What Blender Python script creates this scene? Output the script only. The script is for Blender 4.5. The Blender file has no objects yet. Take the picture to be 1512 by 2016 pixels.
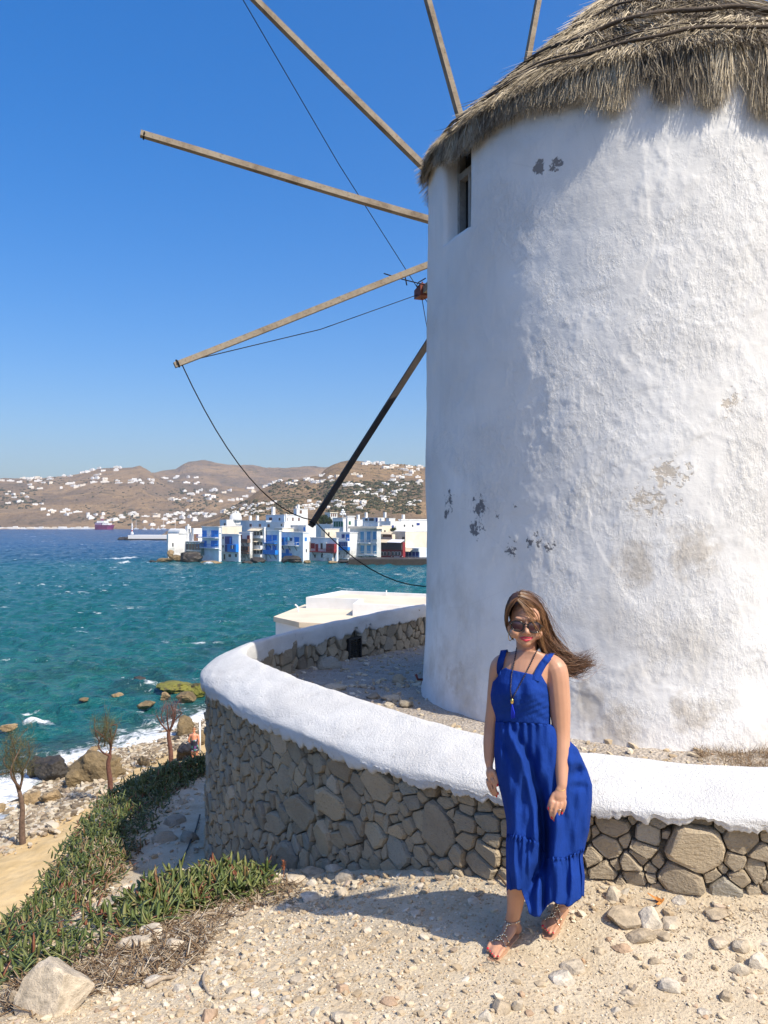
import bpy, math, random
import numpy as np
from mathutils import Vector, Matrix, noise as mnoise

random.seed(7)
rng = np.random.default_rng(11)
SC = bpy.context.scene
COL = SC.collection

# ------------------------------------------------------------------ camera, sky, sun, exposure
CAMZ, FPX, CX, HY = 2.0, 1560.0, 756.0, 1025.0          # eye height, focal length in photo pixels, centre column, horizon row
cam_d = bpy.data.cameras.new('camera')
cam = bpy.data.objects.new('camera', cam_d); COL.objects.link(cam)
cam.location = (0, 0, CAMZ); cam.rotation_euler = (math.radians(90), 0, 0)
cam_d.sensor_fit = 'AUTO'; cam_d.sensor_width = 36.0
cam_d.lens = 36.0 * FPX / 2016.0
cam_d.shift_y = 17.0 / 2016.0
cam_d.clip_start = 0.05; cam_d.clip_end = 12000
SC.camera = cam

SUN_AZ, SUN_EL = math.radians(317.0), math.radians(49.5)   # azimuth counter-clockwise from +X
sun_dir = Vector((math.cos(SUN_AZ) * math.cos(SUN_EL), math.sin(SUN_AZ) * math.cos(SUN_EL), math.sin(SUN_EL)))
sun_d = bpy.data.lights.new('sun', 'SUN')
sun_d.energy = 3.7; sun_d.angle = math.radians(0.53); sun_d.color = (1.0, 0.92, 0.78)
sun = bpy.data.objects.new('sun', sun_d); COL.objects.link(sun)
sun.rotation_euler = sun_dir.to_track_quat('Z', 'Y').to_euler()

world = bpy.data.worlds.new('World'); SC.world = world; world.use_nodes = True
wn = world.node_tree.nodes; wl = world.node_tree.links
bg = wn['Background']
sky = wn.new('ShaderNodeTexSky'); sky.sky_type = 'NISHITA'; sky.sun_disc = False
sky.sun_elevation = SUN_EL; sky.sun_rotation = math.radians(90) - SUN_AZ
sky.altitude = 0; sky.air_density = 1.0; sky.dust_density = 2.5; sky.ozone_density = 4.0
hsv = wn.new('ShaderNodeHueSaturation'); hsv.inputs['Saturation'].default_value = 1.68; SKY_GAIN = 1.22
hsv.inputs['Hue'].default_value = 0.51
gam = wn.new('ShaderNodeGamma'); gam.inputs[1].default_value = 0.76
mul = wn.new('ShaderNodeMix'); mul.data_type = 'RGBA'; mul.blend_type = 'MULTIPLY'; mul.inputs[0].default_value = 1.0; mul.inputs[7].default_value = (SKY_GAIN*0.94, SKY_GAIN*0.97, SKY_GAIN, 1)
wl.new(sky.outputs[0], gam.inputs[0]); wl.new(gam.outputs[0], hsv.inputs['Color']); wl.new(hsv.outputs[0], mul.inputs[6]); wl.new(mul.outputs[2], bg.inputs[0])
bg.inputs[1].default_value = 0.15

SC.view_settings.view_transform = 'Standard'; SC.view_settings.look = 'None'
SC.view_settings.exposure = 0.62; SC.view_settings.gamma = 1.0
SC.render.engine = 'CYCLES'
SC.cycles.max_bounces = 6; SC.cycles.diffuse_bounces = 4; SC.cycles.glossy_bounces = 3
SC.cycles.transparent_max_bounces = 8; SC.cycles.caustics_reflective = False; SC.cycles.caustics_refractive = False
SC.cycles.use_denoising = True

# ------------------------------------------------------------------ helpers
def P(px, py, d):
    """The point seen at photo pixel (px, py) at depth d."""
    return Vector(((px - CX) / FPX * d, d, CAMZ - (py - HY) / FPX * d))

def tag(o, label=None, cat=None, group=None, kind=None):
    if label: o['label'] = label
    if cat: o['category'] = cat
    if group: o['group'] = group
    if kind: o['kind'] = kind
    return o

def empty(name, loc=(0, 0, 0), rz=0.0):
    o = bpy.data.objects.new(name, None); COL.objects.link(o)
    o.location = loc; o.rotation_euler = (0, 0, rz); o.empty_display_size = 0.1
    return o

def link(name, me, mats, parent=None):
    o = bpy.data.objects.new(name, me); COL.objects.link(o)
    if mats is not None:
        for m in (mats if isinstance(mats, (list, tuple)) else [mats]):
            me.materials.append(m)
    if parent is not None: sub(o, parent)
    return o

def smooth(me, on=True):
    me.polygons.foreach_set('use_smooth', np.full(len(me.polygons), on, dtype=bool)); me.update()

def fast_mesh(name, V, F, tint=None, sm=True):
    """V (n,3) floats; F (m,k) ints of one size, or a list of such arrays."""
    me = bpy.data.meshes.new(name)
    V = np.asarray(V, dtype=np.float32)
    Fs = F if isinstance(F, list) else [F]
    Fs = [np.asarray(f, dtype=np.int32) for f in Fs if len(f)]
    me.vertices.add(len(V)); me.vertices.foreach_set('co', V.ravel())
    loops = np.concatenate([f.ravel() for f in Fs])
    starts, tot, s = [], [], 0
    for f in Fs:
        k = f.shape[1]
        starts.append(np.arange(len(f), dtype=np.int32) * k + s); tot.append(np.full(len(f), k, dtype=np.int32)); s += f.size
    starts = np.concatenate(starts); tot = np.concatenate(tot)
    me.loops.add(len(loops)); me.loops.foreach_set('vertex_index', loops)
    me.polygons.add(len(starts)); me.polygons.foreach_set('loop_start', starts); me.polygons.foreach_set('loop_total', tot)
    me.update(calc_edges=True)
    if tint is not None:
        a = me.attributes.new('tint', 'FLOAT', 'POINT'); a.data.foreach_set('value', np.asarray(tint, dtype=np.float32))
    smooth(me, sm)
    return me

class MB:
    """Collects simple shapes; build() links them as ONE mesh object."""
    def __init__(s): s.v = []; s.f = []
    def add(s, vs, fs):
        b = len(s.v); s.v += [tuple(v) for v in vs]; s.f += [tuple(i + b for i in f) for f in fs]
        return s
    def box(s, lo, hi, mx=None):
        x0, y0, z0 = lo; x1, y1, z1 = hi
        vs = [Vector(p) for p in ((x0,y0,z0),(x1,y0,z0),(x1,y1,z0),(x0,y1,z0),(x0,y0,z1),(x1,y0,z1),(x1,y1,z1),(x0,y1,z1))]
        if mx is not None: vs = [mx @ v for v in vs]
        return s.add(vs, [(0,3,2,1),(4,5,6,7),(0,1,5,4),(1,2,6,5),(2,3,7,6),(3,0,4,7)])
    def bar(s, a, b, w, h=None, up=Vector((0, 0, 1)), w2=None, h2=None):
        a = Vector(a); b = Vector(b); h = h or w; w2 = w2 or w; h2 = h2 or h
        d = (b - a).normalized(); r = d.cross(up)
        if r.length < 1e-4: r = d.cross(Vector((1, 0, 0)))
        r.normalize(); u = r.cross(d)
        vs = []
        for p, ww, hh in ((a, w, h), (b, w2, h2)):
            for sx, sz in ((-1,-1),(1,-1),(1,1),(-1,1)):
                vs.append(p + r * (sx * ww / 2) + u * (sz * hh / 2))
        return s.add(vs, [(0,1,2,3),(7,6,5,4),(0,4,5,1),(1,5,6,2),(2,6,7,3),(3,7,4,0)])
    def tube(s, pts, rad, n=6, cap=True):
        pts = [Vector(p) for p in pts]; k = len(pts)
        rr = rad if isinstance(rad, (list, tuple)) else [rad] * k
        prev = None; vs = []
        for i, p in enumerate(pts):
            d = (pts[min(i + 1, k - 1)] - pts[max(i - 1, 0)]).normalized()
            if prev is None:
                r = d.cross(Vector((0, 0, 1)))
                if r.length < 1e-3: r = d.cross(Vector((1, 0, 0)))
            else:
                r = prev - d * prev.dot(d)
            r.normalize(); prev = r; u = d.cross(r)
            for j in range(n):
                t = 2 * math.pi * j / n
                vs.append(p + (r * math.cos(t) + u * math.sin(t)) * rr[i])
        fs = [(i*n+j, i*n+(j+1) % n, (i+1)*n+(j+1) % n, (i+1)*n+j) for i in range(k-1) for j in range(n)]
        if cap:
            fs.append(tuple(range(n - 1, -1, -1))); fs.append(tuple((k-1)*n + j for j in range(n)))
        return s.add(vs, fs)
    def prism(s, poly, z0, z1):
        n = len(poly)
        vs = [(p[0], p[1], z0) for p in poly] + [(p[0], p[1], z1) for p in poly]
        fs = [tuple(range(n - 1, -1, -1)), tuple(range(n, 2 * n))]
        fs += [(i, (i+1) % n, n + (i+1) % n, n + i) for i in range(n)]
        return s.add(vs, fs)
    def lathe(s, prof, c=(0, 0, 0), n=16):
        c = Vector(c); vs = []; k = len(prof)
        for r, z in prof:
            for j in range(n):
                t = 2 * math.pi * j / n
                vs.append(c + Vector((r * math.cos(t), r * math.sin(t), z)))
        fs = [(i*n+j, i*n+(j+1) % n, (i+1)*n+(j+1) % n, (i+1)*n+j) for i in range(k-1) for j in range(n)]
        fs.append(tuple(range(n - 1, -1, -1))); fs.append(tuple((k-1)*n + j for j in range(n)))
        return s.add(vs, fs)
    def build(s, name, mats, parent=None, sm=False):
        me = bpy.data.meshes.new(name); me.from_pydata(s.v, [], s.f); me.update()
        if sm: smooth(me)
        return link(name, me, mats, parent)

def sub(o, root):
    """Parent o (its mesh is in world coordinates, or in its parent part's) under root, keeping its place."""
    o.parent = root
    o.location = -root.location if root.parent is None else Vector((0, 0, 0))
    return o

def fbm(x, y, z=0.0, o=4):
    return mnoise.fractal(Vector((x, y, z)), 1.0, 2.0, o)

# numpy value noise (fast, tileless) for large grids
_perm = rng.random((64, 64, 64)).astype(np.float32)
def vnoise(x, y, z):
    xi = np.floor(x).astype(int); yi = np.floor(y).astype(int); zi = np.floor(z).astype(int)
    fx = x - xi; fy = y - yi; fz = z - zi
    fx = fx*fx*fx*(fx*(fx*6-15)+10); fy = fy*fy*fy*(fy*(fy*6-15)+10); fz = fz*fz*fz*(fz*(fz*6-15)+10)
    g = lambda a, b, c: _perm[(xi + a) & 63, (yi + b) & 63, (zi + c) & 63]
    l = lambda a, b, t: a + (b - a) * t
    return l(l(l(g(0,0,0), g(1,0,0), fx), l(g(0,1,0), g(1,1,0), fx), fy), l(l(g(0,0,1), g(1,0,1), fx), l(g(0,1,1), g(1,1,1), fx), fy), fz) * 2 - 1
def vfbm(x, y, z, o=4, gain=0.5):
    x = np.asarray(x, dtype=float); y = np.asarray(y, dtype=float) + 0*x; z = np.asarray(z, dtype=float) + 0*x
    s = 0; a = 1.0; f = 1.0
    for i in range(o):
        s = s + a * vnoise(x*f + 17.3*i, y*f + 5.1*i, z*f + 9.7*i); a *= gain; f *= 2.03
    return s

def tps(pts, reg=1e-4):
    """Thin plate spline through (x, y, z) points; returns f(X, Y) on arrays."""
    A = np.array(pts, dtype=float); n = len(A)
    def U(r2): return 0.5 * r2 * np.log(np.maximum(r2, 1e-12))
    d2 = ((A[:, None, :2] - A[None, :, :2])**2).sum(-1)
    K = U(d2) + reg * np.eye(n)
    Pm = np.c_[np.ones(n), A[:, :2]]
    L = np.block([[K, Pm], [Pm.T, np.zeros((3, 3))]])
    w = np.linalg.solve(L, np.r_[A[:, 2], np.zeros(3)])
    def f(X, Y):
        X = np.asarray(X, dtype=float); Y = np.asarray(Y, dtype=float)
        out = w[n] + w[n+1]*X + w[n+2]*Y
        for i in range(n):
            out = out + w[i] * U((X - A[i, 0])**2 + (Y - A[i, 1])**2)
        return out
    return f

def catmull(pts, step=8):
    pts = [Vector(p) for p in pts]; out = []
    for i in range(len(pts) - 1):
        p0 = pts[max(i-1, 0)]; p1 = pts[i]; p2 = pts[i+1]; p3 = pts[min(i+2, len(pts)-1)]
        for k in range(step):
            t = k / step
            out.append(0.5 * ((2*p1) + (p2 - p0)*t + (2*p0 - 5*p1 + 4*p2 - p3)*t*t + (3*p1 - p0 - 3*p2 + p3)*t**3))
    out.append(pts[-1]); return out

def grid_faces(nr, nc, wrap=False):
    r = np.arange(nr - 1)[:, None]; c = np.arange(nc if wrap else nc - 1)[None, :]
    c2 = (c + 1) % nc
    return np.stack([r*nc + c, r*nc + c2, (r+1)*nc + c2, (r+1)*nc + c], -1).reshape(-1, 4)

# ------------------------------------------------------------------ materials
class NT:
    def __init__(s, name):
        s.m = bpy.data.materials.new(name); s.m.use_nodes = True
        s.t = s.m.node_tree; s.b = s.t.nodes['Principled BSDF']; s.out = s.t.nodes['Material Output']
    def n(s, typ, **kw):
        x = s.t.nodes.new('ShaderNode' + typ)
        for k, v in kw.items():
            if hasattr(x, k): setattr(x, k, v)
        return x
    def set(s, node, **kw):
        for k, v in kw.items():
            i = node.inputs[k.replace('_', ' ')]
            if isinstance(v, bpy.types.NodeSocket): s.t.links.new(v, i)
            else: i.default_value = v
        return node
    def lk(s, a, b): s.t.links.new(a, b)
    def coord(s, kind='Object'):
        return s.n('TexCoord').outputs[kind]
    def pos(s):
        return s.n('NewGeometry').outputs['Position']
    def mapping(s, vec, scale=(1, 1, 1), rot=(0, 0, 0), loc=(0, 0, 0)):
        m = s.n('Mapping'); s.lk(vec, m.inputs['Vector'])
        m.inputs['Scale'].default_value = scale; m.inputs['Rotation'].default_value = rot; m.inputs['Location'].default_value = loc
        return m.outputs[0]
    def noise(s, vec, scale, detail=4, rough=0.55, dist=0.0):
        x = s.n('TexNoise'); s.lk(vec, x.inputs['Vector'])
        x.inputs['Scale'].default_value = scale; x.inputs['Detail'].default_value = detail
        x.inputs['Roughness'].default_value = rough; x.inputs['Distortion'].default_value = dist
        return x.outputs['Fac']
    def voro(s, vec, scale, feature='F1', out='Distance'):
        x = s.n('TexVoronoi'); x.feature = feature; s.lk(vec, x.inputs['Vector']); x.inputs['Scale'].default_value = scale
        return x.outputs[out]
    def ramp(s, fac, stops, interp='LINEAR'):
        r = s.n('ValToRGB'); r.color_ramp.interpolation = interp; s.lk(fac, r.inputs[0])
        e = r.color_ramp.elements
        while len(e) < len(stops): e.new(0.5)
        for k, (p, c) in enumerate(stops):
            e[k].position = p; e[k].color = (c[0], c[1], c[2], 1) if not isinstance(c, (int, float)) else (c, c, c, 1)
        return r.outputs[0]
    def rng(s, v, a, b, c=0.0, d=1.0):
        m = s.n('MapRange'); s.lk(v, m.inputs[0])
        for i, q in enumerate((a, b, c, d)): m.inputs[i + 1].default_value = q
        return m.outputs[0]
    def math(s, op, a, b=None, clamp=False):
        m = s.n('Math'); m.operation = op; m.use_clamp = clamp
        for i, q in enumerate((a, b)):
            if q is None: continue
            if isinstance(q, bpy.types.NodeSocket): s.lk(q, m.inputs[i])
            else: m.inputs[i].default_value = q
        return m.outputs[0]
    def mix(s, fac, a, b, mode='MIX'):
        m = s.n('Mix'); m.data_type = 'RGBA'; m.blend_type = mode
        for i, q in ((0, fac), (6, a), (7, b)):
            if isinstance(q, bpy.types.NodeSocket): s.lk(q, m.inputs[i])
            elif isinstance(q, (int, float)): m.inputs[i].default_value = q
            else: m.inputs[i].default_value = (q[0], q[1], q[2], 1)
        return m.outputs[2]
    def bump(s, h, strength=0.5, dist=0.02, normal=None):
        b = s.n('Bump'); s.lk(h, b.inputs['Height']); b.inputs['Strength'].default_value = strength; b.inputs['Distance'].default_value = dist
        if normal is not None: s.lk(normal, b.inputs['Normal'])
        s.lk(b.outputs[0], s.b.inputs['Normal']); return b.outputs[0]
    def attr(s, name='tint'):
        a = s.n('Attribute'); a.attribute_name = name; return a.outputs['Fac']
    def rand(s):
        return s.n('ObjectInfo').outputs['Random']
    def base(s, c, rough=0.8, spec=0.3, metal=0.0):
        if isinstance(c, bpy.types.NodeSocket): s.lk(c, s.b.inputs['Base Color'])
        else: s.b.inputs['Base Color'].default_value = (c[0], c[1], c[2], 1)
        if isinstance(rough, bpy.types.NodeSocket): s.lk(rough, s.b.inputs['Roughness'])
        else: s.b.inputs['Roughness'].default_value = rough
        s.b.inputs['Specular IOR Level'].default_value = spec; s.b.inputs['Metallic'].default_value = metal
        return s.m

def simple(name, c, rough=0.7, var=0.15, scale=8.0, bump=0.0, spec=0.3, metal=0.0, bscale=None, bdist=0.01):
    t = NT(name); p = t.pos()
    f = t.noise(p, scale, 5, 0.6)
    col = t.ramp(f, [(0.3, tuple(x * (1 - var) for x in c)), (0.7, tuple(min(1, x * (1 + var)) for x in c))])
    if bump: t.bump(t.noise(p, bscale or scale * 4, 5, 0.6), bump, bdist)
    return t.base(col, rough, spec, metal)
# ------------------------------------------------------------------ places shared by the builders
TC = Vector((2.6, 7.7, 0)); TR0, TR1 = 2.205, 2.165       # windmill axis, radius at foot and eave
EAVE = 5.12
def tower_r(z): return TR0 + (TR1 - TR0) * max(0, min(1, z / EAVE))
def tower_hit(px, py, r=2.19):
    """Nearest point of the windmill's cylinder behind photo pixel (px, py)."""
    dx = (px - CX) / FPX; a = dx*dx + 1; b = -2*(dx*TC.x + TC.y); c = TC.x**2 + TC.y**2 - r*r
    q = b*b - 4*a*c
    y = (-b - math.sqrt(q)) / (2*a) if q > 0 else -b / (2*a)
    return P(px, py, y)
def az_of(p): return math.atan2(p.y - TC.y, p.x - TC.x)
NEAR_AZ = math.atan2(-TC.y, -TC.x)

WP = [(7.2, 6.4), (6.3, 5.2), (5.0, 4.45), (3.5, 3.95), (2.0, 3.99), (1.06, 4.30), (0.50, 4.66), (-0.30, 5.66), (-1.10, 6.85), (-1.60, 8.0),
      (-1.27, 9.3), (-0.66, 10.55), (0.80, 12.95), (2.6, 15.4)]
_c = catmull([(x, y, 0) for x, y in WP], 40)
_d = [0.0]
for i in range(1, len(_c)): _d.append(_d[-1] + (_c[i] - _c[i-1]).length)
_c = np.array([(p.x, p.y) for p in _c]); _d = np.array(_d); WLEN = _d[-1]
def wall_c(s):
    return np.interp(s, _d, _c[:, 0]), np.interp(s, _d, _c[:, 1])
def wall_at(s, o):
    """Plan position at arc length s, offset o outward."""
    s = np.asarray(s, dtype=float)
    x, y = wall_c(s); x2, y2 = wall_c(np.minimum(s + 0.05, WLEN)); x1, y1 = wall_c(np.maximum(s - 0.05, 0))
    tx, ty = x2 - x1, y2 - y1; l = np.hypot(tx, ty); tx, ty = tx / l, ty / l
    return x - ty * o, y + tx * o
CAPTOP = 0.70
def cap_bottom(s):     # lower edge of the white plaster on the outside
    x, y = wall_c(s)
    return np.interp(x, [-1.6, -0.9, 0.0, 0.6, 2.0, 4.0], [0.43, 0.42, 0.44, 0.50, 0.545, 0.56])
_ss = np.linspace(0, WLEN, 900); _ox, _oy = wall_at(_ss, 0.2); _opx = CX + FPX * _ox / _oy
NOSE = int(np.argmin(np.where((_ss > 4) & (_oy < 9.5), _opx, 9e9)))
def wall_sz(px, py):
    """Arc length and height on the outer face seen at (px, py)."""
    k = np.arange(60, NOSE + 1); s = float(np.interp(-px, -_opx[k], _ss[k]))
    x, y = wall_at(s, 0.2); return s, float(CAMZ - (py - HY) / FPX * y)

# near ground: control points read off the photograph as (px, py, depth)
_gp = [(1512,1775,3.8),(1150,1735,4.1),(960,1715,4.45),(830,1703,4.8),(720,1700,5.3),(640,1700,5.75),(560,1722,6.2),
       (1000,1885,3.63),(1100,1850,3.75),(1512,2016,3.15),(1000,2016,3.14),(500,2016,3.16),(0,2016,3.2),(1512,1900,3.5),(750,1880,3.72),
       (595,1790,4.75),(450,1840,4.25),(300,1800,4.85),(200,1850,4.3),(90,1940,3.75),(0,1905,3.95),(-150,1960,3.7),
       (330,1722,5.8),(440,1702,5.9),(500,1720,5.7),(250,1760,5.2),(120,1830,4.6)]
_gz = [tuple(P(*g)) for g in _gp]
_gz += [(-1.75,7.2,-1.22),(-1.9,8.0,-1.42),(-2.1,8.6,-1.5),(-2.2,9.6,-1.66),(-2.6,10.0,-1.72),(-3.6,10.5,-1.78),(-3.28,8.5,-1.58),(-2.9,7.0,-1.32),(-2.45,5.1,-0.76),
        (-2.97,13.0,-2.06),(-3.5,12.0,-1.97),(-2.0,12,-1.95),(-1.5,11,-1.85),(0,14,-2.0),(-1.9,6.4,-1.02),(6,4,0.3),(6,1,0.0),(0,1,0.0),(-3,1,0.0),(3,3.2,0.06),(-2.6,7.8,-1.45),(-2.5,9.0,-1.6)]
ground_f = tps(_gz, 0.002)
EDGE = [(-2.2, 2.2), (-2.30, 3.2), (-2.38, 4.2), (-2.50, 5.0), (-2.93, 7.0), (-3.32, 8.5), (-3.66, 10.5), (-3.5, 12.0), (-3.02, 13.0), (-2.0, 14.3), (0, 15.5), (3, 17.5)]
_ed = catmull([(x, y, 0) for x, y in EDGE], 12); _ed = np.array([(p.x, p.y) for p in _ed])
def edge_out(X, Y):
    """Signed distance beyond the bank's edge (positive outside, to the sea side)."""
    X = np.asarray(X, dtype=float); Y = np.asarray(Y, dtype=float)
    best = np.full(X.shape, 1e9); sg = np.zeros(X.shape)
    for a, b in zip(_ed[:-1], _ed[1:]):
        dx, dy = b - a; t = np.clip(((X - a[0])*dx + (Y - a[1])*dy) / (dx*dx + dy*dy), 0, 1)
        qx, qy = X - a[0] - t*dx, Y - a[1] - t*dy; q = qx*qx + qy*qy
        cr = dx*(Y - a[1]) - dy*(X - a[0]); m = q < best
        best = np.where(m, q, best); sg = np.where(m, np.sign(cr), sg)
    return np.sqrt(best) * sg
def ground_z(X, Y, rough=True):
    X = np.asarray(X, dtype=float); Y = np.asarray(Y, dtype=float)
    e = edge_out(X, Y); ei = np.maximum(e, 0)
    z = ground_f(X, Y)
    if rough:
        z = z + 0.012 * vfbm(X*2.2, Y*2.2, 0.3, 4) + 0.004 * vfbm(X*14, Y*14, 1.7, 3)
    drop = np.where(ei < 0.25, 1.2 * ei**2 / 0.25, 0.3 + 2.3 * (ei - 0.25))
    return z - drop
_lx, _ly = np.arange(-7.0, 9.0, 0.05), np.arange(0.6, 18.0, 0.05)
_lz = ground_z(*np.meshgrid(_lx, _ly))
def gz(x, y):
    u = min(max((x + 7.0)/0.05, 0), len(_lx) - 2.001); v = min(max((y - 0.6)/0.05, 0), len(_ly) - 2.001); i, j = int(u), int(v); a, b = u - i, v - j
    return float((_lz[j, i]*(1-a) + _lz[j, i+1]*a)*(1-b) + (_lz[j+1, i]*(1-a) + _lz[j+1, i+1]*a)*b)

# ------------------------------------------------------------------ ground materials
def earth_mat():
    t = NT('dry_earth'); p = t.pos()
    a = t.noise(p, 3.0, 6, 0.6); b = t.noise(p, 60, 4, 0.6); c = t.voro(p, 55)
    col = t.ramp(a, [(0.28, (0.40, 0.30, 0.185)), (0.5, (0.53, 0.44, 0.31)), (0.72, (0.62, 0.535, 0.405))])
    col = t.mix(t.rng(b, 0.35, 0.7, 0, 0.45), col, (0.63, 0.53, 0.39))
    col = t.mix(t.rng(t.noise(p, 180, 3), 0.60, 0.75, 0, 0.5), col, (0.22, 0.165, 0.115))
    h = t.math('ADD', t.math('MULTIPLY', c, 0.5), b); h = t.math('ADD', h, t.math('MULTIPLY', t.noise(p, 220, 3), 0.35))
    t.bump(h, 0.7, 0.012)
    return t.base(col, 0.95, 0.1)
M = {}
M['earth'] = earth_mat()

def patchy_grid(xs, ys):
    X, Y = np.meshgrid(xs, ys); return X, Y
xs = np.concatenate([np.arange(-7.0, -2.8, 0.14), np.arange(-2.8, 2.6, 0.028), np.arange(2.6, 9.01, 0.1)])
ys = np.concatenate([np.arange(0.6, 2.8, 0.1), np.arange(2.8, 5.2, 0.022), np.arange(5.2, 9.0, 0.05), np.arange(9.0, 18.0, 0.1)])
X, Y = patchy_grid(xs, ys); Z = ground_z(X, Y)
# the terrace inside the wall is its own sheet: sink the outer ground under it
inside = ((X - 2.7)**2 + (Y - 7.9)**2 < 3.2**2) | ((X > -0.4 + (Y - 9) * 0.1) & (Y > 6.6) & (X < 5.5) & (Y < 12) & (Y < 11 + 1.5*X))
Z = np.where(inside, np.minimum(Z, -0.5), Z)
me = fast_mesh('ground', np.stack([X, Y, Z], -1).reshape(-1, 3), grid_faces(len(ys), len(xs)))
tag(link('ground', me, M['earth']), kind='structure')

# terrace round the windmill
def terrace_z(X, Y):
    X = np.asarray(X, dtype=float); Y = np.asarray(Y, dtype=float)
    z = np.interp(Y, [4, 7.0, 8.5, 12, 15], [0.40, 0.34, 0.27, 0.08, -0.05]) + 0.09*np.exp(-((X - 2.6)**2 + (Y - 7.7)**2 - 4.8) * 0.25)*0.3
    return z + 0.015 * vfbm(X*2, Y*2, 4.2, 4) + 0.006 * vfbm(X*12, Y*12, 2.2, 3)
M['terrace'] = (lambda t: (lambda p: (t.bump(t.math('ADD', t.noise(p, 45, 5), t.voro(p, 40)), 0.8, 0.02),
     t.base(t.mix(t.rng(t.noise(p, 70, 4), 0.45, 0.7), t.ramp(t.noise(p, 4, 5), [(0.3, (0.27, 0.22, 0.17)), (0.7, (0.42, 0.36, 0.29))]), (0.55, 0.5, 0.44)), 0.95, 0.1))[1])(t.pos()))(NT('terrace_dirt'))
ring_s = np.linspace(0.3, WLEN - 0.2, 260); fr = np.linspace(0, 1, 46)
wx, wy = wall_at(ring_s, -0.12)
VX = wx[None, :] + (TC.x + 0.4 - wx[None, :]) * fr[:, None]; VY = wy[None, :] + (TC.y + 0.4 - wy[None, :]) * fr[:, None]
VZ = terrace_z(VX, VY)
tag(link('terrace', fast_mesh('terrace', np.stack([VX, VY, VZ], -1).reshape(-1, 3), grid_faces(46, 260)[:, ::-1]), M['terrace']), kind='structure')

# ------------------------------------------------------------------ the windmill
def stucco_mat():
    t = NT('whitewashed_stucco'); p = t.pos()
    big = t.noise(p, 0.9, 5, 0.6, 0.4); mid = t.noise(p, 6, 6, 0.65, 0.3); fine = t.noise(p, 55, 5, 0.65)
    strk = t.noise(t.mapping(p, (7, 7, 0.8)), 1.4, 5, 0.6)
    col = t.ramp(big, [(0.28, (0.71, 0.685, 0.645)), (0.62, (0.85, 0.83, 0.79))])
    col = t.mix(t.rng(strk, 0.52, 0.78, 0, 0.55), col, (0.71, 0.695, 0.655))
    z = t.n('SeparateXYZ'); t.lk(p, z.inputs[0]); zz = z.outputs[2]
    # beige damp stains low on the wall
    low = t.math('MULTIPLY', t.rng(zz, 0.2, 2.4, 1.0, 0.0), t.rng(t.noise(p, 1.9, 5, 0.6), 0.50, 0.66), True)
    col = t.mix(t.math('MULTIPLY', low, 0.75), col, (0.50, 0.45, 0.375))
    def spots(cs, thr0, thr1, scale, cl, amt=1.0):
        nonlocal col
        m = None
        for q, r in cs:
            d = t.n('VectorMath'); d.operation = 'DISTANCE'; t.lk(p, d.inputs[0]); d.inputs[1].default_value = q
            f = t.rng(d.outputs['Value'], r * 0.25, r, 1, 0)
            m = f if m is None else t.math('MAXIMUM', m, f)
        k = t.math('MULTIPLY', t.rng(t.math('ADD', t.noise(p, scale, 5, 0.7), t.math('MULTIPLY', m, 0.22)), thr0, thr1), t.rng(m, 0.0, 0.25), True)
        col = t.mix(t.math('MULTIPLY', k, amt), col, cl); return k
    T = lambda px, py: tuple(tower_hit(px, py))
    k1 = spots([(T(885, 988), .16), (T(945, 1000), .16), (T(940, 1040), .17), (T(1005, 1078), .12), (T(1052, 1062), .13), (T(1085,1075),.10), (T(980,1012),.06), (T(1012, 995), .05), (T(880,1012),.1)], 0.69, 0.73, 17, (0.10, 0.10, 0.11), 0.85)
    k2 = spots([(T(1058, 330), .085), (T(1092, 322), .075)], 0.58, 0.62, 11, (0.26, 0.24, 0.225))
    k3 = spots([(T(1310, 935), .22), (T(1290, 985), .25), (T(1265, 985), .2), (T(1345, 930), .12), (T(1440, 790), .15)], 0.67, 0.76, 16, (0.52, 0.43, 0.32), 0.7)
    k4 = spots([(T(1160, 1385), .22), (T(900, 1330), .18), (T(1360, 1400), .2), (T(1360, 1085), .25), (T(1250, 1110), .2), (T(1215, 1440), .25)], 0.5, 0.75, 7, (0.50, 0.44, 0.36), 0.7)
    # rough, flaking zones of thick old limewash
    zone = t.rng(t.noise(p, 1.15, 4, 0.55, 0.8), 0.46, 0.60)
    h = t.math('ADD', t.math('MULTIPLY', mid, 0.26), t.math('MULTIPLY', fine, 0.13))
    crust = t.math('MULTIPLY', t.rng(t.noise(t.mapping(p, (1, 1, 0.55)), 34, 7, 0.70), 0.44, 0.66), zone)
    h = t.math('ADD', h, t.math('MULTIPLY', crust, 0.36))
    h = t.math('SUBTRACT', h, t.math('MULTIPLY', t.math('MAXIMUM', k1, k2), 0.3))
    h = t.math('SUBTRACT', h, t.math('MULTIPLY', k3, 0.3))
    ck = t.voro(t.mapping(p, (1, 1, 0.7)), 2.6, 'DISTANCE_TO_EDGE'); ckm = t.math('MULTIPLY', t.rng(ck, 0.0, 0.010, 1, 0), t.rng(t.noise(p, 1.3, 3), 0.52, 0.62), True)
    col = t.mix(t.math('MULTIPLY', ckm, 0.10), col, (0.36, 0.34, 0.32)); h = t.math('SUBTRACT', h, t.math('MULTIPLY', ckm, 0.03))
    t.bump(h, 0.55, 0.026)
    return t.base(col, 0.9, 0.15)
M['stucco'] = stucco_mat()

mill = empty('windmill', (TC.x, TC.y, 0.3))
tag(mill, 'round whitewashed stone windmill with thatched cone roof and bare wooden sail poles', 'windmill')

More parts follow.
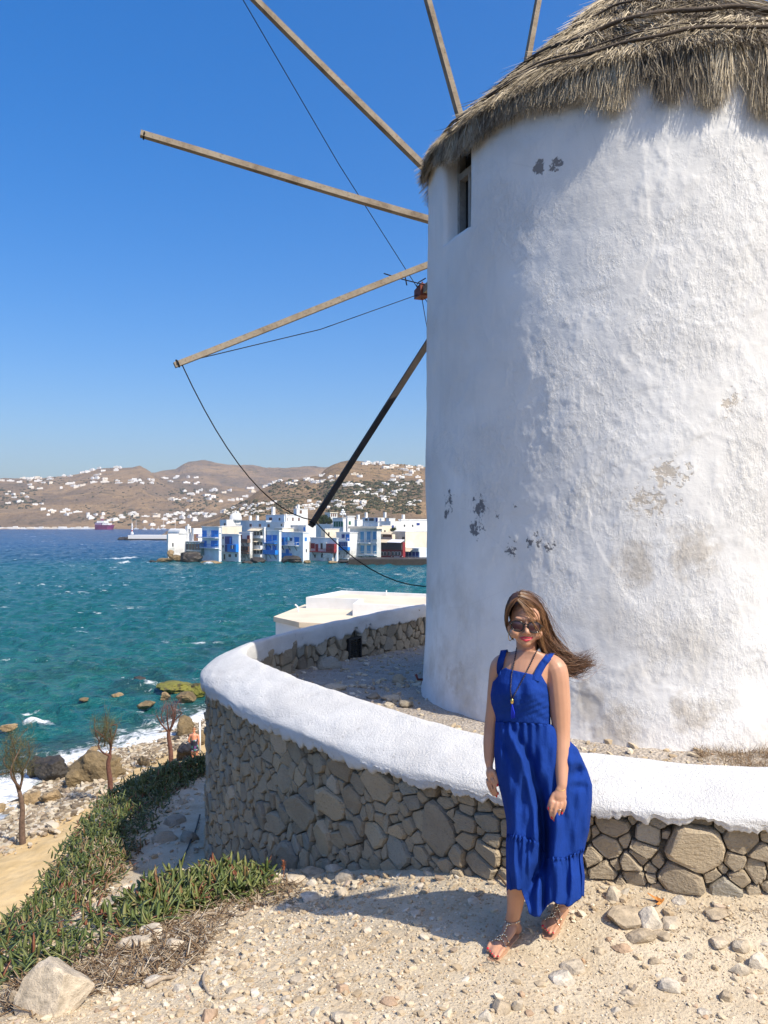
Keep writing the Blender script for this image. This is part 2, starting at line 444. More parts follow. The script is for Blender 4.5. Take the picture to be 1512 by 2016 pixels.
WIN_A = az_of(tower_hit(919, 400)); WIN_B = az_of(tower_hit(871, 400))      # window jambs (azimuths)
if WIN_A < 0: WIN_A += 2*math.pi
if WIN_B < 0: WIN_B += 2*math.pi
na = NEAR_AZ + 2*math.pi
WIN_Z0, WIN_Z1 = 4.47, EAVE + 0.05
front = np.linspace(na - 1.30, na + 1.15, 520)
k = np.argmin(abs(front - WIN_A)); front[k] = WIN_A
k2_ = np.argmin(abs(front - WIN_B)); front[k2_] = WIN_B
if k < k2_: ia, ib = k, k2_
else: ia, ib = k2_, k
back = np.linspace(na + 1.15, na - 1.30 + 2*math.pi, 50)[1:-1]
AZ = np.concatenate([front, back]); ZZ = np.concatenate([np.arange(-0.6, 0.0, 0.1), np.arange(0.0, EAVE + 0.2, 0.0105)])
iz = int(np.argmin(abs(ZZ - WIN_Z0))); WIN_Z0 = ZZ[iz]
A2, Z2 = np.meshgrid(AZ, ZZ)
R2 = TR0 + (TR1 - TR0) * np.clip(Z2 / EAVE, 0, 1)
ax, ay = np.cos(A2) * 2.2, np.sin(A2) * 2.2
zone = np.clip((vfbm(ax*0.55 + 3, ay*0.55, Z2*0.5, 3) + 0.28) * 2.2, 0, 1)
R2 = R2 + 0.013 * vfbm(ax*0.8, ay*0.8, Z2*0.8 + 3, 3) + 0.0035 * vfbm(ax*6, ay*6, Z2*4.5, 4)
R2 = R2 + zone * 0.0040 * np.maximum(vfbm(ax*11, ay*11, Z2*8, 4, 0.6), -0.15)
# patch edges: repaired plaster panels a few mm thick
pn = vfbm(ax*0.7 + 9, ay*0.7, Z2*0.55 + 2, 4, 0.6)
R2 = R2 + 0.0035 * np.clip((pn - 0.05) * 14, 0, 1)
# small flare at the foot, soft rounding at the window edges
R2 = R2 + 0.05 * np.exp(-np.maximum(Z2 - 0.25, 0) / 0.25)
dw = np.minimum(abs(A2 - WIN_A), abs(A2 - WIN_B)) * 2.2
near_win = (Z2 > WIN_Z0 - 0.03)
R2 = R2 - near_win * 0.035 * np.clip(1 - dw / 0.06, 0, 1)**2
R2 = R2 - 0.03 * ((A2 < WIN_A) & (A2 > WIN_B) | (A2 > WIN_A) & (A2 < WIN_B)) * np.clip(1 - abs(Z2 - WIN_Z0) / 0.05, 0, 1)**2
V = np.stack([TC.x + np.cos(A2)*R2, TC.y + np.sin(A2)*R2, Z2], -1)
nA, nZ = len(AZ), len(ZZ)
F = grid_faces(nZ, nA, True)
ci = np.tile(np.arange(nA), nZ - 1); ri = np.repeat(np.arange(nZ - 1), nA)
F = F[~((ci >= ia) & (ci < ib) & (ri >= iz))]
Vl = V.reshape(-1, 3); ex_f = []; ex_v = []
base_n = len(Vl)
DEEP = 0.22
def inward(i, j, d=DEEP):
    a = AZ[j]; amid = (WIN_A + WIN_B) / 2
    p = V[i, j].copy(); p[0] -= math.cos(amid) * d; p[1] -= math.sin(amid) * d; return p
rows = list(range(iz, nZ)); cols = list(range(ia, ib + 1))
ring = [(i, ia) for i in reversed(rows)] + [(iz, j) for j in cols[1:]] + [(i, ib) for i in rows[1:]]
for (i, j) in ring: ex_v.append(inward(i, j))
for q in range(len(ring) - 1):
    a, b = ring[q], ring[q+1]
    ex_f.append((a[0]*nA + a[1], b[0]*nA + b[1], base_n + q + 1, base_n + q))
Vl = np.concatenate([Vl, np.array(ex_v)]); F = np.concatenate([F, np.array(ex_f)])
tw = link('tower_wall', fast_mesh('tower_wall', Vl, F), M['stucco'], mill)

# window in the recess
M['grey_wood'] = simple('weathered_window_wood', (0.34, 0.32, 0.29), 0.8, 0.2, 20, 0.3)
M['dark_glass'] = NT('window_glass').base((0.02, 0.025, 0.03), 0.08, 0.6)
amid = (WIN_A + WIN_B) / 2; wr = Vector((math.cos(amid), math.sin(amid), 0)); wt = Vector((-math.sin(amid), math.cos(amid), 0))
wc = TC + wr * (TR1 - DEEP + 0.05); hw = abs(WIN_A - WIN_B) * TR1 / 2 + 0.02
mx = Matrix(((wt.x, wr.x, 0, wc.x), (wt.y, wr.y, 0, wc.y), (0, 0, 1, 0), (0, 0, 0, 1)))
fm = MB()
for x0, x1, z0, z1 in ((-hw, -hw + 0.06, WIN_Z0, 5.25), (hw - 0.06, hw, WIN_Z0, 5.25), (-hw + 0.06, hw - 0.06, 5.02, 5.08), (-hw + 0.06, hw - 0.06, WIN_Z0, WIN_Z0 + 0.05), (-0.02, 0.02, WIN_Z0 + 0.05, 5.02)):
    fm.box((x0, -0.03, z0), (x1, 0.035, z1), mx)
winf = fm.build('window', M['grey_wood'], mill)
MB().box((-hw, -0.05, WIN_Z0), (hw, -0.032, 5.25), mx).build('pane', M['dark_glass'], winf)

# --- thatched roof
ROOF = [(0.0, 7.38), (0.25, 7.17), (0.51, 6.925), (0.88, 6.575), (1.38, 6.10), (1.81, 5.70), (2.06, 5.465), (2.155, 5.375), (2.20, 5.31)]
def roof_z(r): return float(np.interp(r, [a for a, _ in ROOF], [b for _, b in ROOF]))
def thatch_mat(name, c0, c1):
    t = NT(name); p = t.pos()
    f = t.attr('tint'); n_ = t.noise(p, 2.5, 4, 0.6)
    col = t.ramp(f, [(0.0, c0), (0.5, tuple((a + b) / 2 for a, b in zip(c0, c1))), (1.0, c1)])
    col = t.mix(t.rng(n_, 0.45, 0.75, 0, 0.4), col, (0.20, 0.165, 0.13))
    return t.base(col, 0.85, 0.2)
M['thatch'] = thatch_mat('grey_straw', (0.12, 0.095, 0.07), (0.66, 0.56, 0.40))
M['thatch_core'] = simple('thatch_bed', (0.10, 0.08, 0.06), 0.95, 0.3, 9, 0.9, bscale=60, bdist=0.03)
th = np.linspace(0, 2*math.pi, 161)[:-1]
pr = [(r, z - 0.05) for r, z in ROOF[1:-1]] + [(2.09, 5.34), (1.9, 5.32)]
RR = np.array([a for a, _ in pr])[:, None] + 0*th[None, :]; ZR = np.array([b for _, b in pr])[:, None] + 0*th[None, :]
RR = RR + 0.03 * vfbm(np.cos(th)*4, np.sin(th)*4, ZR*3, 3)
roof = link('roof', fast_mesh('roof', np.stack([TC.x + RR*np.cos(th), TC.y + RR*np.sin(th), ZR], -1).reshape(-1, 3), grid_faces(len(pr), 160, True)[:, ::-1]), M['thatch_core'], mill)

def blades(roots, dirs, L, W, bend, tint, seg=3):
    """Ribbon blades, each a tapering strip; bend is the offset of the tip added to the straight end. Returns V, F, tint arrays."""
    n = len(roots); side = np.cross(dirs, rng.normal(size=(n, 3))); side /= np.linalg.norm(side, axis=1)[:, None] + 1e-9
    Vs = []; 
    for k in range(seg + 1):
        t = k / seg; w = W * (1 - 0.75 * t)
        c = roots + dirs * (L * t)[:, None] + bend * (t * t)
        Vs.append(c - side * (w / 2)[:, None]); Vs.append(c + side * (w / 2)[:, None])
    Vs = np.stack(Vs, 1)                                    # n, 2(seg+1), 3
    m = 2 * (seg + 1); f = np.array([[2*k, 2*k+1, 2*k+3, 2*k+2] for k in range(seg)])
    F = (np.arange(n)[:, None, None] * m + f[None]).reshape(-1, 4)
    return Vs.reshape(-1, 3), F, np.repeat(tint, m)
def straw_on_roof(n):
    az = NEAR_AZ + rng.uniform(-1.75, 1.45, n); r = np.sqrt(rng.uniform(0.25**2, 2.19**2, n)); r = np.where(az < NEAR_AZ - 1.26, np.minimum(r, 1.95), r)
    rs = np.array([a for a, _ in ROOF]); zs = np.array([b for _, b in ROOF])
    z = np.interp(r, rs, zs); dz = (np.interp(r + 0.05, rs, zs) - np.interp(r - 0.05, rs, zs)) / 0.1
    rad = np.stack([np.cos(az), np.sin(az), 0*az], 1); tan = np.stack([-np.sin(az), np.cos(az), 0*az], 1)
    down = rad + np.array([0, 0, 1.0]) * dz[:, None]; down /= np.linalg.norm(down, axis=1)[:, None]
    nor = np.cross(tan, down); nor *= np.sign(nor[:, 2])[:, None]
    clump = vfbm(az*7, r*7, 0.0, 3)
    lift = 0.012 + 0.05 * np.clip(clump + 0.3, 0, 1)
    root = np.stack([TC.x + r*np.cos(az), TC.y + r*np.sin(az), z], 1) + nor * (lift * rng.uniform(0.2, 1, n))[:, None]
    skew = vfbm(az*3, r*3, 5.0, 3) * 0.5 + rng.normal(0, 0.22, n)
    d = down + tan * skew[:, None] + nor * rng.normal(0.08, 0.10, n)[:, None]; d /= np.linalg.norm(d, axis=1)[:, None]
    L = np.minimum(rng.uniform(0.12, 0.42, n), np.maximum(.05, (2.27 - r)*1.35)); W = rng.uniform(0.004, 0.011, n)
    tint = np.clip(0.45 + 0.45*clump + rng.normal(0, 0.25, n), 0, 1)
    return blades(root, d, L, W, -nor * rng.uniform(0, 0.05, (n, 1)), tint, 2)
V, F, T_ = straw_on_roof(30000)
o = link('thatch', fast_mesh('thatch', V, F, T_, sm=False), M['thatch'], roof); o['kind'] = 'stuff'
# hanging fringe: bundle bottoms read off the photograph
_fr = [(838,352),(862,338),(885,330),(905,318),(925,300),(960,268),(1000,248),(1040,236),(1085,226),(1120,214),(1150,200),(1165,212),(1190,228),(1215,226),(1236,205),(1250,168),(1285,165),(1300,190),(1318,206),(1342,205),(1356,160),(1362,150),(1372,190),(1390,214),(1412,214),(1432,200),(1450,158),(1470,150),(1482,180),(1495,215),(1512,226),(1550,226)]
fa, fz_, = [], []
for px, py in _fr:
    q = tower_hit(px, py, 2.29); a = az_of(q); a = a + 2*math.pi if a < 0 else a
    fa.append(a); fz_.append(q.z)
fa = np.array(fa); fz_ = np.array(fz_) + np.interp(fa, [na - 1.2, na - .35, na + .3], [.13, .09, .045]); so = np.argsort(fa); fa, fz_ = fa[so], fz_[so]
n = 17000
az = rng.uniform(na - 1.27, na + 1.45, n); zb = np.where((az > fa[0]) & (az < fa[-1]), np.interp(az, fa, fz_), np.where(az < fa[0], 5.36, 4.92 + 0.16*np.sin(az*31)))
zb = zb + rng.normal(0, 0.025, n) + 0.03*vfbm(az*40, az*3, 2.0, 2) + 0.05 * (rng.random(n) < 0.12) * rng.random(n)
r0 = rng.uniform(2.06, 2.22, n); rs = np.array([a for a, _ in ROOF]); z0 = np.interp(r0, rs, [b for _, b in ROOF]) + rng.uniform(-0.06, 0.04, n)
root = np.stack([TC.x + r0*np.cos(az), TC.y + r0*np.sin(az), z0], 1)
_bc = np.array(sorted([az_of(tower_hit(x_, 200, 2.29)) % (2*math.pi) for x_ in (872, 897, 925, 958, 995, 1035, 1080, 1122, 1195, 1312, 1402, 1500)] + [na + .62 + .15*i for i in range(7)])); _bi = np.argmin(abs(az[:, None] - _bc[None]), 1); a1 = az + (_bc[_bi] - az)*0.30 + rng.normal(0, 0.022, n)
r1 = np.maximum(r0, 2.215) + rng.uniform(0.0, 0.05, n)
tip = np.stack([TC.x + r1*np.cos(a1), TC.y + r1*np.sin(a1), np.minimum(zb, z0 - 0.05)], 1)
bend = np.stack([np.cos(az), np.sin(az), 0*az], 1) * -rng.uniform(0.0, 0.05, n)[:, None]
d = tip - root - bend; L = np.linalg.norm(d, axis=1); d /= L[:, None]
tint = np.clip(0.45 + 0.45*vfbm(az*16, az*3, 1.0, 2) + rng.normal(0, 0.25, n), 0, 1)
V, F, T_ = blades(root, d, L, rng.uniform(0.004, 0.009, n), bend, tint, 3)
o = link('fringe', fast_mesh('fringe', V, F, T_, sm=False), M['thatch'], roof); o['kind'] = 'stuff'
# binding rods round the thatch
M['twig'] = simple('dark_twig', (0.10, 0.075, 0.055), 0.9, 0.3, 15, 0.4)
for r, dz, w, ph in ((2.15, 0.085, 0.014, 0.3), (2.02, 0.08, 0.007, 1.0), (1.70, 0.085, 0.018, 2.2), (1.25, 0.08, 0.010, 4.0)):
    pts = []
    for q in range(121):
        a = na - 1.7 + 3.1*q/120; rr = r + 0.02*math.sin(a*9 + ph) + 0.012*math.sin(a*23 + ph)
        pts.append(TC + Vector((math.cos(a)*rr, math.sin(a)*rr, roof_z(rr) + dz + 0.012*math.sin(a*13 + ph))))
    MB().tube(pts, w, 5).build('binding_rod', M['twig'], roof, True)
# timber plate that shows between the fringe bundles
pl = MB()
for q in range(40):
    a0, a1_ = na - .55 + 1.9*q/40, na - .55 + 1.9*(q + 0.97)/40
    for rr in (2.165,):
        p0 = TC + Vector((math.cos(a0)*rr, math.sin(a0)*rr, 5.25)); p1 = TC + Vector((math.cos(a1_)*rr, math.sin(a1_)*rr, 5.25)); pl.bar(p0, p1, 0.05, 0.09)
pl.build('wall_plate', M['grey_wood'], roof)

# --- sail wheel behind the tower
WH = Vector((1.52, 10.86, 5.86)); WU = Vector((0.946, 0.323, 0)); WA = Vector((-0.323, 0.946, 0)); TIP = Vector((0.63, 13.47, 5.86))
def wheel_pt(deg, r, a=0.0): return WH + WU * (-math.cos(math.radians(deg)) * r) + Vector((0, 0, math.sin(math.radians(deg)) * r)) + WA * a
def pole_mat():
    t = NT('sun_bleached_timber'); p = t.coord('Object')
    f = t.noise(p, 3.0, 6, 0.65, 0.5); g = t.noise(p, 38, 4, 0.6)
    col = t.ramp(f, [(0.28, (0.14, 0.105, 0.075)), (0.45, (0.27, 0.215, 0.155)), (0.6, (0.34, 0.285, 0.215)), (0.75, (0.29, 0.155, 0.07))])
    col = t.mix(t.rng(g, 0.55, 0.7, 0, 0.6), col, (0.09, 0.065, 0.05))
    t.bump(g, 0.5, 0.01); return t.base(col, 0.85, 0.2)
M['pole'] = pole_mat()
M['shade_painted_pole'] = simple('shade_painted_timber', (0.045, 0.036, 0.03), 0.85, 0.3, 6, 0.4, bscale=40)  # same pole timber in the tower's shade, that shade painted into the colour
M['rust'] = simple('red_rusty_iron', (0.17, 0.045, 0.028), 0.7, 0.4, 14, 0.5)
M['wire'] = NT('dark_rope').base((0.02, 0.018, 0.016), 0.8, 0.2)
DEG = [8.6, -25.1, -56.6, -86.0, -115.5, -144.5, -173.5, 158.0, 130.0, 101.2, 72.0, 38.2]
for dg in DEG:
    b = MB(); nseg = 10; tips = [wheel_pt(dg, 4.7*q/nseg, -0.008*math.sin(q*0.6 + dg)) + Vector((0, 0, 0.006*math.sin(q*0.5 + dg))) for q in range(nseg + 1)]
    for q in range(nseg):
        w0, w1 = 0.080 - 0.016*q/nseg, 0.080 - 0.016*(q+1)/nseg
        b.bar(tips[q], tips[q+1] + (tips[q+1] - tips[q]) * 0.002, w0, w0*1.25, up=WA, w2=w1, h2=w1*1.25)
    pole = b.build('sail_pole', M['shade_painted_pole' if dg == -56.6 else 'pole'], mill)
    if dg == -56.6: pole['label'] = 'sail pole pointing down with its shade painted in almost black'
    e = wheel_pt(dg, 4.66); o_ = MB()
    dr = (wheel_pt(dg, 4.7) - WH).normalized(); pz = dr.cross(WA)
    o_.tube([e + pz*0.044*math.cos(t_) + WA*0.052*math.sin(t_) for t_ in np.linspace(0, 2*math.pi, 9)], 0.010, 5)
    o_.build('rope_lashing', M['wire'], pole)
    if dg not in (8.6, -56.6, 72.0, 101.2): MB().tube([TIP + Vector((0, 0, 0.0)), (TIP + e) / 2 + Vector((0, 0, -0.10)), e], 0.0065, 5).build('stay_wire', M['wire'], mill)
for q in range(1, 7):
    a, b_ = wheel_pt(DEG[q], 4.62), wheel_pt(DEG[(q+1) % 12], 4.62)
    sagk = 0.42
    pts = []
    for k in range(13):
        t_ = k/12; pts.append(a.lerp(b_, t_) + Vector((0, 0, -4*sagk*t_*(1 - t_))) * (1.0 if q in (1, 2) else 0.4))
    MB().tube(pts, 0.0075, 5).build('tip_rope', M['wire'], mill)
MB().bar(TC + Vector((0, 0, 5.86)), TIP + WA*0.05, 0.30, 0.30, w2=0.12, h2=0.12).build('axle', M['pole'], mill)
hb = MB(); hb.bar(TIP - WA*0.25, TIP + WA*0.12, 0.22, 0.20, w2=0.16, h2=0.15); hb.bar(TIP + Vector((0.02, 0, 0.08)), TIP + Vector((0.02, 0, 0.2)), 0.025, 0.025)
hb.build('axle_cap', M['rust'], mill)
lw = MB()
lw.tube([(.70, 13.3, 6.07), (.58, 13.3, 6.0), (.54, 13.3, 5.94), (.64, 13.35, 5.945)], 0.010, 4)
lw.tube([(0.0, 12.6, 5.93), (.3, 12.9, 5.93), (.75, 13.2, 5.91)], 0.010, 4)
lw.tube([(.34, 13, 6.04), (.375, 13, 5.86)], 0.010, 4)
lw.build('loose_wire', M['wire'], mill)
# bent iron pipe at the foot of the tower
q = tower_hit(833, 1392, 2.22)
pm = MB(); q.z = float(terrace_z(q.x, q.y)) + 0.12
o_ = Vector((q.x - TC.x, q.y - TC.y, 0)).normalized()
pm.tube([q - o_*0.05, q + o_*0.05, q + o_*0.07 + Vector((0, 0, 0.05))], 0.013, 7)
pm.build('water_pipe', M['rust'], mill, True)

# ------------------------------------------------------------------ the curved dry-stone wall
def cap_mat():
    t = NT('white_plaster_cap'); p = t.pos()
    a = t.noise(p, 2.2, 5, 0.6); f = t.noise(p, 150, 4, 0.6); v = t.noise(p, 62, 5, 0.6)
    col = t.ramp(a, [(0.3, (0.62, 0.605, 0.58)), (0.6, (0.725, 0.715, 0.69))])
    col = t.mix(t.rng(t.noise(p, 95, 3, 0.6), 0.36, 0.27, 0, 0.75), col, (0.30, 0.28, 0.25))
    col = t.mix(t.rng(t.noise(p, 14, 6, 0.7), 0.62, 0.74, 0, 0.7), col, (0.38, 0.36, 0.33))
    t.bump(t.math('ADD', t.math('MULTIPLY', v, 1.2), f), 0.85, 0.009)
    return t.base(col, 0.9, 0.1)
def stone_mat(name, dark=1.0):
    t = NT(name); p = t.pos(); r = t.rand()
    a = t.noise(p, 7, 6, 0.65, 0.4); f = t.noise(p, 70, 5, 0.65)
    c0 = t.ramp(r, [(0.0, (0.20, 0.16, 0.115)), (0.18, (0.43, 0.345, 0.235)), (0.36, (0.27, 0.24, 0.19)), (0.55, (0.54, 0.43, 0.285)), (0.72, (0.33, 0.275, 0.20)), (0.86, (0.29, 0.29, 0.25)), (1.0, (0.60, 0.49, 0.355))])
    col = t.mix(t.rng(a, 0.42, 0.7, 0, 0.38), c0, (0.52, 0.44, 0.32))
    col = t.mix(t.rng(f, 0.56, 0.72, 0, 0.55), col, (0.14, 0.115, 0.09))
    h = t.math('ADD', t.math('MULTIPLY', a, 1.0), t.math('MULTIPLY', f, 0.45))
    h = t.math('ADD', h, t.math('MULTIPLY', t.noise(t.mapping(p, (1, 1, 3.0), rot=(0.2, 0.1, 0)), 22, 5, 0.65), 0.7)); t.bump(h, 0.9, 0.024)
    return t.base(col, 0.9, 0.15)
M['cap'] = cap_mat(); M['stone'] = stone_mat('grey_brown_stone')
M['mortar'] = simple('earth_mortar', (0.17, 0.14, 0.10), 0.95, 0.25, 12, 0.9, bscale=50, bdist=0.03)
wall = empty('stone_wall', (1.06, 4.30, 0.1))
tag(wall, 'curved dry stone retaining wall with a thick white plaster cap round the windmill', 'wall')
# core
ns = 420; S = np.linspace(0, WLEN, ns)
secs = [(-0.14, -0.3), (-0.14, 0.54), (0.06, 0.50), (0.14, 0.38), (0.15, -2.6)]
VV = []
for o_, z_ in secs:
    x, y = wall_at(S, o_); VV.append(np.stack([x, y, np.full(ns, z_)], -1))
GX = [(0.955, 0.0)]
me = fast_mesh('core', np.array(VV).reshape(-1, 3), grid_faces(5, ns), sm=False)
link('rubble_core', me, M['mortar'], wall)
# cap
pc = [(-0.16, -0.20), (-0.212, -0.20), (-0.220, -0.11), (-0.216, -0.035), (-0.196, -0.004), (-0.15, 0.0), (-0.04, -0.030), (0.08, -0.070), (0.17, -0.112), (0.225, -0.152), (0.240, -0.185), (0.238, -0.205), (0.222, -0.23), (0.16, -0.228)]
pc = [(a, b) for a, b in pc]
cpt = catmull([(a, b, 0) for a, b in pc], 4); npc = len(cpt); ns = 1900; S = np.linspace(0, WLEN, ns)
cb = cap_bottom(S); lean = vfbm(S*0.9, 0*S, 3.3, 3) * 0.02
jag = 0.014 * vfbm(S*3, 0*S, 8.8, 3) + 0.016*vfbm(S*16, 0*S, 3.1, 4, 0.75)
jin = 0.035 * vfbm(S*6, 0*S, 1.8, 4, 0.65)
VV = []
for q, c in enumerate(cpt):
    o_, z_ = c.x, c.y
    x, y = wall_at(S, o_ + 0.010*vfbm(S*2.2, q*0.12, 0.5, 3))
    if o_ > -0.17 and not (o_ < -0.1 and z_ < -0.1):           # the slope falls to the ragged outer edge of the plaster
        f = min(1, -z_ / 0.20); zz = CAPTOP + z_*(CAPTOP - cb)/0.20 + jag*f**14 + lean*0.6*(1 - f)
        if o_ < 0.20 and z_ < -0.21: zz = cb + jag + 0.015
    elif z_ < -0.15: zz = CAPTOP + z_ + jin
    else: zz = CAPTOP + z_ + lean*0.6
    zz = zz + 0.006*vfbm(S*5, q*0.3, 7.5, 3)
    VV.append(np.stack([x, y, zz], -1))
me = fast_mesh('cap', np.array(VV).reshape(-1, 3), grid_faces(npc, ns)[:, ::-1])
link('plaster_cap', me, M['cap'], wall)

# stones: sites in (arc length, height), each with half-axes and tilt
def pack(sites, u0, u1, zlo, zhi, rad_of, n_try, seed, fill=0.80):
    r_ = random.Random(seed); out = list(sites)
    cell = {}
    def ok(u, z, a, b):
        for (u2, z2, a2, b2, t2) in out:
            du, dz = u - u2, z - z2
            if abs(du) > 0.5 or abs(dz) > 0.5: continue
            d = math.hypot(du, dz) + 1e-9; cx, cz = du / d, dz / d
            e1 = 1 / math.sqrt((cx/a)**2 + (cz/b)**2); e2 = 1 / math.sqrt((cx/a2)**2 + (cz/b2)**2)
            if d < (e1 + e2) * fill: return False
        return True
    for k in range(n_try):
        u = r_.uniform(u0, u1); lo, hi = zlo(u), zhi(u)
        if hi - lo < 0.05: continue
        z = r_.uniform(lo, hi); a, b = rad_of(u, z, r_, k / n_try)
        if ok(u, z, a, b): out.append((u, z, a, b, r_.uniform(-0.3, 0.3)))
    return out
def cells(sites, zlo, zhi, gap):
    polys = []
    for i, (u, z, a, b, t) in enumerate(sites):
        poly = [(u - a*1.6, z - b*1.6), (u + a*1.6, z - b*1.6), (u + a*1.6, z + b*1.6), (u - a*1.6, z + b*1.6)]
        # lean the starting box so that free sides are not all level
        poly = [(u + (x - u)*math.cos(t*0.6) - (y - z)*math.sin(t*0.6), z + (x - u)*math.sin(t*0.6) + (y - z)*math.cos(t*0.6)) for x, y in poly]
        for j, (u2, z2, a2, b2, t2) in enumerate(sites):
            if i == j: continue
            du, dz = u2 - u, z2 - z; d = math.hypot(du, dz)
            if d > (a + b + a2 + b2) * 1.3 or d < 1e-6: continue
            cx, cz = du/d, dz/d
            e1 = 1/math.sqrt((cx/a)**2 + (cz/b)**2); e2 = 1/math.sqrt((cx/a2)**2 + (cz/b2)**2)
            k = d * e1/(e1 + e2) - gap/2
            # bisector normal leans towards the flatter stone's long side
            nx, nz = cx, cz; l = math.hypot(nx, nz); nx, nz = nx/l, nz/l
            px_, pz_ = u + cx*k, z + cz*k
            new = []
            for q in range(len(poly)):
                A, B = poly[q], poly[(q+1) % len(poly)]
                fa_ = (A[0]-px_)*nx + (A[1]-pz_)*nz; fb_ = (B[0]-px_)*nx + (B[1]-pz_)*nz
                if fa_ <= 0: new.append(A)
                if fa_*fb_ < 0:
                    tt = fa_/(fa_ - fb_); new.append((A[0] + (B[0]-A[0])*tt, A[1] + (B[1]-A[1])*tt))
            poly = new
            if len(poly) < 3: break
        if len(poly) >= 3: polys.append((i, poly))
    return polys
def chaikin(poly, k=0.13):
    out = []
    for q in range(len(poly)):
        A, B = poly[q], poly[(q+1) % len(poly)]
        if math.hypot(B[0]-A[0], B[1]-A[1]) < 0.012:
            out.append(((A[0]+B[0])/2, (A[1]+B[1])/2)); continue
        out.append((A[0] + (B[0]-A[0])*k, A[1] + (B[1]-A[1])*k)); out.append((A[0] + (B[0]-A[0])*(1-k), A[1] + (B[1]-A[1])*(1-k)))
    return out
def stone_mesh(poly, side, r_, proud=0.06, deep=0.05):
    """A stone whose outline is poly on the wall face; side +1 outer, -1 inner. Returns verts, faces in world space."""
    poly = chaikin(poly); n = len(poly)
    cu = sum(p[0] for p in poly)/n; cz = sum(p[1] for p in poly)/n
    size = math.sqrt(sum(math.hypot(p[0]-cu, p[1]-cz)**2 for p in poly)/n)
    pr_ = proud * r_.uniform(0.6, 1.15) * min(1.2, 0.55 + size*5)
    tu, tz = r_.uniform(-0.22, 0.22), r_.uniform(-0.2, 0.26)
    rings = [(1.03, -deep, 0), (1.0, pr_*0.50, .2), (0.945, pr_*0.88, .8), (r_.uniform(0.70, 0.84), pr_*1.0, 1.0)]
    U, O, Zs = [], [], []
    for sc_, off, wob in rings:
        for p in poly:
            jj = 1 + r_.uniform(-0.05, 0.05)*wob
            du, dz = (p[0]-cu)*sc_*jj, (p[1]-cz)*sc_*jj
            U.append(cu + du); Zs.append(cz + dz); O.append(0.14 + off + wob*(tu*du + tz*dz) + (r_.uniform(-0.008, 0.008) if wob < 1 else 0))
    U.append(cu); Zs.append(cz); O.append(0.14 + pr_)
    O = np.array(O)
    if side > 0: Zs = np.minimum(Zs, cap_bottom(np.array(U)) + 0.028)
    x, y = wall_at(np.array(U), O * side)
    V = [(float(a), float(b), float(c)) for a, b, c in zip(x, y, Zs)]
    F = []
    for k in range(len(rings) - 1):
        for q in range(n):
            f = (k*n + q, k*n + (q+1) % n, (k+1)*n + (q+1) % n, (k+1)*n + q)
            F.append(f)
    for q in range(n): F.append((3*n + q, 3*n + (q+1) % n, 4*n))
    if side > 0: F = [tuple(reversed(f)) for f in F]
    return V, F, size
big = [(854,1638,66,125),(909,1620,50,35),(956,1620,55,35),(909,1656,42,30),(962,1657,45,22),(953,1684,60,40),(941,1706,85,45),(1211,1597,75,32),(1289,1610,75,38),
       (1376,1615,80,30),(1204,1629,90,45),(1275,1645,55,50),(1369,1675,135,105),(1461,1654,80,80),(1191,1668,85,40),(1165,1691,40,32),(1266,1677,62,30),(1257,1693,50,20),
       (1241,1704,60,28),(1186,1722,80,35),(1248,1736,62,30),(1340,1734,115,60),(1447,1700,45,40),(1461,1734,52,28),(1433,1760,70,40),(1493,1720,50,50),(838,1551,40,40),
       (893,1530,60,25),(739,1546,70,75),(666,1511,50,60),(543,1461,30,65),(575,1483,40,45),(624,1502,35,35),(553,1534,28,60),(586,1597,60,65),(643,1584,62,70),(686,1575,38,55),
       (629,1654,42,85),(682,1645,60,45),(729,1648,50,60),(777,1680,55,60),(505,1607,28,62),(540,1622,45,45),(562,1690,35,65),(799,1553,45,30),(805,1581,50,30),
       (1070,1600,70,40),(1040,1650,60,40),(1100,1660,60,45),(1050,1710,75,40),(1120,1710,50,35)]
sites = []
for px, py, w, h in big:
    s0, z0 = wall_sz(px, py); s1, _ = wall_sz(px - w/2, py); s2, _ = wall_sz(px + w/2, py); x, y = wall_at(s0, 0.2)
    sites.append((s0, z0, max(0.02, abs(s1 - s2)/2), h/FPX*float(y)/2, 0.0))
s_vis = wall_sz(1530, 1600)[0]; s_lo = 1.0; s_hi = float(_ss[min(NOSE + 25, 899)])
def zlo_o(u):
    x, y = wall_at(u, 0.22); return float(ground_f(np.array([float(x)]), np.array([float(y)]))[0]) - 0.06
_uu = np.linspace(s_lo - .3, s_hi + .3, 120); _zl = [zlo_o(u) for u in _uu]
zlo_out = lambda u: float(np.interp(u, _uu, _zl))
zhi_out = lambda u: float(cap_bottom(u)) + 0.03
def rad_outer(u, z, r_, f):
    k = 1.0 - 0.62*f**0.7
    a = r_.uniform(0.060, 0.105)*k; b = r_.uniform(0.040, 0.07)*k
    if u > wall_sz(760, 1600)[0] and r_.random() < 0.55: a, b = b*1.0, a*1.0
    return a, b
S_760 = wall_sz(760, 1600)[0]
def rad_outer(u, z, r_, f):
    k = 1.0 - 0.66*f**0.6
    a = r_.uniform(0.065, 0.11)*k; b = r_.uniform(0.042, 0.07)*k
    if u > S_760 and r_.random() < 0.55: a, b = b, a
    return a, b
sites = pack(sites, s_lo, s_hi, zlo_out, zhi_out, rad_outer, 22000, 5)
r_ = random.Random(21); outer = []
for i, poly in cells(sites, zlo_out, zhi_out, 0.006):
    V, F, size = stone_mesh(poly, 1, r_, 0.055); outer.append((size if sites[i][0] > s_vis else size*.001, V, F))
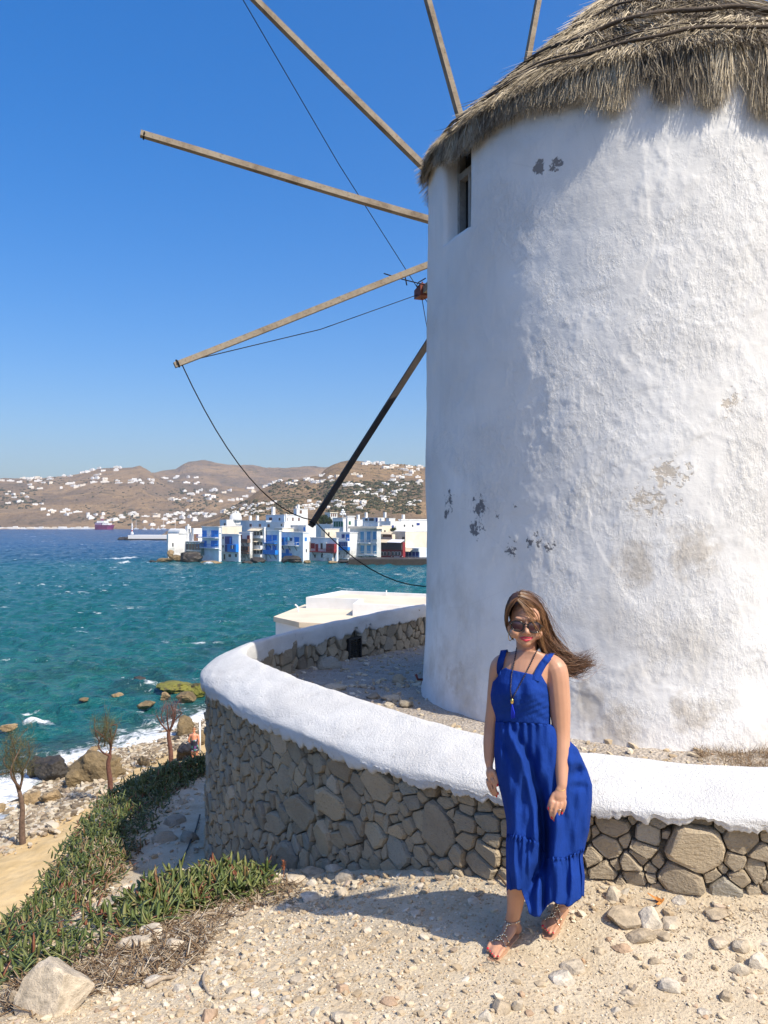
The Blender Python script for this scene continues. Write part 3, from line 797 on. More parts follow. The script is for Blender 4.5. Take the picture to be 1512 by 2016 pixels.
# inner face of the far side
in_lo, in_hi = float(_ss[NOSE]) - 1.9, WLEN - 1.6
zlo_in = lambda u: float(terrace_z(*[float(q) for q in wall_at(u, -0.16)])) - 0.03
zhi_in = lambda u: 0.45
GRATE_S = float(np.interp(0, [0], [0]))
# arc length where the iron grate sits (photo column 697 on the inner face)
_ix, _iy = wall_at(_ss, -0.2); _ipx = CX + FPX*_ix/_iy; kk = np.where(_ss > _ss[NOSE] + 0.6)[0]
GRATE_S = float(np.interp(697, _ipx[kk], _ss[kk]))
def rad_in(u, z, r_, f):
    k = 1.0 - 0.55*f**0.6; a, b = r_.uniform(0.09, 0.16)*k, r_.uniform(0.06, 0.10)*k
    return (a, b) if r_.random() < 0.75 else (b, a)
gs = [(GRATE_S, 0.27, 0.17, 0.24, 0.0)]
sin_ = pack(gs, in_lo, in_hi, zlo_in, zhi_in, rad_in, 3500, 8)
inner = []
for i, poly in cells(sin_, zlo_in, zhi_in, 0.014):
    if i == 0: continue
    V, F, size = stone_mesh(poly, -1, r_, 0.06); inner.append((size, V, F))
outer.sort(key=lambda t: -t[0]); inner.sort(key=lambda t: -t[0])
single = outer[:240] + inner[:58]; rest = outer[240:] + inner[58:]
for size, V, F in single:
    me = bpy.data.meshes.new('stone'); me.from_pydata(V, [], F); smooth(me, False)
    link('stone', me, M['stone'], wall)
b = MB()
for size, V, F in rest: b.add(V, F)
o = b.build('small_stones', M['stone'], wall); o['kind'] = 'stuff'
# grate in the inner face
M['iron'] = simple('black_iron', (0.022, 0.021, 0.02), 0.6, 0.3, 20, 0.3)
gx, gy = [float(q) for q in wall_at(GRATE_S, -0.205)]; hx, hy = [float(q) for q in wall_at(GRATE_S + 0.1, -0.205)]
gt = Vector((hx - gx, hy - gy, 0)).normalized(); gn = Vector((gt.y, -gt.x, 0))
mx = Matrix(((gt.x, gn.x, 0, gx), (gt.y, gn.y, 0, gy), (0, 0, 1, 0.08), (0, 0, 0, 1)))
g = MB(); gw, gh = 0.16, 0.36
for lo, hi in (((-gw, -.02, 0), (-gw + .025, .02, gh)), ((gw - .025, -.02, 0), (gw, .02, gh)), ((-gw + .025, -.02, 0), (gw - .025, .02, .025)), ((-gw + .025, -.02, gh - .025), (gw - .025, .02, gh))): g.box(lo, hi, mx)
gr = g.build('iron_grate', M['iron'])
tag(gr, 'small black iron mesh grate let into the inner face of the far wall', 'grate')
for q in range(1, 12):
    MB().box((-gw + .025, -.008, gh*q/12 - .004), (gw - .025, .008, gh*q/12 + .004), mx).build('bar', M['iron'], gr)
for q in range(1, 9):
    xx = -gw + 2*gw*q/9; MB().box((xx - .003, -.014, .025), (xx + .003, -.0085, gh - .025), mx).build('bar', M['iron'], gr)
# ------------------------------------------------------------------ sea
SEAZ = -12.8
SHORE = [(-40, 12), (-30, 22), (-22, 31), (-18.9, 38.8), (-19.2, 46.6), (-15.9, 52.5), (-13.4, 58.4), (-8, 66), (0, 76), (14, 88), (60, 130)]
_sh = np.array(SHORE, dtype=float)
def shore_d(X, Y):
    """Signed distance seaward of the waterline."""
    X = np.asarray(X, dtype=float); Y = np.asarray(Y, dtype=float); best = np.full(X.shape, 1e9); sg = np.zeros(X.shape)
    for a, b in zip(_sh[:-1], _sh[1:]):
        dx, dy = b - a; t = np.clip(((X-a[0])*dx + (Y-a[1])*dy)/(dx*dx + dy*dy), 0, 1)
        qx, qy = X - a[0] - t*dx, Y - a[1] - t*dy; q = qx*qx + qy*qy; m = q < best
        best = np.where(m, q, best); sg = np.where(m, np.sign(dx*(Y - a[1]) - dy*(X - a[0])), sg)
    return np.sqrt(best) * sg
def S(px, py, z=SEAZ):
    """The point at height z seen at (px, py)."""
    return P(px, py, (CAMZ - z) * FPX / (py - HY))
nr, nc = 560, 560
dep = np.exp(np.linspace(math.log(22), math.log(1500), nr)); cr = np.linspace(-900, 1900, nc)
D2 = dep[:, None] + 0*cr[None, :]; X = (cr[None, :] - CX)/FPX*D2; Y = D2
Z = np.zeros_like(X); wr_ = np.random.default_rng(3)
warp = vfbm(X*0.03, Y*0.03, 0.0, 3)*3
for q in range(15):
    a = math.radians(wr_.normal(-118, 26)); lam = float(wr_.choice([2.0, 2.9, 3.8, 5.2, 7.5, 10.5])) * wr_.uniform(0.85, 1.15); amp = 0.016 * lam**0.9
    w = np.sin((X*math.cos(a) + Y*math.sin(a) + warp*0.35)*2*math.pi/lam + wr_.uniform(0, 6.28) + vfbm(X/lam*0.25, Y/lam*0.25, q, 2)*2.0)
    fade = np.clip(lam*900/np.maximum(D2, 1)**1.32 - 0.25, 0, 1)
    Z += amp * (1 - np.abs(w))**1.3 * 1.7 * fade - amp*0.6*fade
sd = shore_d(X, Y)
Z = Z * np.clip(sd/12 + 0.35, 0.2, 1.0)
foam = np.zeros_like(X)
def blob(px, py, rx, ry, amt, lift=0.0):
    global foam, Z
    c = S(px, py); d = (c - Vector((0, 0, CAMZ))).length
    ax_, ay_ = rx/FPX*c.y, ry/FPX*c.y*c.y/(CAMZ - SEAZ)
    g = np.exp(-((X - c.x)/ax_)**2 - ((Y - c.y)/ay_)**2); foam += amt*g; Z += lift*g
blob(88, 1429, 34, 7, 0.85, 0.45); blob(60, 1432, 18, 5, 0.5, 0.3); blob(330, 1448, 30, 8, 0.75, 0.25); blob(300, 1462, 35, 8, 0.55); blob(150, 1500, 40, 12, 0.7); blob(120, 1500, 14, 10, .6)
blob(200, 1490, 40, 12, 0.55); blob(20, 1540, 40, 22, 0.75); blob(30, 1580, 30, 20, 0.6); blob(303, 1348, 20, 8, 0.65, 0.1); blob(270, 1345, 30, 6, 0.35); blob(385, 1415, 14, 8, .9, .3); blob(240, 1480, 30, 8, .6)
blob(245, 1108, 10, 1.6, 1.1, 0.5); blob(232, 1099, 30, 1.8, 0.75); blob(262, 1097, 12, 1.2, .7); blob(300, 1107, 14, 1.2, .7); blob(415, 1109, 10, 2.6, 1.0, 0.8); blob(447, 1225, 24, 4, 0.55, 0.15); blob(405, 1229, 16, 3, 0.35); blob(590, 1110, 10, 1.2, .6); blob(540, 1112, 12, 1.0, .5)
blob(40, 1272, 50, 4, 0.3); blob(520, 1205, 30, 4, 0.3); blob(350, 1325, 20, 3, .4); blob(390, 1330, 15, 4, .5); blob(130, 1535, 20, 6, .4); blob(215, 1508, 25, 8, .5)
foam += 0.70*np.clip(1 - np.abs(sd - 1.2)/5.5, 0, 1)
foam *= 0.8
rock_shade = np.clip(1 - np.abs(sd - 6)/9, 0, 1)
V = np.stack([X, Y, SEAZ + Z], -1).reshape(-1, 3)
sea_me = fast_mesh('sea', V, grid_faces(nr, nc), tint=foam.ravel())
a = sea_me.attributes.new('shore', 'FLOAT', 'POINT'); a.data.foreach_set('value', sd.ravel().astype(np.float32))
def sea_mat():
    t = NT('sea_water'); p = t.pos(); sp = t.n('SeparateXYZ'); t.lk(p, sp.inputs[0]); y = sp.outputs[1]
    sh = t.attr('shore'); fm_ = t.attr('tint')
    pn = t.mapping(p, (0.012, 0.006, 1)); big = t.noise(pn, 1.0, 4, 0.55)
    dist = t.math('ADD', y, t.math('MULTIPLY', t.math('SUBTRACT', big, 0.5), 260))
    deep = t.ramp(t.rng(dist, 40, 640), [(0.0, (0.010, 0.110, 0.105)), (0.22, (0.007, 0.105, 0.112)), (0.38, (0.006, 0.105, 0.125)), (0.5, (0.005, 0.065, 0.125)), (0.68, (0.004, 0.058, 0.150)), (1.0, (0.003, 0.052, 0.150))])
    # pale sand patches, weed and rock under shallow water
    pat = t.noise(t.mapping(p, (0.05, 0.022, 1)), 1.0, 5, 0.6, 0.5)
    shal = t.rng(sh, 4, 110, 1, 0)
    col = t.mix(t.math('MULTIPLY', t.rng(pat, 0.52, 0.70), shal), deep, (0.035, 0.17, 0.12))
    pat2 = t.noise(t.mapping(p, (0.16, 0.07, 1), loc=(3, 9, 0)), 1.0, 5, 0.6)
    col = t.mix(t.math('MULTIPLY', t.math('MULTIPLY', t.rng(pat2, 0.47, 0.62), t.rng(sh, 3, 50, 0.95, 0)), 0.85), col, (0.022, 0.050, 0.045))
    col = t.mix(t.rng(sh, 0.5, 7, 0.55, 0), col, (0.07, 0.075, 0.05))
    fs = t.noise(t.mapping(p, (1.0, 1.0, 1)), 0.9, 7, 0.72, 1.2); fl = t.voro(t.mapping(p, (0.7, 0.7, 1)), 1.1, 'DISTANCE_TO_EDGE')
    thr = t.math('ADD', fm_, t.math('MULTIPLY', t.math('SUBTRACT', fs, 0.5), 1.7))
    thr = t.math('SUBTRACT', thr, t.math('MULTIPLY', fl, 0.35))
    fmask = t.rng(thr, 0.34, 0.62)
    caps = t.noise(t.mapping(p, (0.10, 0.20, 1), rot=(0, 0, math.radians(20))), 1.0, 6, 0.7, 0.3)
    fmask = t.math('MAXIMUM', fmask, t.rng(caps, 0.655, 0.69, 0, 0.9))
    fmask = t.math('MAXIMUM', fmask, t.math('MULTIPLY', t.rng(t.noise(t.mapping(p, (0.035, 0.09, 1)), 1.0, 7, 0.75), 0.635, 0.68), 0.85))
    col = t.mix(fmask, col, (0.78, 0.80, 0.80))
    h = t.math('ADD', t.noise(t.mapping(p, (1.0, 1.6, 1), rot=(0, 0, 0.4)), 0.75, 6, 0.62, 0.3), t.math('MULTIPLY', t.noise(t.mapping(p, (0.22, 0.5, 1), rot=(0, 0, 0.3)), 1.0, 5, 0.6), 2.2))
    t.bump(h, 1.0, 0.6)
    t.base(col, t.rng(fmask, 0, 1, 0.20, 0.9), 0.28)
    return t.m
M['sea'] = sea_mat()
tag(link('sea', sea_me, M['sea']), kind='structure')

# ------------------------------------------------------------------ beach below the bank
_bp = [(-60, 60, -14.5), (-40, 40, -14.5), (-45, 20, -14.3), (-30, 50, -14.2), (-25, 60, -14.3), (-20, 70, -14.6), (-5, 90, -15), (20, 110, -15)]
for x, y in SHORE[:-1]: _bp.append((x, y, SEAZ - 0.05))
for px, py in ((-60, 1950), (30, 1800), (120, 1700), (200, 1600), (300, 1548), (390, 1510), (450, 1500), (60, 1730), (250, 1560), (100, 1760), (330, 1525)): _bp.append(tuple(S(px, py, -11.5)))
for px, py in ((0, 1680), (120, 1600), (250, 1525), (330, 1490), (60, 1640)): _bp.append(tuple(S(px, py, -11.95)))
_bp += [(-6, 25, -9.5), (0, 36, -11), (-2, 46, -11.3), (4, 60, -11.6), (12, 40, -10), (20, 70, -11.5), (-10, 17, -9), (30, 90, -12), (-3, 55, -11.7)]
beach_f = tps(_bp, 0.02)
bx = np.linspace(-55, 40, 330); by = np.concatenate([np.linspace(8, 70, 330), np.linspace(70.5, 120, 40)])
X, Y = np.meshgrid(bx, by); sdb = shore_d(X, Y)
Z = beach_f(X, Y) + 0.10*vfbm(X*0.5, Y*0.5, 0, 4) + 0.05*vfbm(X*2.1, Y*2.1, 3, 4)*np.clip((sdb + 9)/4, 0.1, 1)
def beach_z(x, y): return float(beach_f(np.array([x]), np.array([y]))[0])
bm_ = fast_mesh('beach', np.stack([X, Y, Z], -1).reshape(-1, 3), grid_faces(len(by), len(bx)))
a = bm_.attributes.new('shore', 'FLOAT', 'POINT'); a.data.foreach_set('value', sdb.ravel().astype(np.float32))
def beach_mat():
    t = NT('beach_sand_and_shingle'); p = t.pos(); sh = t.attr('shore')
    n1 = t.noise(p, 0.35, 4, 0.6); n2 = t.noise(p, 1.1, 5, 0.65)
    sand = t.ramp(n2, [(0.3, (0.50, 0.35, 0.165)), (0.7, (0.60, 0.445, 0.24))])
    v = t.voro(p, 2.6, 'F1', 'Color'); vg = t.n('SeparateColor'); t.lk(v, vg.inputs[0])
    shing = t.ramp(vg.outputs[0], [(0.0, (0.12, 0.095, 0.065)), (0.4, (0.29, 0.235, 0.16)), (0.75, (0.44, 0.38, 0.28)), (1.0, (0.56, 0.50, 0.40))])
    shing = t.mix(t.rng(t.noise(p, 0.8, 5, 0.6), 0.5, 0.68, 0, 0.6), shing, (0.24, 0.165, 0.085))
    k = t.rng(t.math('ADD', sh, t.math('MULTIPLY', t.math('SUBTRACT', n1, 0.5), 3.0)), -4.7, -3.7)
    col = t.mix(k, sand, shing)
    col = t.mix(t.rng(sh, -1.6, -0.3, 0, 0.75), col, (0.075, 0.06, 0.045))
    t.bump(t.math('MULTIPLY', t.math('ADD', t.voro(p, 2.6), t.noise(p, 3, 4)), t.rng(k, 0, 1, 0.15, 1)), 1.0, 0.22)
    return t.base(col, 0.95, 0.1)
M['beach'] = beach_mat()
tag(link('beach', bm_, M['beach']), kind='structure')

# ------------------------------------------------------------------ rocks
import bmesh
def rock_mesh(name, seed, sx, sy, sz, sub=3, rough=0.22, cuts=7):
    bm = bmesh.new(); bmesh.ops.create_icosphere(bm, subdivisions=sub, radius=1.0); r_ = random.Random(seed)
    pl_ = []
    for _ in range(cuts):
        n_ = Vector((r_.gauss(0, 1), r_.gauss(0, 1), r_.gauss(0.2, 0.8))).normalized(); pl_.append((n_, r_.uniform(0.55, 0.86)))
    o = Vector((seed*3.1 % 50, seed*1.7 % 50, seed*0.9 % 50))
    for v in bm.verts:
        c = v.co.copy()
        for n_, d in pl_:
            e = c.dot(n_) - d
            if e > 0: c -= n_*e*0.92
        c *= 1 + rough*0.6*mnoise.fractal(c*1.3 + o, 1.0, 2.0, 3) + rough*0.22*mnoise.fractal(c*5 + o, 1.0, 2.0, 3)
        v.co = Vector((c.x*sx, c.y*sy, c.z*sz))
    me = bpy.data.meshes.new(name); bm.to_mesh(me); bm.free(); smooth(me, False); return me
def rock_mat(name, c, wet=0.0, green=None):
    t = NT(name); p = t.pos(); s_ = 1.0
    a = t.noise(p, 1.6, 6, 0.65, 0.4); f = t.noise(p, 9, 5, 0.65)
    col = t.ramp(a, [(0.3, tuple(x*0.55 for x in c)), (0.55, c), (0.75, tuple(min(1, x*1.4) for x in c))])
    col = t.mix(t.rng(f, 0.55, 0.72, 0, 0.6), col, tuple(x*0.35 for x in c))
    if green: col = t.mix(t.rng(a, 0.38, 0.52), col, green)
    t.bump(t.math('ADD', a, t.math('MULTIPLY', f, 0.5)), 0.8, 0.15); return t.base(col, 0.75 - wet, 0.3)
M['shore_rock'] = rock_mat('brown_shore_rock', (0.20, 0.145, 0.075)); M['dark_rock'] = rock_mat('wet_black_rock', (0.05, 0.042, 0.033), 0.25)
M['weed_rock'] = rock_mat('weed_covered_rock', (0.09, 0.075, 0.04), 0.1, (0.20, 0.19, 0.035)); M['tan_rock'] = rock_mat('tan_shore_rock', (0.33, 0.23, 0.12))
RK = [(187, 1512, 92, 62, 'shore_rock', 'largest olive brown rock standing in the surf between two young trees'),
      (145, 1535, 50, 34, 'shore_rock', 'low brown rock touching the left foot of the big olive rock'),
      (95, 1516, 62, 48, 'dark_rock', 'dark wet rock in the surf just right of the bushy tree crown'),
      (72, 1510, 44, 40, 'dark_rock', 'dark wet rock partly hidden by the bushy tree crown'),
      (60, 1572, 38, 30, 'tan_rock', 'smooth tan slab of rock tilted beside the trunk of the bushy tree'),
      (100, 1570, 48, 26, 'tan_rock', 'rounded brown boulder on the shingle right of the tilted slab'),
      (360, 1430, 40, 42, 'shore_rock', 'tall brown rock at the waterline right of the bare reddish tree'),
      (385, 1452, 40, 30, 'shore_rock', 'brown rock on the shore just behind the bather'),
      (365, 1480, 44, 34, 'dark_rock', 'black rock on the shingle left of the bather'),
      (345, 1352, 88, 16, 'weed_rock', 'long flat rock shelf covered with yellow green weed in the sea'),
      (385, 1357, 50, 26, 'weed_rock', 'weedy rock shelf end nearest to the stone wall'),
      (325, 1369, 26, 14, 'tan_rock', 'small square tan rock below the weedy shelf'),
      (365, 1372, 40, 18, 'shore_rock', 'half sunken brown rock right below the weedy shelf'),
      (286, 1387, 36, 14, 'shore_rock', 'low brown rock alone in the water above the bare tree'),
      (272, 1338, 28, 10, 'dark_rock', 'black rock washed by foam left of the weedy shelf'),
      (16, 1432, 34, 12, 'tan_rock', 'flat tan rock in the water at the far left beside a breaking wave'),
      (230, 1368, 24, 7, 'tan_rock', 'pale rock just breaking the surface in open water'),
      (165, 1377, 20, 6, 'shore_rock', 'tiny brown rock breaking the surface left of the pale one'),
      (185, 1474, 26, 6, 'tan_rock', 'small reddish rock awash behind the middle tree'),
      (282, 1500, 24, 20, 'shore_rock', 'grey stone at the edge of the shingle near the bare tree'),
      (235, 1522, 28, 10, 'shore_rock', 'low reddish stone right of the middle tree trunk'),
      (172, 1553, 20, 10, 'tan_rock', 'orange brown stone on shingle left of the middle tree trunk'),
      (0, 1590, 20, 16, 'tan_rock', 'small brown rock at the left edge in the foam'),
      (345, 1455, 20, 10, 'dark_rock', 'small dark rock behind the bare tree trunk'), (320,1465,16,8,'dark_rock','low dark rock in the foam left of the bare tree trunk')]
for i, (px, py, w, h, m, lab) in enumerate(RK):
    base = S(px, py + h*0.5, SEAZ)
    if py > 1480 or (px > 300 and py > 1425):
        for _ in range(6):
            zz = max(SEAZ, beach_z(base.x, base.y)); base = S(px, py + h*0.45, zz)
    d = base.y; W, H = w/FPX*d/2, h/FPX*d
    o = link('rock', rock_mesh('rock', i + 1, W*1.1, W*0.9, H*0.62, 4, 0.35, 9), M[m]); o.location = base + Vector((0, W*0.4, H*0.33)); o.rotation_euler = (0, 0, i*1.3)
    tag(o, lab, 'rock', 'rocks along the shore')
# shingle on the beach: one mass
def pebbles(n, pts, smin, smax, seed, flat=0.6, power=2.5):
    """Many small faceted stones in one mesh; pts(n) gives ground points (n, 3)."""
    g = np.random.default_rng(seed)
    ico = bmesh.new(); bmesh.ops.create_icosphere(ico, subdivisions=1, radius=1.0)
    B = np.array([v.co[:] for v in ico.verts]); Fi = np.array([[v.index for v in f.verts] for f in ico.faces]); ico.free()
    c = pts(n); s = smin + (smax - smin)*g.random(n)**power
    sc = s[:, None]*g.uniform(0.55, 1.3, (n, 3)); sc[:, 2] *= flat
    ang = g.uniform(0, 6.28, n); ca, sa = np.cos(ang), np.sin(ang)
    V = B[None]*(1 + g.uniform(-0.28, 0.28, (n, len(B), 1)))
    V = np.clip(V, -0.8, 0.8)*sc[:, None, :]
    tilt = g.normal(0, 0.3, n)
    x = V[..., 0]*ca[:, None] - V[..., 1]*sa[:, None]; y_ = V[..., 0]*sa[:, None] + V[..., 1]*ca[:, None]; z = V[..., 2] + x*tilt[:, None]
    V = np.stack([x, y_, z], -1) + c[:, None, :] + np.array([0, 0, 1])*(sc[:, 2]*0.30)[:, None, None]
    F = (np.arange(n)[:, None, None]*len(B) + Fi[None]).reshape(-1, 3)
    return V.reshape(-1, 3), F, np.repeat(g.random(n), len(B))
def pebble_mat(name, stops):
    t = NT(name); p = t.pos(); f = t.noise(p, 90, 4, 0.6)
    col = t.ramp(t.attr('tint'), stops)
    col = t.mix(t.rng(f, 0.5, 0.75, 0, 0.4), col, (0.30, 0.25, 0.19)); t.bump(f, 0.4, 0.006); return t.base(col, 0.9, 0.15)
M['shingle'] = pebble_mat('shingle', [(0.0, (0.13, 0.10, 0.07)), (0.3, (0.30, 0.23, 0.15)), (0.6, (0.46, 0.39, 0.28)), (0.85, (0.56, 0.50, 0.40)), (1.0, (0.36, 0.25, 0.15))])
def shingle_pts(n):
    g = np.random.default_rng(5); out = np.zeros((0, 2))
    while len(out) < n:
        q = np.stack([g.uniform(-26, -7, n), g.uniform(26, 60, n)], 1); s_ = shore_d(q[:, 0], q[:, 1]) + g.normal(0, 0.7, n)
        out = np.concatenate([out, q[(s_ < 0.6) & (s_ > -4.3)]])
    out = out[:n]; return np.stack([out[:, 0], out[:, 1], beach_f(out[:, 0], out[:, 1])], 1)
V, F, T_ = pebbles(17000, shingle_pts, 0.03, 0.26, 6)
tag(link('shingle', fast_mesh('shingle', V, F, T_, sm=False), M['shingle']), kind='stuff')

# ------------------------------------------------------------------ hills
def hill_mat(name, near):
    t = NT(name); p = t.pos(); k = 1.0 if near else 0.5
    a = t.noise(t.mapping(p, (1, 1, 2.5)), 0.0045*(2 if near else 1), 6, 0.62, 0.6); b_ = t.noise(t.mapping(p, (1, 1, 2)), 0.03*k*1.5, 6, 0.7); c = t.noise(p, 0.16*k, 5, 0.7)
    col = t.ramp(a, [(0.32, (0.175, 0.135, 0.095)), (0.46, (0.235, 0.165, 0.105)), (0.56, (0.335, 0.225, 0.125)), (0.7, (0.24, 0.18, 0.125))])
    col = t.mix(t.rng(b_, 0.54, 0.66, 0, 0.85), col, (0.075, 0.072, 0.048))
    col = t.mix(t.rng(c, 0.55, 0.75, 0, 0.6), col, (0.36, 0.29, 0.215)); col = t.mix(t.rng(c, 0.42, 0.30, 0, 0.6), col, (0.085, 0.07, 0.05))
    v = t.voro(t.mapping(p, (1, 1, 3)), 0.02*k*2, 'DISTANCE_TO_EDGE')          # dry field walls
    col = t.mix(t.rng(v, 0.0, 0.025, 0.35, 0), col, (0.10, 0.085, 0.065))
    t.bump(t.math('ADD', b_, t.math('MULTIPLY', c, 0.5)), 1.0, 7.0 if near else 13.0)
    return t.base(col, 1.0, 0.0)
M['hill_far'] = hill_mat('far_dry_hillside', False); M['hill_near'] = hill_mat('near_dry_hillside', True)
def hill(name, cols, depths, prof, m, amp, seed):
    """prof(px) -> screen rows at the given depths; heights follow from them, then noise."""
    C = np.array(cols, dtype=float); Dp = np.exp(np.linspace(math.log(depths[0]), math.log(depths[-1]), 150))
    rows = np.array([prof(c) for c in C])                         # cols, len(depths)
    Yr = np.stack([np.interp(Dp, depths, r) for r in rows], 1)    # depth, col
    D2 = Dp[:, None] + 0*C[None]; X = (C[None] - CX)/FPX*D2; Z = CAMZ - (Yr - HY)/FPX*D2
    w = np.clip((Dp - depths[0])/(depths[1] - depths[0]), 0, 1)[:, None]
    Z = Z + amp*w*(vfbm(X*0.004, D2*0.004, seed, 5, 0.55) + 0.25*vfbm(X*0.03, D2*0.03, seed + 3, 4, 0.6))
    o = link(name, fast_mesh(name, np.stack([X, D2, Z], -1).reshape(-1, 3), grid_faces(150, len(C))), m); tag(o, kind='structure')
    proj = HY - (Z - CAMZ)*FPX/D2
    return dict(C=C, D=Dp, Z=Z, proj=proj)
def itp(px, tab): return float(np.interp(px, [a for a, _ in tab], [b for _, b in tab]))
ridgeA = [(-600, 960), (-100, 965), (150, 960), (240, 946), (272, 934), (290, 932), (305, 931), (345, 925), (362, 914), (375, 909), (400, 905), (430, 911), (447, 913), (470, 914), (495, 912), (520, 917), (560, 920), (600, 920), (650, 921), (700, 918), (800, 925), (1400, 940)]
ridgeB = [(-600, 955), (-200, 948), (0, 942), (60, 940), (100, 937), (135, 936), (165, 931), (190, 926), (208, 924), (230, 923), (262, 921), (278, 919), (290, 926), (305, 935), (330, 943), (380, 948), (450, 960), (520, 970), (1400, 985)]
H_FAR = hill('far_hills', np.linspace(-650, 1450, 330), [1345, 1420, 1700, 2050, 2350, 2600, 3000, 3300],
    lambda c: [1044, 1036, itp(c, ridgeB)*0.45 + 1034*0.55, itp(c, ridgeB)*0.82 + 1034*0.18, itp(c, ridgeB), itp(c, ridgeB) + 8, itp(c, ridgeA), itp(c, ridgeA) + 40], M['hill_far'], 7.0, 1.0)
ridgeN = [(240, 1056), (310, 1050), (345, 1040), (400, 1024), (440, 1006), (480, 985), (512, 962), (540, 950), (559, 946), (600, 942), (630, 936), (640, 924), (655, 915), (672, 909), (690, 906), (712, 909), (725, 910), (760, 915), (800, 918), (830, 921), (1000, 915), (1200, 925), (1400, 950)]
H_NEAR = hill('near_hill', np.linspace(235, 1450, 260), [330, 420, 560, 800, 1000, 1150, 1300],
    lambda c: [1112, itp(c, [(330, 1092), (395, 1086), (430, 1064)]), itp(c, [(340, 1072), (420, 1056), (500, 1046), (700, 1042)]), itp(c, ridgeN)*0.5 + itp(c, [(300, 1058), (380, 1042), (500, 1032)])*0.5, itp(c, ridgeN)*0.88 + itp(c, [(300, 1050), (380, 1040), (500, 1032)])*0.12, itp(c, ridgeN), itp(c, ridgeN) + 60], M['hill_near'], 2.6, 5.0)
def hill_hit(H, px, py):
    c = np.interp(px, H['C'], np.arange(len(H['C']))); i = int(c); f = c - i; j = min(i + 1, len(H['C']) - 1)
    pr_ = H['proj'][:, i]*(1 - f) + H['proj'][:, j]*f; k = np.where(pr_ <= py)[0]
    if len(k) == 0: k = [int(np.argmin(pr_))]
    k = int(k[0]); zz = H['Z'][k, i]*(1 - f) + H['Z'][k, j]*f; d = H['D'][k]
    return Vector(((px - CX)/FPX*d, d, zz))
# white houses on the hills
def white_mat():
    t = NT('limewash_white'); r = t.rand(); p = t.pos()
    col = t.ramp(r, [(0.0, (0.78, 0.76, 0.72)), (0.7, (0.80, 0.79, 0.77)), (1.0, (0.70, 0.62, 0.50))])
    return t.base(t.mix(t.rng(t.noise(p, 0.8, 4), 0.5, 0.8, 0, 0.3), col, (0.62, 0.58, 0.52)), 0.9, 0.1)
M['white'] = white_mat(); M['pane_dark'] = NT('dark_opening').base((0.03, 0.03, 0.035), 0.4, 0.4)
tmpl = []
for k, boxes in enumerate(([(-.5,-.35,-.4,.5,.35,1), (-.1,-.55,-.4,.35,-.35,.6)], [(-.6,-.3,-.4,.1,.3,.7), (.1,-.35,-.4,.6,.3,1.0)], [(-.5,-.4,-.4,.5,.4,.75), (-.25,-.25,.75,.3,.3,1.15)], [(-.8,-.3,-.4,.0,.3,.6), (.0,-.3,-.4,.8,.35,.62), (-.3,-.2,.6,.2,.3,1.0)])):
    b = MB()
    for x0, y0, z0, x1, y1, z1 in boxes: b.box((x0, y0, z0), (x1, y1, z1))
    me = bpy.data.meshes.new('hill_house'); me.from_pydata(b.v, [], b.f); me.materials.append(M['white'])
    d = MB()
    for q in range(4): d.box((-.42 + q*.23, -boxes[0][4]-.012 if False else boxes[0][1] - .012, .18), (-.32 + q*.23, boxes[0][1] + .01, .55))
    dm = bpy.data.meshes.new('window'); dm.from_pydata(d.v, [], d.f); dm.materials.append(M['pane_dark'])
    tmpl.append((me, dm))
CL = [('F', 160, 918, 214, 938, 9, 'white house stepping up the left skyline ridge'), ('F', 225, 921, 243, 931, 4, 'white house at the top of the left skyline ridge'),
      ('F', 42, 936, 150, 953, 15, 'white house in the long band just under the left skyline'), ('F', 108, 952, 164, 964, 7, 'white house below the long band under the left skyline'),
      ('F', 0, 945, 85, 1000, 16, 'white house on the green slope at the far left'), ('F', 167, 942, 212, 951, 6, 'white house in the short row under the skyline houses'),
      ('F', 218, 945, 305, 954, 11, 'white house in the row below the pointed brown hilltop'), ('F', 317, 939, 390, 956, 9, 'white house below the highest brown mountain'),
      ('F', 335, 964, 430, 990, 14, 'white house among scrub halfway up the slope left of the cable'), ('F', 83, 1004, 155, 1017, 9, 'white house in the isolated row low on the bare left slope'),
      ('F', 167, 1012, 275, 1027, 16, 'white house above the port behind the ferry'), ('F', 275, 1012, 345, 1041, 13, 'white house by the far shore left of the dome church'), ('F', 345, 1005, 425, 1036, 20, 'white house on the slope behind the blue balcony houses'),
      ('N', 520, 944, 590, 957, 9, 'white house on the near hill left shoulder'), ('N', 596, 942, 628, 952, 5, 'white house just under the near hill crest'), ('N', 630, 937, 668, 951, 6, 'white house left of the black sail pole high on the hill'),
      ('N', 715, 910, 756, 919, 6, 'white house on the crest right of the black sail pole'), ('N', 758, 915, 830, 933, 11, 'white house on the crest beside the windmill'), ('N', 690, 935, 715, 962, 5, 'white house right beside the upper sail pole'),
      ('N', 755, 937, 828, 958, 14, 'white house high on the right slope beside the windmill'), ('N', 675, 950, 700, 966, 3, 'white house directly behind the sail pole'), ('N', 700, 965, 760, 983, 10, 'white house in the large stepped group mid slope'),
      ('N', 750, 957, 797, 990, 9, 'white house among dark trees mid slope near the windmill'), ('N', 703, 988, 738, 1004, 5, 'white house above the clustered globe lamp'), ('N', 640, 984, 700, 1003, 10, 'white house in the steep group right behind the sail pole foot'),
      ('N', 587, 986, 632, 1004, 9, 'white house on the slope above the tallest town block'), ('N', 440, 996, 490, 1020, 15, 'white house on the slope above the dome church'), ('N', 487, 990, 540, 1012, 12, 'white house on the slope above the grey blue town front'),
      ('N', 796, 985, 828, 997, 4, 'white house low on the slope at the windmill edge'), ('F', 420, 962, 500, 992, 10, 'white house in the brown valley left of the near hill')]
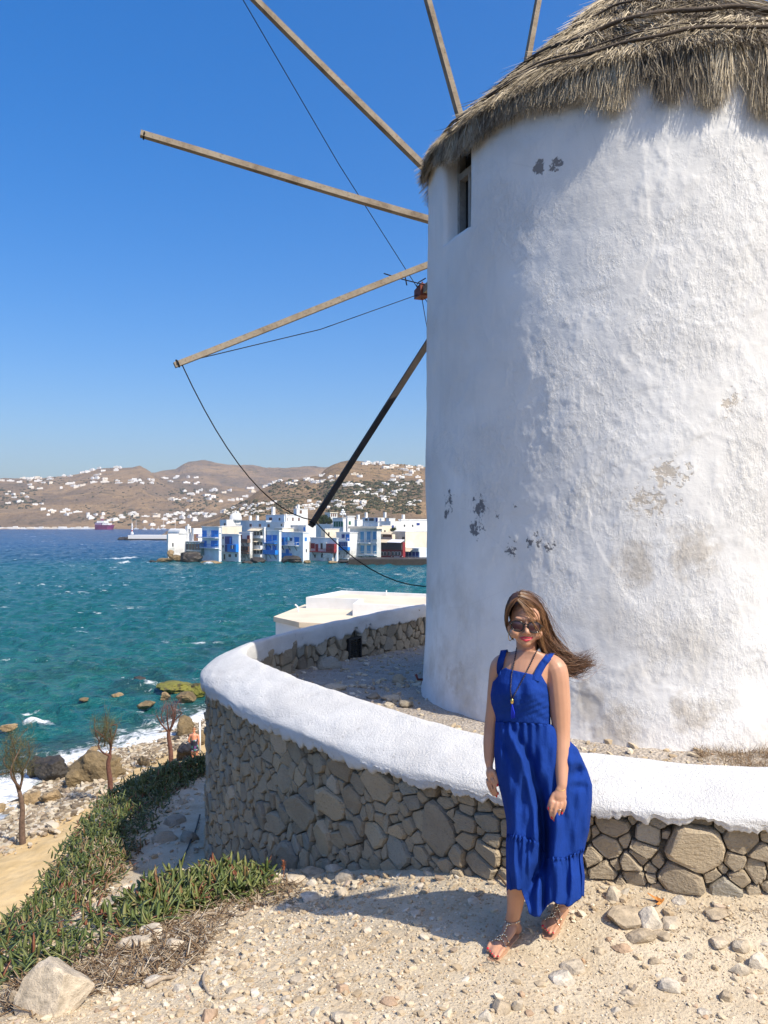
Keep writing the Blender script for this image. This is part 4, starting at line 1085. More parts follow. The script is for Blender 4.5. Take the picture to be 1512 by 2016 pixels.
for ci_, (hh, x0, y0, x1, y1, n, lab) in enumerate(CL):
    r_ = random.Random(100 + ci_); H = H_FAR if hh == 'F' else H_NEAR; used = []
    for _ in range(n):
        for tr in range(12):
            px, py = r_.uniform(x0, x1), r_.uniform(y0, y1)
            if all(abs(px - a) > 5 or abs(py - b) > 2.5 for a, b in used): break
        used.append((px, py)); q = hill_hit(H, px, py); d = q.y
        me, dm = r_.choice(tmpl); o = bpy.data.objects.new('hill_house', me); COL.objects.link(o)
        w = r_.uniform(6, 13)/FPX*d; h = r_.uniform(3.0, 5.0)/FPX*d
        if hh == 'F' and y0 < 960: w *= 0.8; h *= 0.85
        o.location = q + Vector((0, 0, 0.02*h)); o.scale = (w, w*0.8, h); o.rotation_euler = (0, 0, r_.uniform(-0.6, 0.9))
        tag(o, lab, 'house', 'white houses: ' + lab.replace('white house ', ''))
        if hh == 'N':
            c = bpy.data.objects.new('window', dm); COL.objects.link(c); c.parent = o
# port sheds along the far quay
for i in range(13):
    q = S(2 + i*15.5, 1041.6); o = bpy.data.objects.new('quay_shed', tmpl[i % 4][0]); COL.objects.link(o); d = q.y
    o.location = q + Vector((0, -6, 0.5)); o.scale = (14.5/FPX*d, 8, (3.4 + (i*7 % 3)*0.7)/FPX*d*0.9); tag(o, 'low white building in the row along the far port quay', 'building', 'low white buildings along the far quay')
# scrub and trees on the slopes
M['scrub'] = (lambda t: t.base(t.ramp(t.attr(), [(0, (0.04, 0.046, 0.026)), (0.6, (0.07, 0.072, 0.042)), (1, (0.12, 0.105, 0.062))]), 1.0, 0.0))(NT('dark_scrub'))
def scrub_pts(specs, seed):
    g = random.Random(seed); out = []; sz = []
    for hh, x0, y0, x1, y1, n, s0, s1 in specs:
        H = H_FAR if hh == 'F' else H_NEAR
        for _ in range(n):
            q = hill_hit(H, g.uniform(x0, x1), g.uniform(y0, y1)); out.append(q[:]); sz.append(g.uniform(s0, s1)/FPX*q.y)
    return np.array(out), np.array(sz)
pts_, szs = scrub_pts([('N', 530, 946, 830, 1005, 800, 1.0, 3.6), ('N', 640, 950, 830, 1012, 800, 1.5, 4.6), ('N', 440, 985, 600, 1018, 420, 1, 3.4), ('F', 0, 960, 88, 1003, 110, 1.0, 3.5), ('F', 150, 945, 430, 1030, 240, 0.7, 2.2), ('F', 330, 965, 430, 1035, 200, 1, 3), ('F', 40, 940, 320, 956, 110, .8, 2.2), ('F', 180, 1008, 275, 1036, 90, 1.2, 3.2), ('N', 700, 912, 830, 935, 80, .8, 2)], 4)
g = np.random.default_rng(9); ico = bmesh.new(); bmesh.ops.create_icosphere(ico, subdivisions=2, radius=1.0)
B = np.array([v.co[:] for v in ico.verts]); Fi = np.array([[v.index for v in f.verts] for f in ico.faces]); ico.free(); n = len(pts_)
V = B[None]*(1 + g.uniform(-0.35, 0.35, (n, len(B), 1)))*szs[:, None, None]*np.array([1.0, 1.0, 0.75])*g.uniform(0.7, 1.4, (n, 1, 3)) + pts_[:, None, :]
tag(link('hillside_scrub', fast_mesh('hillside_scrub', V.reshape(-1, 3), (np.arange(n)[:, None, None]*len(B) + Fi[None]).reshape(-1, 3), np.clip(np.repeat(g.random(n), len(B)) + g.uniform(-.3, .3, n*len(B)), 0, 1), sm=False), M['scrub']), kind='stuff')

# ------------------------------------------------------------------ quay, beacon, ships
pier = empty('harbour_pier', S(300, 1063)); tag(pier, 'long white harbour pier with dark boulders at its end beyond the waterfront', 'pier')
a, b_ = S(252, 1063), S(430, 1063.5)
pb = MB(); pb.prism([(a.x, a.y), (b_.x, b_.y), (b_.x + 4, b_.y + 14), (a.x + 4, a.y + 14)], SEAZ + 0.9, SEAZ + 3.7); pb.build('pier_deck', M['white'], pier)
pb = MB(); pb.prism([(a.x - .5, a.y - .6), (b_.x, b_.y - .6), (b_.x + 4, b_.y + 14.6), (a.x + 3, a.y + 14.6)], SEAZ - 1, SEAZ + 0.9); pb.build('pier_footing', M['dark_rock'], pier)
for i in range(7):
    o = link('boulder', rock_mesh('boulder', 50 + i, 2.6, 2.6, 2.0, 2), M['dark_rock']); o.location = a + Vector((-1.2 - i*1.05, 2 + (i*5 % 9), 0.4)); o.parent = pier; o.location -= pier.location
q = S(257, 1060.5); bc = empty('harbour_beacon', q + Vector((0, 4, 3))); tag(bc, 'slim white beacon tower with a red band on the pier head', 'beacon')
M['red_paint'] = simple('red_paint', (0.42, 0.04, 0.05), 0.6, 0.1); M['plain_white'] = simple('white_paint', (0.78, 0.78, 0.78), 0.7, 0.05)
qq = bc.location + Vector((0, 0, 0.7))
MB().lathe([(1.3, -.3), (1.2, 1.4), (0.75, 1.4), (0.62, 2.2)], qq, 12).build('tower', M['plain_white'], bc); MB().lathe([(.66, 2.2), (.62, 3.3)], qq, 12).build('red_band', M['red_paint'], bc)
MB().lathe([(.62, 3.3), (.55, 6.2), (1.0, 6.3), (1.0, 6.6), (.5, 6.7), (.5, 8.0), (.62, 8.1), (.1, 9.0), (.06, 13.5)], qq, 12).build('lantern', M['plain_white'], bc)
def ferry(px0, px1, py, lab, cols, hh):
    a, b_ = S(px0, py), S(px1, py); f = empty('ferry', (a + b_)/2); tag(f, lab, 'ferry'); L = b_.x - a.x; y = a.y - 12
    def hp(x0, x1, z0, z1, wd, bow=0.0):
        bb = MB(); vs = []
        for z, e in ((z0, 0), (z1, bow)):
            for x, w in ((x0, 1), (x0 + (x1 - x0)*0.75, 1), (x1 + e, .15), (x1 + e, -.15), (x0 + (x1 - x0)*0.75, -1), (x0, -1)): vs.append((a.x + x*L, y + w*wd, SEAZ + z))
        bb.add(vs, [(5,4,3,2,1,0), (6,7,8,9,10,11)] + [(i, (i+1) % 6, 6 + (i+1) % 6, 6 + i) for i in range(6)]); return bb
    hp(0, 1, 0, hh*.45, 8, .1 ).build('hull', cols[0], f); hp(0.0, 0.45, hh*.45 + .02, hh*.66, 7.2).build('aft_deck', cols[1], f); hp(0.45, 0.93, hh*.45 + .02, hh*.62, 7.6, .02).build('fore_deck', M['plain_white'], f)
    hp(0.1, 0.72, hh*.66 + .03, hh*.85, 6.4).build('bridge_deck', M['plain_white'], f); hp(0.3, 0.42, hh*.86, hh*1.02, 3).build('funnel', cols[0], f)
    return f
M['magenta'] = simple('magenta_hull', (0.17, 0.025, 0.10), 0.5, 0.5, 0.05); M['violet'] = simple('violet_grey_deck', (0.26, 0.20, 0.32), 0.6, 0.15, 0.1)
ferry(195, 227, 1042.3, 'magenta hulled ferry with white decks moored at the far port', (M['magenta'], M['violet']), 17)
M['navy'] = simple('navy_hull', (0.02, 0.025, 0.07), 0.5, 0.1)
ferry(-60, 3, 1044, 'dark blue ship bow cut off by the left edge of the far bay', (M['navy'], M['plain_white']), 16)
def sailboat(px, py, h, lab):
    q = S(px, py); f = empty('sailing_boat', q); tag(f, lab, 'boat', 'yachts moored at the far shore'); d = q.y; L = 9/FPX*d/2
    bb = MB(); vs = []
    for z, k in ((0, .8), (1.6, 1)):
        for x, w in ((-1, .6), (.4, 1), (1.15, 0), (.4, -1), (-1, -.6)): vs.append((q.x + x*L*k, q.y + w*L*.28*k, q.z + z))
    bb.add(vs, [(4,3,2,1,0), (5,6,7,8,9)] + [(i, (i+1) % 5, 5 + (i+1) % 5, 5 + i) for i in range(5)]); bb.build('hull', M['plain_white'], f)
    MB().tube([q + Vector((0, 0, 1.5)), q + Vector((0, 0, h/FPX*d))], 0.22, 5).build('mast', M['plain_white'], f); MB().box((q.x - L*.5, q.y - .8, q.z + 1.62), (q.x + L*.3, q.y + .8, q.z + 2.5)).build('cabin', M['plain_white'], f)
for px, py, h, lab in ((322, 1042, 28, 'white yacht with the tallest mast moored at the far shore'), (268, 1042, 19, 'white yacht moored just right of the beacon'), (300, 1042.3, 8, 'small white boat between the two masted yachts'), (345, 1043, 14, 'white yacht behind the white chapel'), (285, 1043, 6, 'low white motorboat right of the beacon'), (312, 1043, 7, 'low white motorboat left of the tallest mast')): sailboat(px, py, h, lab)
# ------------------------------------------------------------------ the waterfront town
UF = Vector((0.669, -0.743, 0)); UB = Vector((0.743, 0.669, 0)); NF = -UB
def paint(name, c, rough=0.6): return simple(name, c, rough, 0.12, 0.5)
M['blue'] = paint('bright_blue_paint', (0.014, 0.20, 0.62)); M['deepblue'] = paint('deep_blue_paint', (0.03, 0.055, 0.22)); M['skyblue'] = paint('pale_blue_shutter', (0.075, 0.27, 0.46))
M['redp'] = paint('dark_red_paint', (0.26, 0.03, 0.035)); M['brownp'] = paint('brown_timber', (0.17, 0.10, 0.07)); M['greenp'] = paint('green_paint', (0.02, 0.13, 0.075)); M['seagreen'] = paint('grey_green_frame', (0.17, 0.27, 0.26))
M['cream'] = paint('cream_awning', (0.68, 0.58, 0.42), 0.9); M['ochre'] = paint('cream_limewash', (0.74, 0.66, 0.52), 0.9); M['greyw'] = paint('grey_limewash', (0.58, 0.59, 0.56), 0.9)
M['darkwood'] = paint('dark_weathered_wood', (0.07, 0.05, 0.045)); M['bluew'] = paint('blue_white_limewash', (0.72, 0.76, 0.80), 0.9)
def wallmat():
    t = NT('old_limewash'); p = t.pos(); a = t.noise(p, 0.35, 5, 0.65); r = t.rand()
    col = t.ramp(a, [(0.3, (0.68, 0.66, 0.62)), (0.6, (0.79, 0.785, 0.77))])
    s_ = t.n('SeparateXYZ'); t.lk(p, s_.inputs[0])
    k = t.math('MULTIPLY', t.rng(s_.outputs[2], SEAZ + 1, SEAZ + 5, 1, 0), t.rng(t.noise(p, 0.7, 5, 0.65), 0.42, 0.6), True)
    return t.base(t.mix(k, col, (0.30, 0.28, 0.24)), 0.9, 0.1)
M['limewash'] = wallmat()
class House:
    """A block turned like the waterfront: corner at column xc, its front runs left to xl, its lit side runs back to xr (or length l)."""
    def __init__(s, label, xl, xc, xr, yt, yb, depth, mat='limewash', l=None, cat='house', name='waterfront_house', group=None):
        s.C = P(xc, yb, depth); s.zb = s.C.z; rl = (xl - CX)/FPX
        s.w = (s.C.x - rl*s.C.y)/(UF.x - rl*UF.y)
        if xr is not None:
            rr = (xr - CX)/FPX; s.l = (rr*s.C.y - s.C.x)/(UB.x - rr*UB.y)
        else: s.l = l or 9.0
        s.zt = P(xc, yt, depth).z
        s.root = empty(name, s.C); tag(s.root, label, cat, group)
        s.D = {}
        MB().box((-s.w, 0, s.zb - 1.6), (0, s.l, s.zt), s.mx()).build('wall', M[mat], s.root)
        s.n = 0
    def mx(s):
        # local x along the front (left to right), y going back
        return Matrix(((UF.x, UB.x, 0, s.C.x), (UF.y, UB.y, 0, s.C.y), (0, 0, 1, 0), (0, 0, 0, 1)))
    def fx(s, px):
        r = (px - CX)/FPX; t = (r*s.C.y - s.C.x)/(UF.x - r*UF.y); return t, s.C.y + UF.y*t
    def rect(s, x0, y0, x1, y1):
        a, da = s.fx(x0); b, db = s.fx(x1); d = (da + db)/2
        return a, b, CAMZ - (y1 - HY)/FPX*d, CAMZ - (y0 - HY)/FPX*d
    def side(s, px):
        r = (px - CX)/FPX; t = (r*s.C.y - s.C.x)/(UB.x - r*UB.y); return t, s.C.y + UB.y*t
    def b(s, x0, y0, x1, y1, out, name, mat, back=0.05, parent=None):
        a, c, z0, z1 = s.rect(x0, y0, x1, y1); s.n += 1; e = 0.001*s.n
        return MB().box((a, -out - e, z0), (c, back + e, z1), s.mx()).build(name, M[mat], parent or s.root)
    def win(s, x0, y0, x1, y1, frame='bluew', pane='pane_dark', leaf=None, name='window'):
        o = s.b(x0, y0, x1, y1, 0.10, name, frame); w = (x1 - x0)*0.16; h = (y1 - y0)*0.1
        s.b(x0 + w, y0 + h, x1 - w, y1 - h*0.6, 0.14, 'pane', pane, parent=o)
        if leaf:
            s.b(x0 - (x1 - x0)*0.42, y0, x0 - 0.1, y1, 0.2, 'shutter', leaf); s.b(x1 + 0.1, y0, x1 + (x1 - x0)*0.42, y1, 0.2, 'shutter', leaf)
        return o
    def leaf(s, x0, y0, x1, y1, mat, n=2, name='shutter'):
        w = (x1 - x0)/n
        for k in range(n): s.b(x0 + k*w + 0.12, y0, x0 + (k+1)*w - 0.12, y1, 0.16, name, mat)
        s.b(x0 - .3, y0 - .6, x1 + .3, y0, 0.20, 'lintel', mat)
    def balcony(s, x0, yr, x1, yf, mat, out=1.2, solid=False, brk='darkwood', posts=9, slab='bluew'):
        a, c, z0, z1 = s.rect(x0, yr, x1, yf); m = s.mx(); s.n += 1; e = 0.0012*s.n
        o = MB().box((a, -out - e, z0 - 0.22 - e), (c, -0.002, z0), m).build('balcony', M[slab], s.root)
        r = MB(); H = z1 - z0
        if solid:
            r.box((a, -out, z0 + .05), (c, -out + .08, z1), m); r.box((a, -out + .08, z0 + .05), (a + .08, 0, z1), m); r.box((c - .08, -out + .08, z0 + .05), (c, 0, z1), m)
        else:
            r.box((a, -out, z1 - .1), (c, -out + .1, z1), m); r.box((a, -out, z0 + .12), (c, -out + .07, z0 + .22), m)
            for k in range(posts): x = a + (c - a - .1)*k/(posts - 1); r.box((x, -out + .012, z0 + .22), (x + .1, -out + .07, z1 - .1), m)
            r.box((c - .08, -out + .1, z1 - .1), (c, 0, z1), m); r.box((a, -out + .1, z1 - .1), (a + .08, 0, z1), m)
        r.build('railing', M[mat], o)
        if brk:
            k_ = MB()
            for f in (0.12, 0.5, 0.88):
                x = a + (c - a)*f; p0 = m @ Vector((x, -out*0.85, z0 - .24)); p1 = m @ Vector((x, -.02, z0 - 1.9)); k_.bar(p0, p1, .16)
            k_.build('bracket', M[brk], o)
        return o
    def awning(s, x0, y0, x1, y1, mat, out=1.6):
        a, c, z0, z1 = s.rect(x0, y0, x1, y1); m = s.mx(); s.n += 1
        vs = [m @ Vector(v) for v in ((a, -.02, z1), (c, -.02, z1), (c, -out, z0 + .15), (a, -out, z0 + .15), (a, -.02, z1 - .12), (c, -.02, z1 - .12), (c, -out, z0), (a, -out, z0))]
        MB().add(vs, [(0,1,2,3), (7,6,5,4), (3,2,6,7), (0,3,7,4), (1,5,6,2), (0,4,5,1)]).build('awning', M[mat], s.root)
    def bay(s, x0, y0, x1, y1, mat, out=1.3, panes=()):
        o = s.b(x0, y0, x1, y1, out, 'bay', mat)
        for q in panes: s.b(*q, out + .05, 'window', 'pane_dark', back=-(out - .2), parent=o)
        return o
    def top(s, y0, y1, over=0.35, mat='limewash', name='parapet'):
        z0, z1 = s.zt, s.zt + (y1 - y0)/FPX*s.C.y
        MB().box((-s.w - over, -over, z0 + .001), (over, s.l + over, z1), s.mx()).build(name, M[mat], s.root)
    def swin(s, x0, y0, x1, y1, mat='pane_dark', name='window', out=0.1):
        a, da = s.side(x0); c, dc = s.side(x1); d = (da + dc)/2
        MB().box((-0.05, a, CAMZ - (y1 - HY)/FPX*d), (out, c, CAMZ - (y0 - HY)/FPX*d), s.mx()).build(name, M[mat], s.root)
    def chimney(s, px, y, w=0.9, h=2.2):
        t, d = s.fx(px); zz = s.zt; MB().box((t - w/2, 1.2, zz - .02), (t + w/2, 1.2 + w, zz + h), s.mx()).build('chimney', M['limewash'], s.root)
DW = 292.0
def Dy(yb): return (CAMZ - SEAZ)*FPX/(yb - HY)
# --- chapel and glazed veranda on the rocks at the left end
h = House('white chapel with barrel roof and small bell gable on the rocks at the left end', 328.5, 331, 381, 1051, 1094, 296, cat='chapel', name='chapel')
m = h.mx(); t0, d0 = h.side(352); t1, d1 = h.side(367); zb_ = CAMZ - (1064 - HY)/FPX*d0
bb = MB(); arc = [(t0 + (t1 - t0)*(0.5 - 0.5*math.cos(math.pi*k/10)), h.zt + .002 + (1.9)*math.sin(math.pi*k/10)) for k in range(11)]
vs = [m @ Vector((0.3, a, z)) for a, z in arc] + [m @ Vector((-9, a, z)) for a, z in arc]
bb.add(vs, [tuple(range(10, -1, -1)), tuple(range(11, 22))] + [(i, i+1, 12+i, 11+i) for i in range(10)] + [(10, 0, 11, 21)]); bb.build('barrel_roof', M['limewash'], h.root)
ta, da = h.side(367.5); tb, db = h.side(374.5)
zt_ = CAMZ - (1041 - HY)/FPX*da
g_ = MB(); wd = (tb - ta); g_.box((-1.2, ta, h.zt - 3), (.6, ta + wd*.3, zt_), m); g_.box((-1.2, tb - wd*.3, h.zt - 3), (.6, tb, zt_), m); g_.box((-1.2, ta, zt_), (.6, tb, zt_ + 1.0), m); g_.box((-1.2, ta + wd*.3, h.zt - 3), (.6, tb - wd*.3, zt_ - 1.8), m)
g_.box((-.7, ta + wd*.3, zt_ + 1.0), (.1, tb - wd*.3, zt_ + 1.7), m); g_.build('bell_gable', M['limewash'], h.root)
h.swin(339, 1069, 341.5, 1076); h.swin(334, 1078, 343, 1094, 'greyw', 'door', 0.12)
h = House('white house block with brown opening between the chapel and the blue balconies', 377, 381, 399, 1042, 1092, 299, l=6); h.swin(381.5, 1051, 390, 1066, 'brownp', 'opening', .08); h.top(1040, 1042, .1)
h = House('single storey glazed veranda with grey green frames on a rock base', 353, 395, None, 1068, 1084, 293, 'seagreen', l=7, name='veranda', cat='veranda')
for k in range(7): h.b(355.5 + k*5.6, 1071, 359.5 + k*5.6, 1082, .12, 'window', 'pane_dark')
for k in range(7): h.b(355.5 + k*5.6, 1069.0, 359.5 + k*5.6, 1070.3, .13, 'fanlight', 'bluew')
h.top(1066, 1068, .5, 'limewash', 'roof'); h.b(352.5, 1082.6, 395.5, 1084.4, .3, 'sill', 'limewash')
# --- the blue balcony house
h = House('tall white house with two long bright blue balconies beside the chapel veranda', 397.5, 431, 436, 1038, 1105.5, 286, 'bluew'); h.top(1036.6, 1038, .25)
h.leaf(399, 1045, 407, 1057, 'blue', 3, 'door'); h.b(408.5, 1046, 415, 1057, .15, 'door', 'plain_white'); h.leaf(416.5, 1045, 430, 1057, 'blue', 4, 'door')
h.leaf(399, 1065, 407, 1076, 'blue', 3, 'door'); h.b(409, 1066, 414.5, 1077, .15, 'door', 'bluew'); h.leaf(416, 1065, 429.5, 1076, 'blue', 4, 'door')
h.balcony(394, 1052.5, 430.5, 1057.8, 'blue', 1.5, posts=18, brk=None); h.balcony(393, 1070.5, 430.5, 1078, 'blue', 1.5, posts=22, brk=None)
h.swin(432, 1048, 435, 1049.5, 'limewash', 'ledge', .3); h.swin(432, 1081, 435, 1082.5, 'limewash', 'ledge', .3)
h = House('white house with blue glazed corner bays right of the long balconies', 436.5, 470, 474, 1053, 1106.5, 286, 'bluew'); h.top(1051.5, 1053, .2)
h.win(438, 1056, 441.5, 1061, 'plain_white'); h.win(438, 1073, 441.5, 1078, 'plain_white')
h.b(444, 1056, 457, 1071, .3, 'glazed_bay', 'deepblue'); h.b(453.5, 1058, 456.5, 1070, .36, 'shutter', 'blue'); h.b(444, 1071.8, 452.5, 1086.5, .3, 'glazed_bay', 'deepblue')
h.bay(453, 1071.5, 470, 1086.5, 'blue', 1.2, ((460, 1073.5, 462.5, 1080.5), (464.5, 1073.5, 466.5, 1080.5))); h.b(462.7, 1073.5, 464.2, 1080.5, 1.3, 'shutter', 'plain_white')
h.b(436.5, 1086.8, 471, 1088, .35, 'ledge', 'limewash'); h.win(440.5, 1089.5, 444.5, 1102, 'plain_white', name='door'); h.win(449.5, 1090.5, 456.5, 1097, 'plain_white'); h.win(462.5, 1090, 467.5, 1097, 'plain_white')
h = House('white house with brown timber balconies between the blue bays and the awnings', 471, 492, 497, 1049, 1103, 291); h.top(1047.6, 1049, .15)
h.win(459.5, 1052, 463.5, 1061, 'deepblue'); h.b(473, 1052, 476.5, 1065, .15, 'door', 'redp'); h.b(487, 1054, 492, 1065, .15, 'door', 'redp')
h.balcony(470, 1061, 493, 1067, 'brownp', 1.3, True, slab='brownp'); h.bay(472, 1075.5, 491, 1086, 'brownp', .5, ((474, 1077, 477, 1084), (481, 1077, 484, 1084), (486.5, 1077, 489.5, 1084))); h.balcony(471, 1083, 491, 1088.3, 'brownp', 1.1, posts=8, slab='brownp')
h = House('narrow white house with three storeys of cream awnings and balconies', 492, 520, 523, 1039, 1100, 291); h.top(1037.5, 1039, .15)
for y0, y1, a0, a1 in ((1046, 1054, 1040, 1045.5), (1067, 1073, 1062, 1067), (1082.5, 1090, 1080, 1082.6)):
    for k in range(3): h.win(500 + k*6.2, y0, 505.2 + k*6.2, y1, 'greyw')
    h.awning(495 if a0 != 1062 else 491, a0, 518 if a0 != 1062 else 514, a1, 'cream', 2.0)
for yr, yf in ((1054.5, 1058), (1074, 1079.5), (1091, 1096.5)): h.balcony(493, yr, 518, yf, 'plain_white', 1.2, True, None)
h = House('white house with two stacked bright blue balconies and tall blue shutters', 522, 549.5, 554, 1045.5, 1105.5, 286, 'bluew'); h.top(1044, 1045.5, .2)
h.leaf(524.5, 1054, 535, 1066, 'blue', 3); h.leaf(537, 1054, 545.5, 1064, 'blue', 3); h.win(526.8, 1055.5, 529.6, 1065.5, 'blue'); h.balcony(521.5, 1063, 546, 1068.8, 'blue', 1.3, posts=14, slab='blue')
h.leaf(524, 1074.5, 533.5, 1084, 'blue', 3); h.leaf(537, 1074.5, 545, 1084, 'blue', 3); h.win(527, 1076, 530.5, 1084, 'deepblue'); h.win(538.8, 1076, 541.8, 1084, 'deepblue'); h.balcony(520, 1082.5, 547.5, 1089.8, 'blue', 1.3, True, slab='blue')
h = House('broad white house with a bright blue timber box bay over the rocks', 553.5, 596.5, 609, 1049, 1103, 287, 'bluew'); h.top(1047.6, 1049, .2)
h.bay(555, 1058, 566, 1073, 'blue', 1.3, ((558.5, 1061, 562, 1066),)); h.b(566, 1057.5, 571, 1064, 1.0, 'shutter', 'skyblue'); h.win(571.5, 1058.5, 575.5, 1065, 'blue'); h.leaf(580, 1058, 589, 1073, 'blue', 3, 'door')
h.balcony(555, 1067, 589, 1073.3, 'plain_white', 1.3, posts=12); h.leaf(552.6, 1074.5, 557, 1080, 'deepblue', 2); h.leaf(563, 1081.5, 569, 1090, 'blue', 2, 'door'); h.balcony(551.5, 1088.5, 574.5, 1096, 'blue', 1.3, True, slab='blue')
h.swin(600, 1058, 604, 1065, 'blue', 'shutter'); h.swin(602, 1081, 604, 1087)
h = House('white house with a dark red balcony and red box bay above the water', 611, 662.5, 666, 1060.5, 1104, 286, 'bluew'); h.top(1059, 1060.5, .2)
h.leaf(612, 1070, 620, 1079.5, 'redp', 3); h.b(621.5, 1071, 626.5, 1085.5, .2, 'door', 'redp'); h.win(631, 1068.5, 636.5, 1082, 'greyw', name='door'); h.bay(647, 1070.5, 663, 1086, 'redp', 1.2, ((652, 1075, 656, 1077.5),))
h.balcony(614, 1080, 663, 1086.3, 'redp', 1.3, posts=20, slab='redp'); h.b(637.5, 1067, 644, 1080, .5, 'chimney_breast', 'limewash')
for q in ((619, 1091, 622.5, 1098), (632, 1090, 636, 1098), (647, 1088.5, 653.5, 1099.5), (657, 1088.5, 660.5, 1099)): h.win(*q, 'greyw')
MB().box((-h.w*0.42, -1.0, h.zb - 1.6), (-h.w*0.08, .01, h.zb + 2.9), h.mx()).build('buttress', M['limewash'], h.root)
h = House('narrow white house on stilts with a blue band under a glazed bay', 662, 688.5, None, 1049, 1098, 290, l=8); h.top(1047.7, 1049, .2)
h.leaf(673, 1052.5, 678.5, 1060, 'deepblue'); h.leaf(681.5, 1052.5, 688, 1065, 'blue'); h.balcony(662.5, 1059, 688, 1065, 'plain_white', 1.0, posts=9, brk=None)
h.b(662, 1065.5, 688.5, 1076.3, .9, 'glazed_bay', 'bluew')
for k in range(6): h.b(663.6 + k*4.1, 1067, 666.6 + k*4.1, 1075.5, 1.0, 'window', 'deepblue', -.8)
h.b(661.5, 1076.4, 689, 1082.8, 1.1, 'blue_band', 'blue'); h.win(667, 1087, 670, 1092, 'greyw'); h.win(682, 1087, 685, 1092, 'greyw'); h.balcony(663, 1092, 688, 1098.4, 'plain_white', .8, posts=8, brk=None)
st = MB()
for x in (664, 670, 676, 682, 688):
    t, d = h.fx(x); st.bar(h.mx() @ Vector((t, -.6, h.zb - .3)), h.mx() @ Vector((t, -.6, SEAZ - .5)), .25)
st.build('stilts', M['greyw'], h.root)
h = House('grey neoclassical house with cornice and four tall pale blue shutters', 689, 742, 750, 1041, 1102, 286, 'greyw'); h.top(1036.5, 1041, .5, 'ochre', 'cornice'); h.top(1035.4, 1036.4, .8, 'ochre', 'cornice')
for x0, x1 in ((698, 705), (709.8, 717.2), (722.5, 730), (734.8, 741.2)):
    yy = 1062 if x0 in (698, 734.8) else 1067
    h.b(x0 - 1.2, 1046, x1 + 1.2, yy, .09, 'window_surround', 'limewash'); h.leaf(x0, 1047.2, x1, yy, 'skyblue', 2); h.leaf(x0 + .4, 1074.3, x1 - .4, 1089.5, 'skyblue', 2, 'door'); h.b(x0, 1098.3, x1, 1104, .12, 'arch_opening', 'pane_dark')
h.b(689, 1067.3, 742, 1069, .25, 'string_course', 'limewash'); h.balcony(705, 1062.5, 731, 1068.3, 'greyw', 1.2, posts=12, brk=None); h.balcony(695.5, 1085, 717.5, 1092, 'greyw', 1.2, posts=10); h.balcony(721, 1085, 742, 1092, 'greyw', 1.2, posts=10)
for x in (692, 694.8): h.b(x, 1045, x + 1.2, 1067, .13, 'pilaster', 'limewash')
h = House('dark red waterfront restaurant with a wooden upper veranda and white lettering', 744, 793, 798, 1068, 1101.5, 287, 'redp', cat='restaurant', name='restaurant')
h.b(744, 1068.5, 792.5, 1081.5, .6, 'upper_veranda', 'darkwood')
for k in range(4): h.b(746 + k*11.8, 1071, 755.5 + k*11.8, 1076.5, .66, 'window', 'pane_dark', -.5)
h.awning(742.5, 1062, 769.5, 1068.3, 'cream', 2.2); h.awning(770.5, 1062, 797, 1068.3, 'plain_white', 2.2)
for x in (750, 756, 763.5, 771.5, 778, 784.5): h.win(x, 1086, x + 5, 1093.5, 'greyw')
b = MB()
for k, hh in enumerate((1.3, .9, 1.0, 1.1, .9, 1.2, .95, 1.3)):
    z = 1095.4 + (1.3 - hh); a_, c_, z0, z1 = h.rect(776 + k*1.35, z, 776.9 + k*1.35, 1097.6); b.box((a_, -.12, z0), (c_, .02, z1), h.mx())
for x in (770.5, 791.5): a_, c_, z0, z1 = h.rect(x, 1095, x + 1.6, 1096.2); b.box((a_, -.12, z0), (c_, .02, z1), h.mx())
b.build('lettering', M['plain_white'], h.root)
h = House('cream house with a blue framed glass veranda at the right end of the waterfront', 797, 826, 842, 1079, 1102.5, 288, 'bluew', name='veranda', cat='veranda')
for k in range(4): h.b(798 + k*6.9, 1086.5, 803.4 + k*6.9, 1094.5, .1, 'window', 'deepblue'); h.b(798 + k*6.9, 1095.6, 803.4 + k*6.9, 1101.6, .11, 'window', 'deepblue')
h.awning(795, 1079, 814, 1086, 'cream', 2.0); h.b(814, 1079.5, 826, 1086, .5, 'awning', 'greyw')
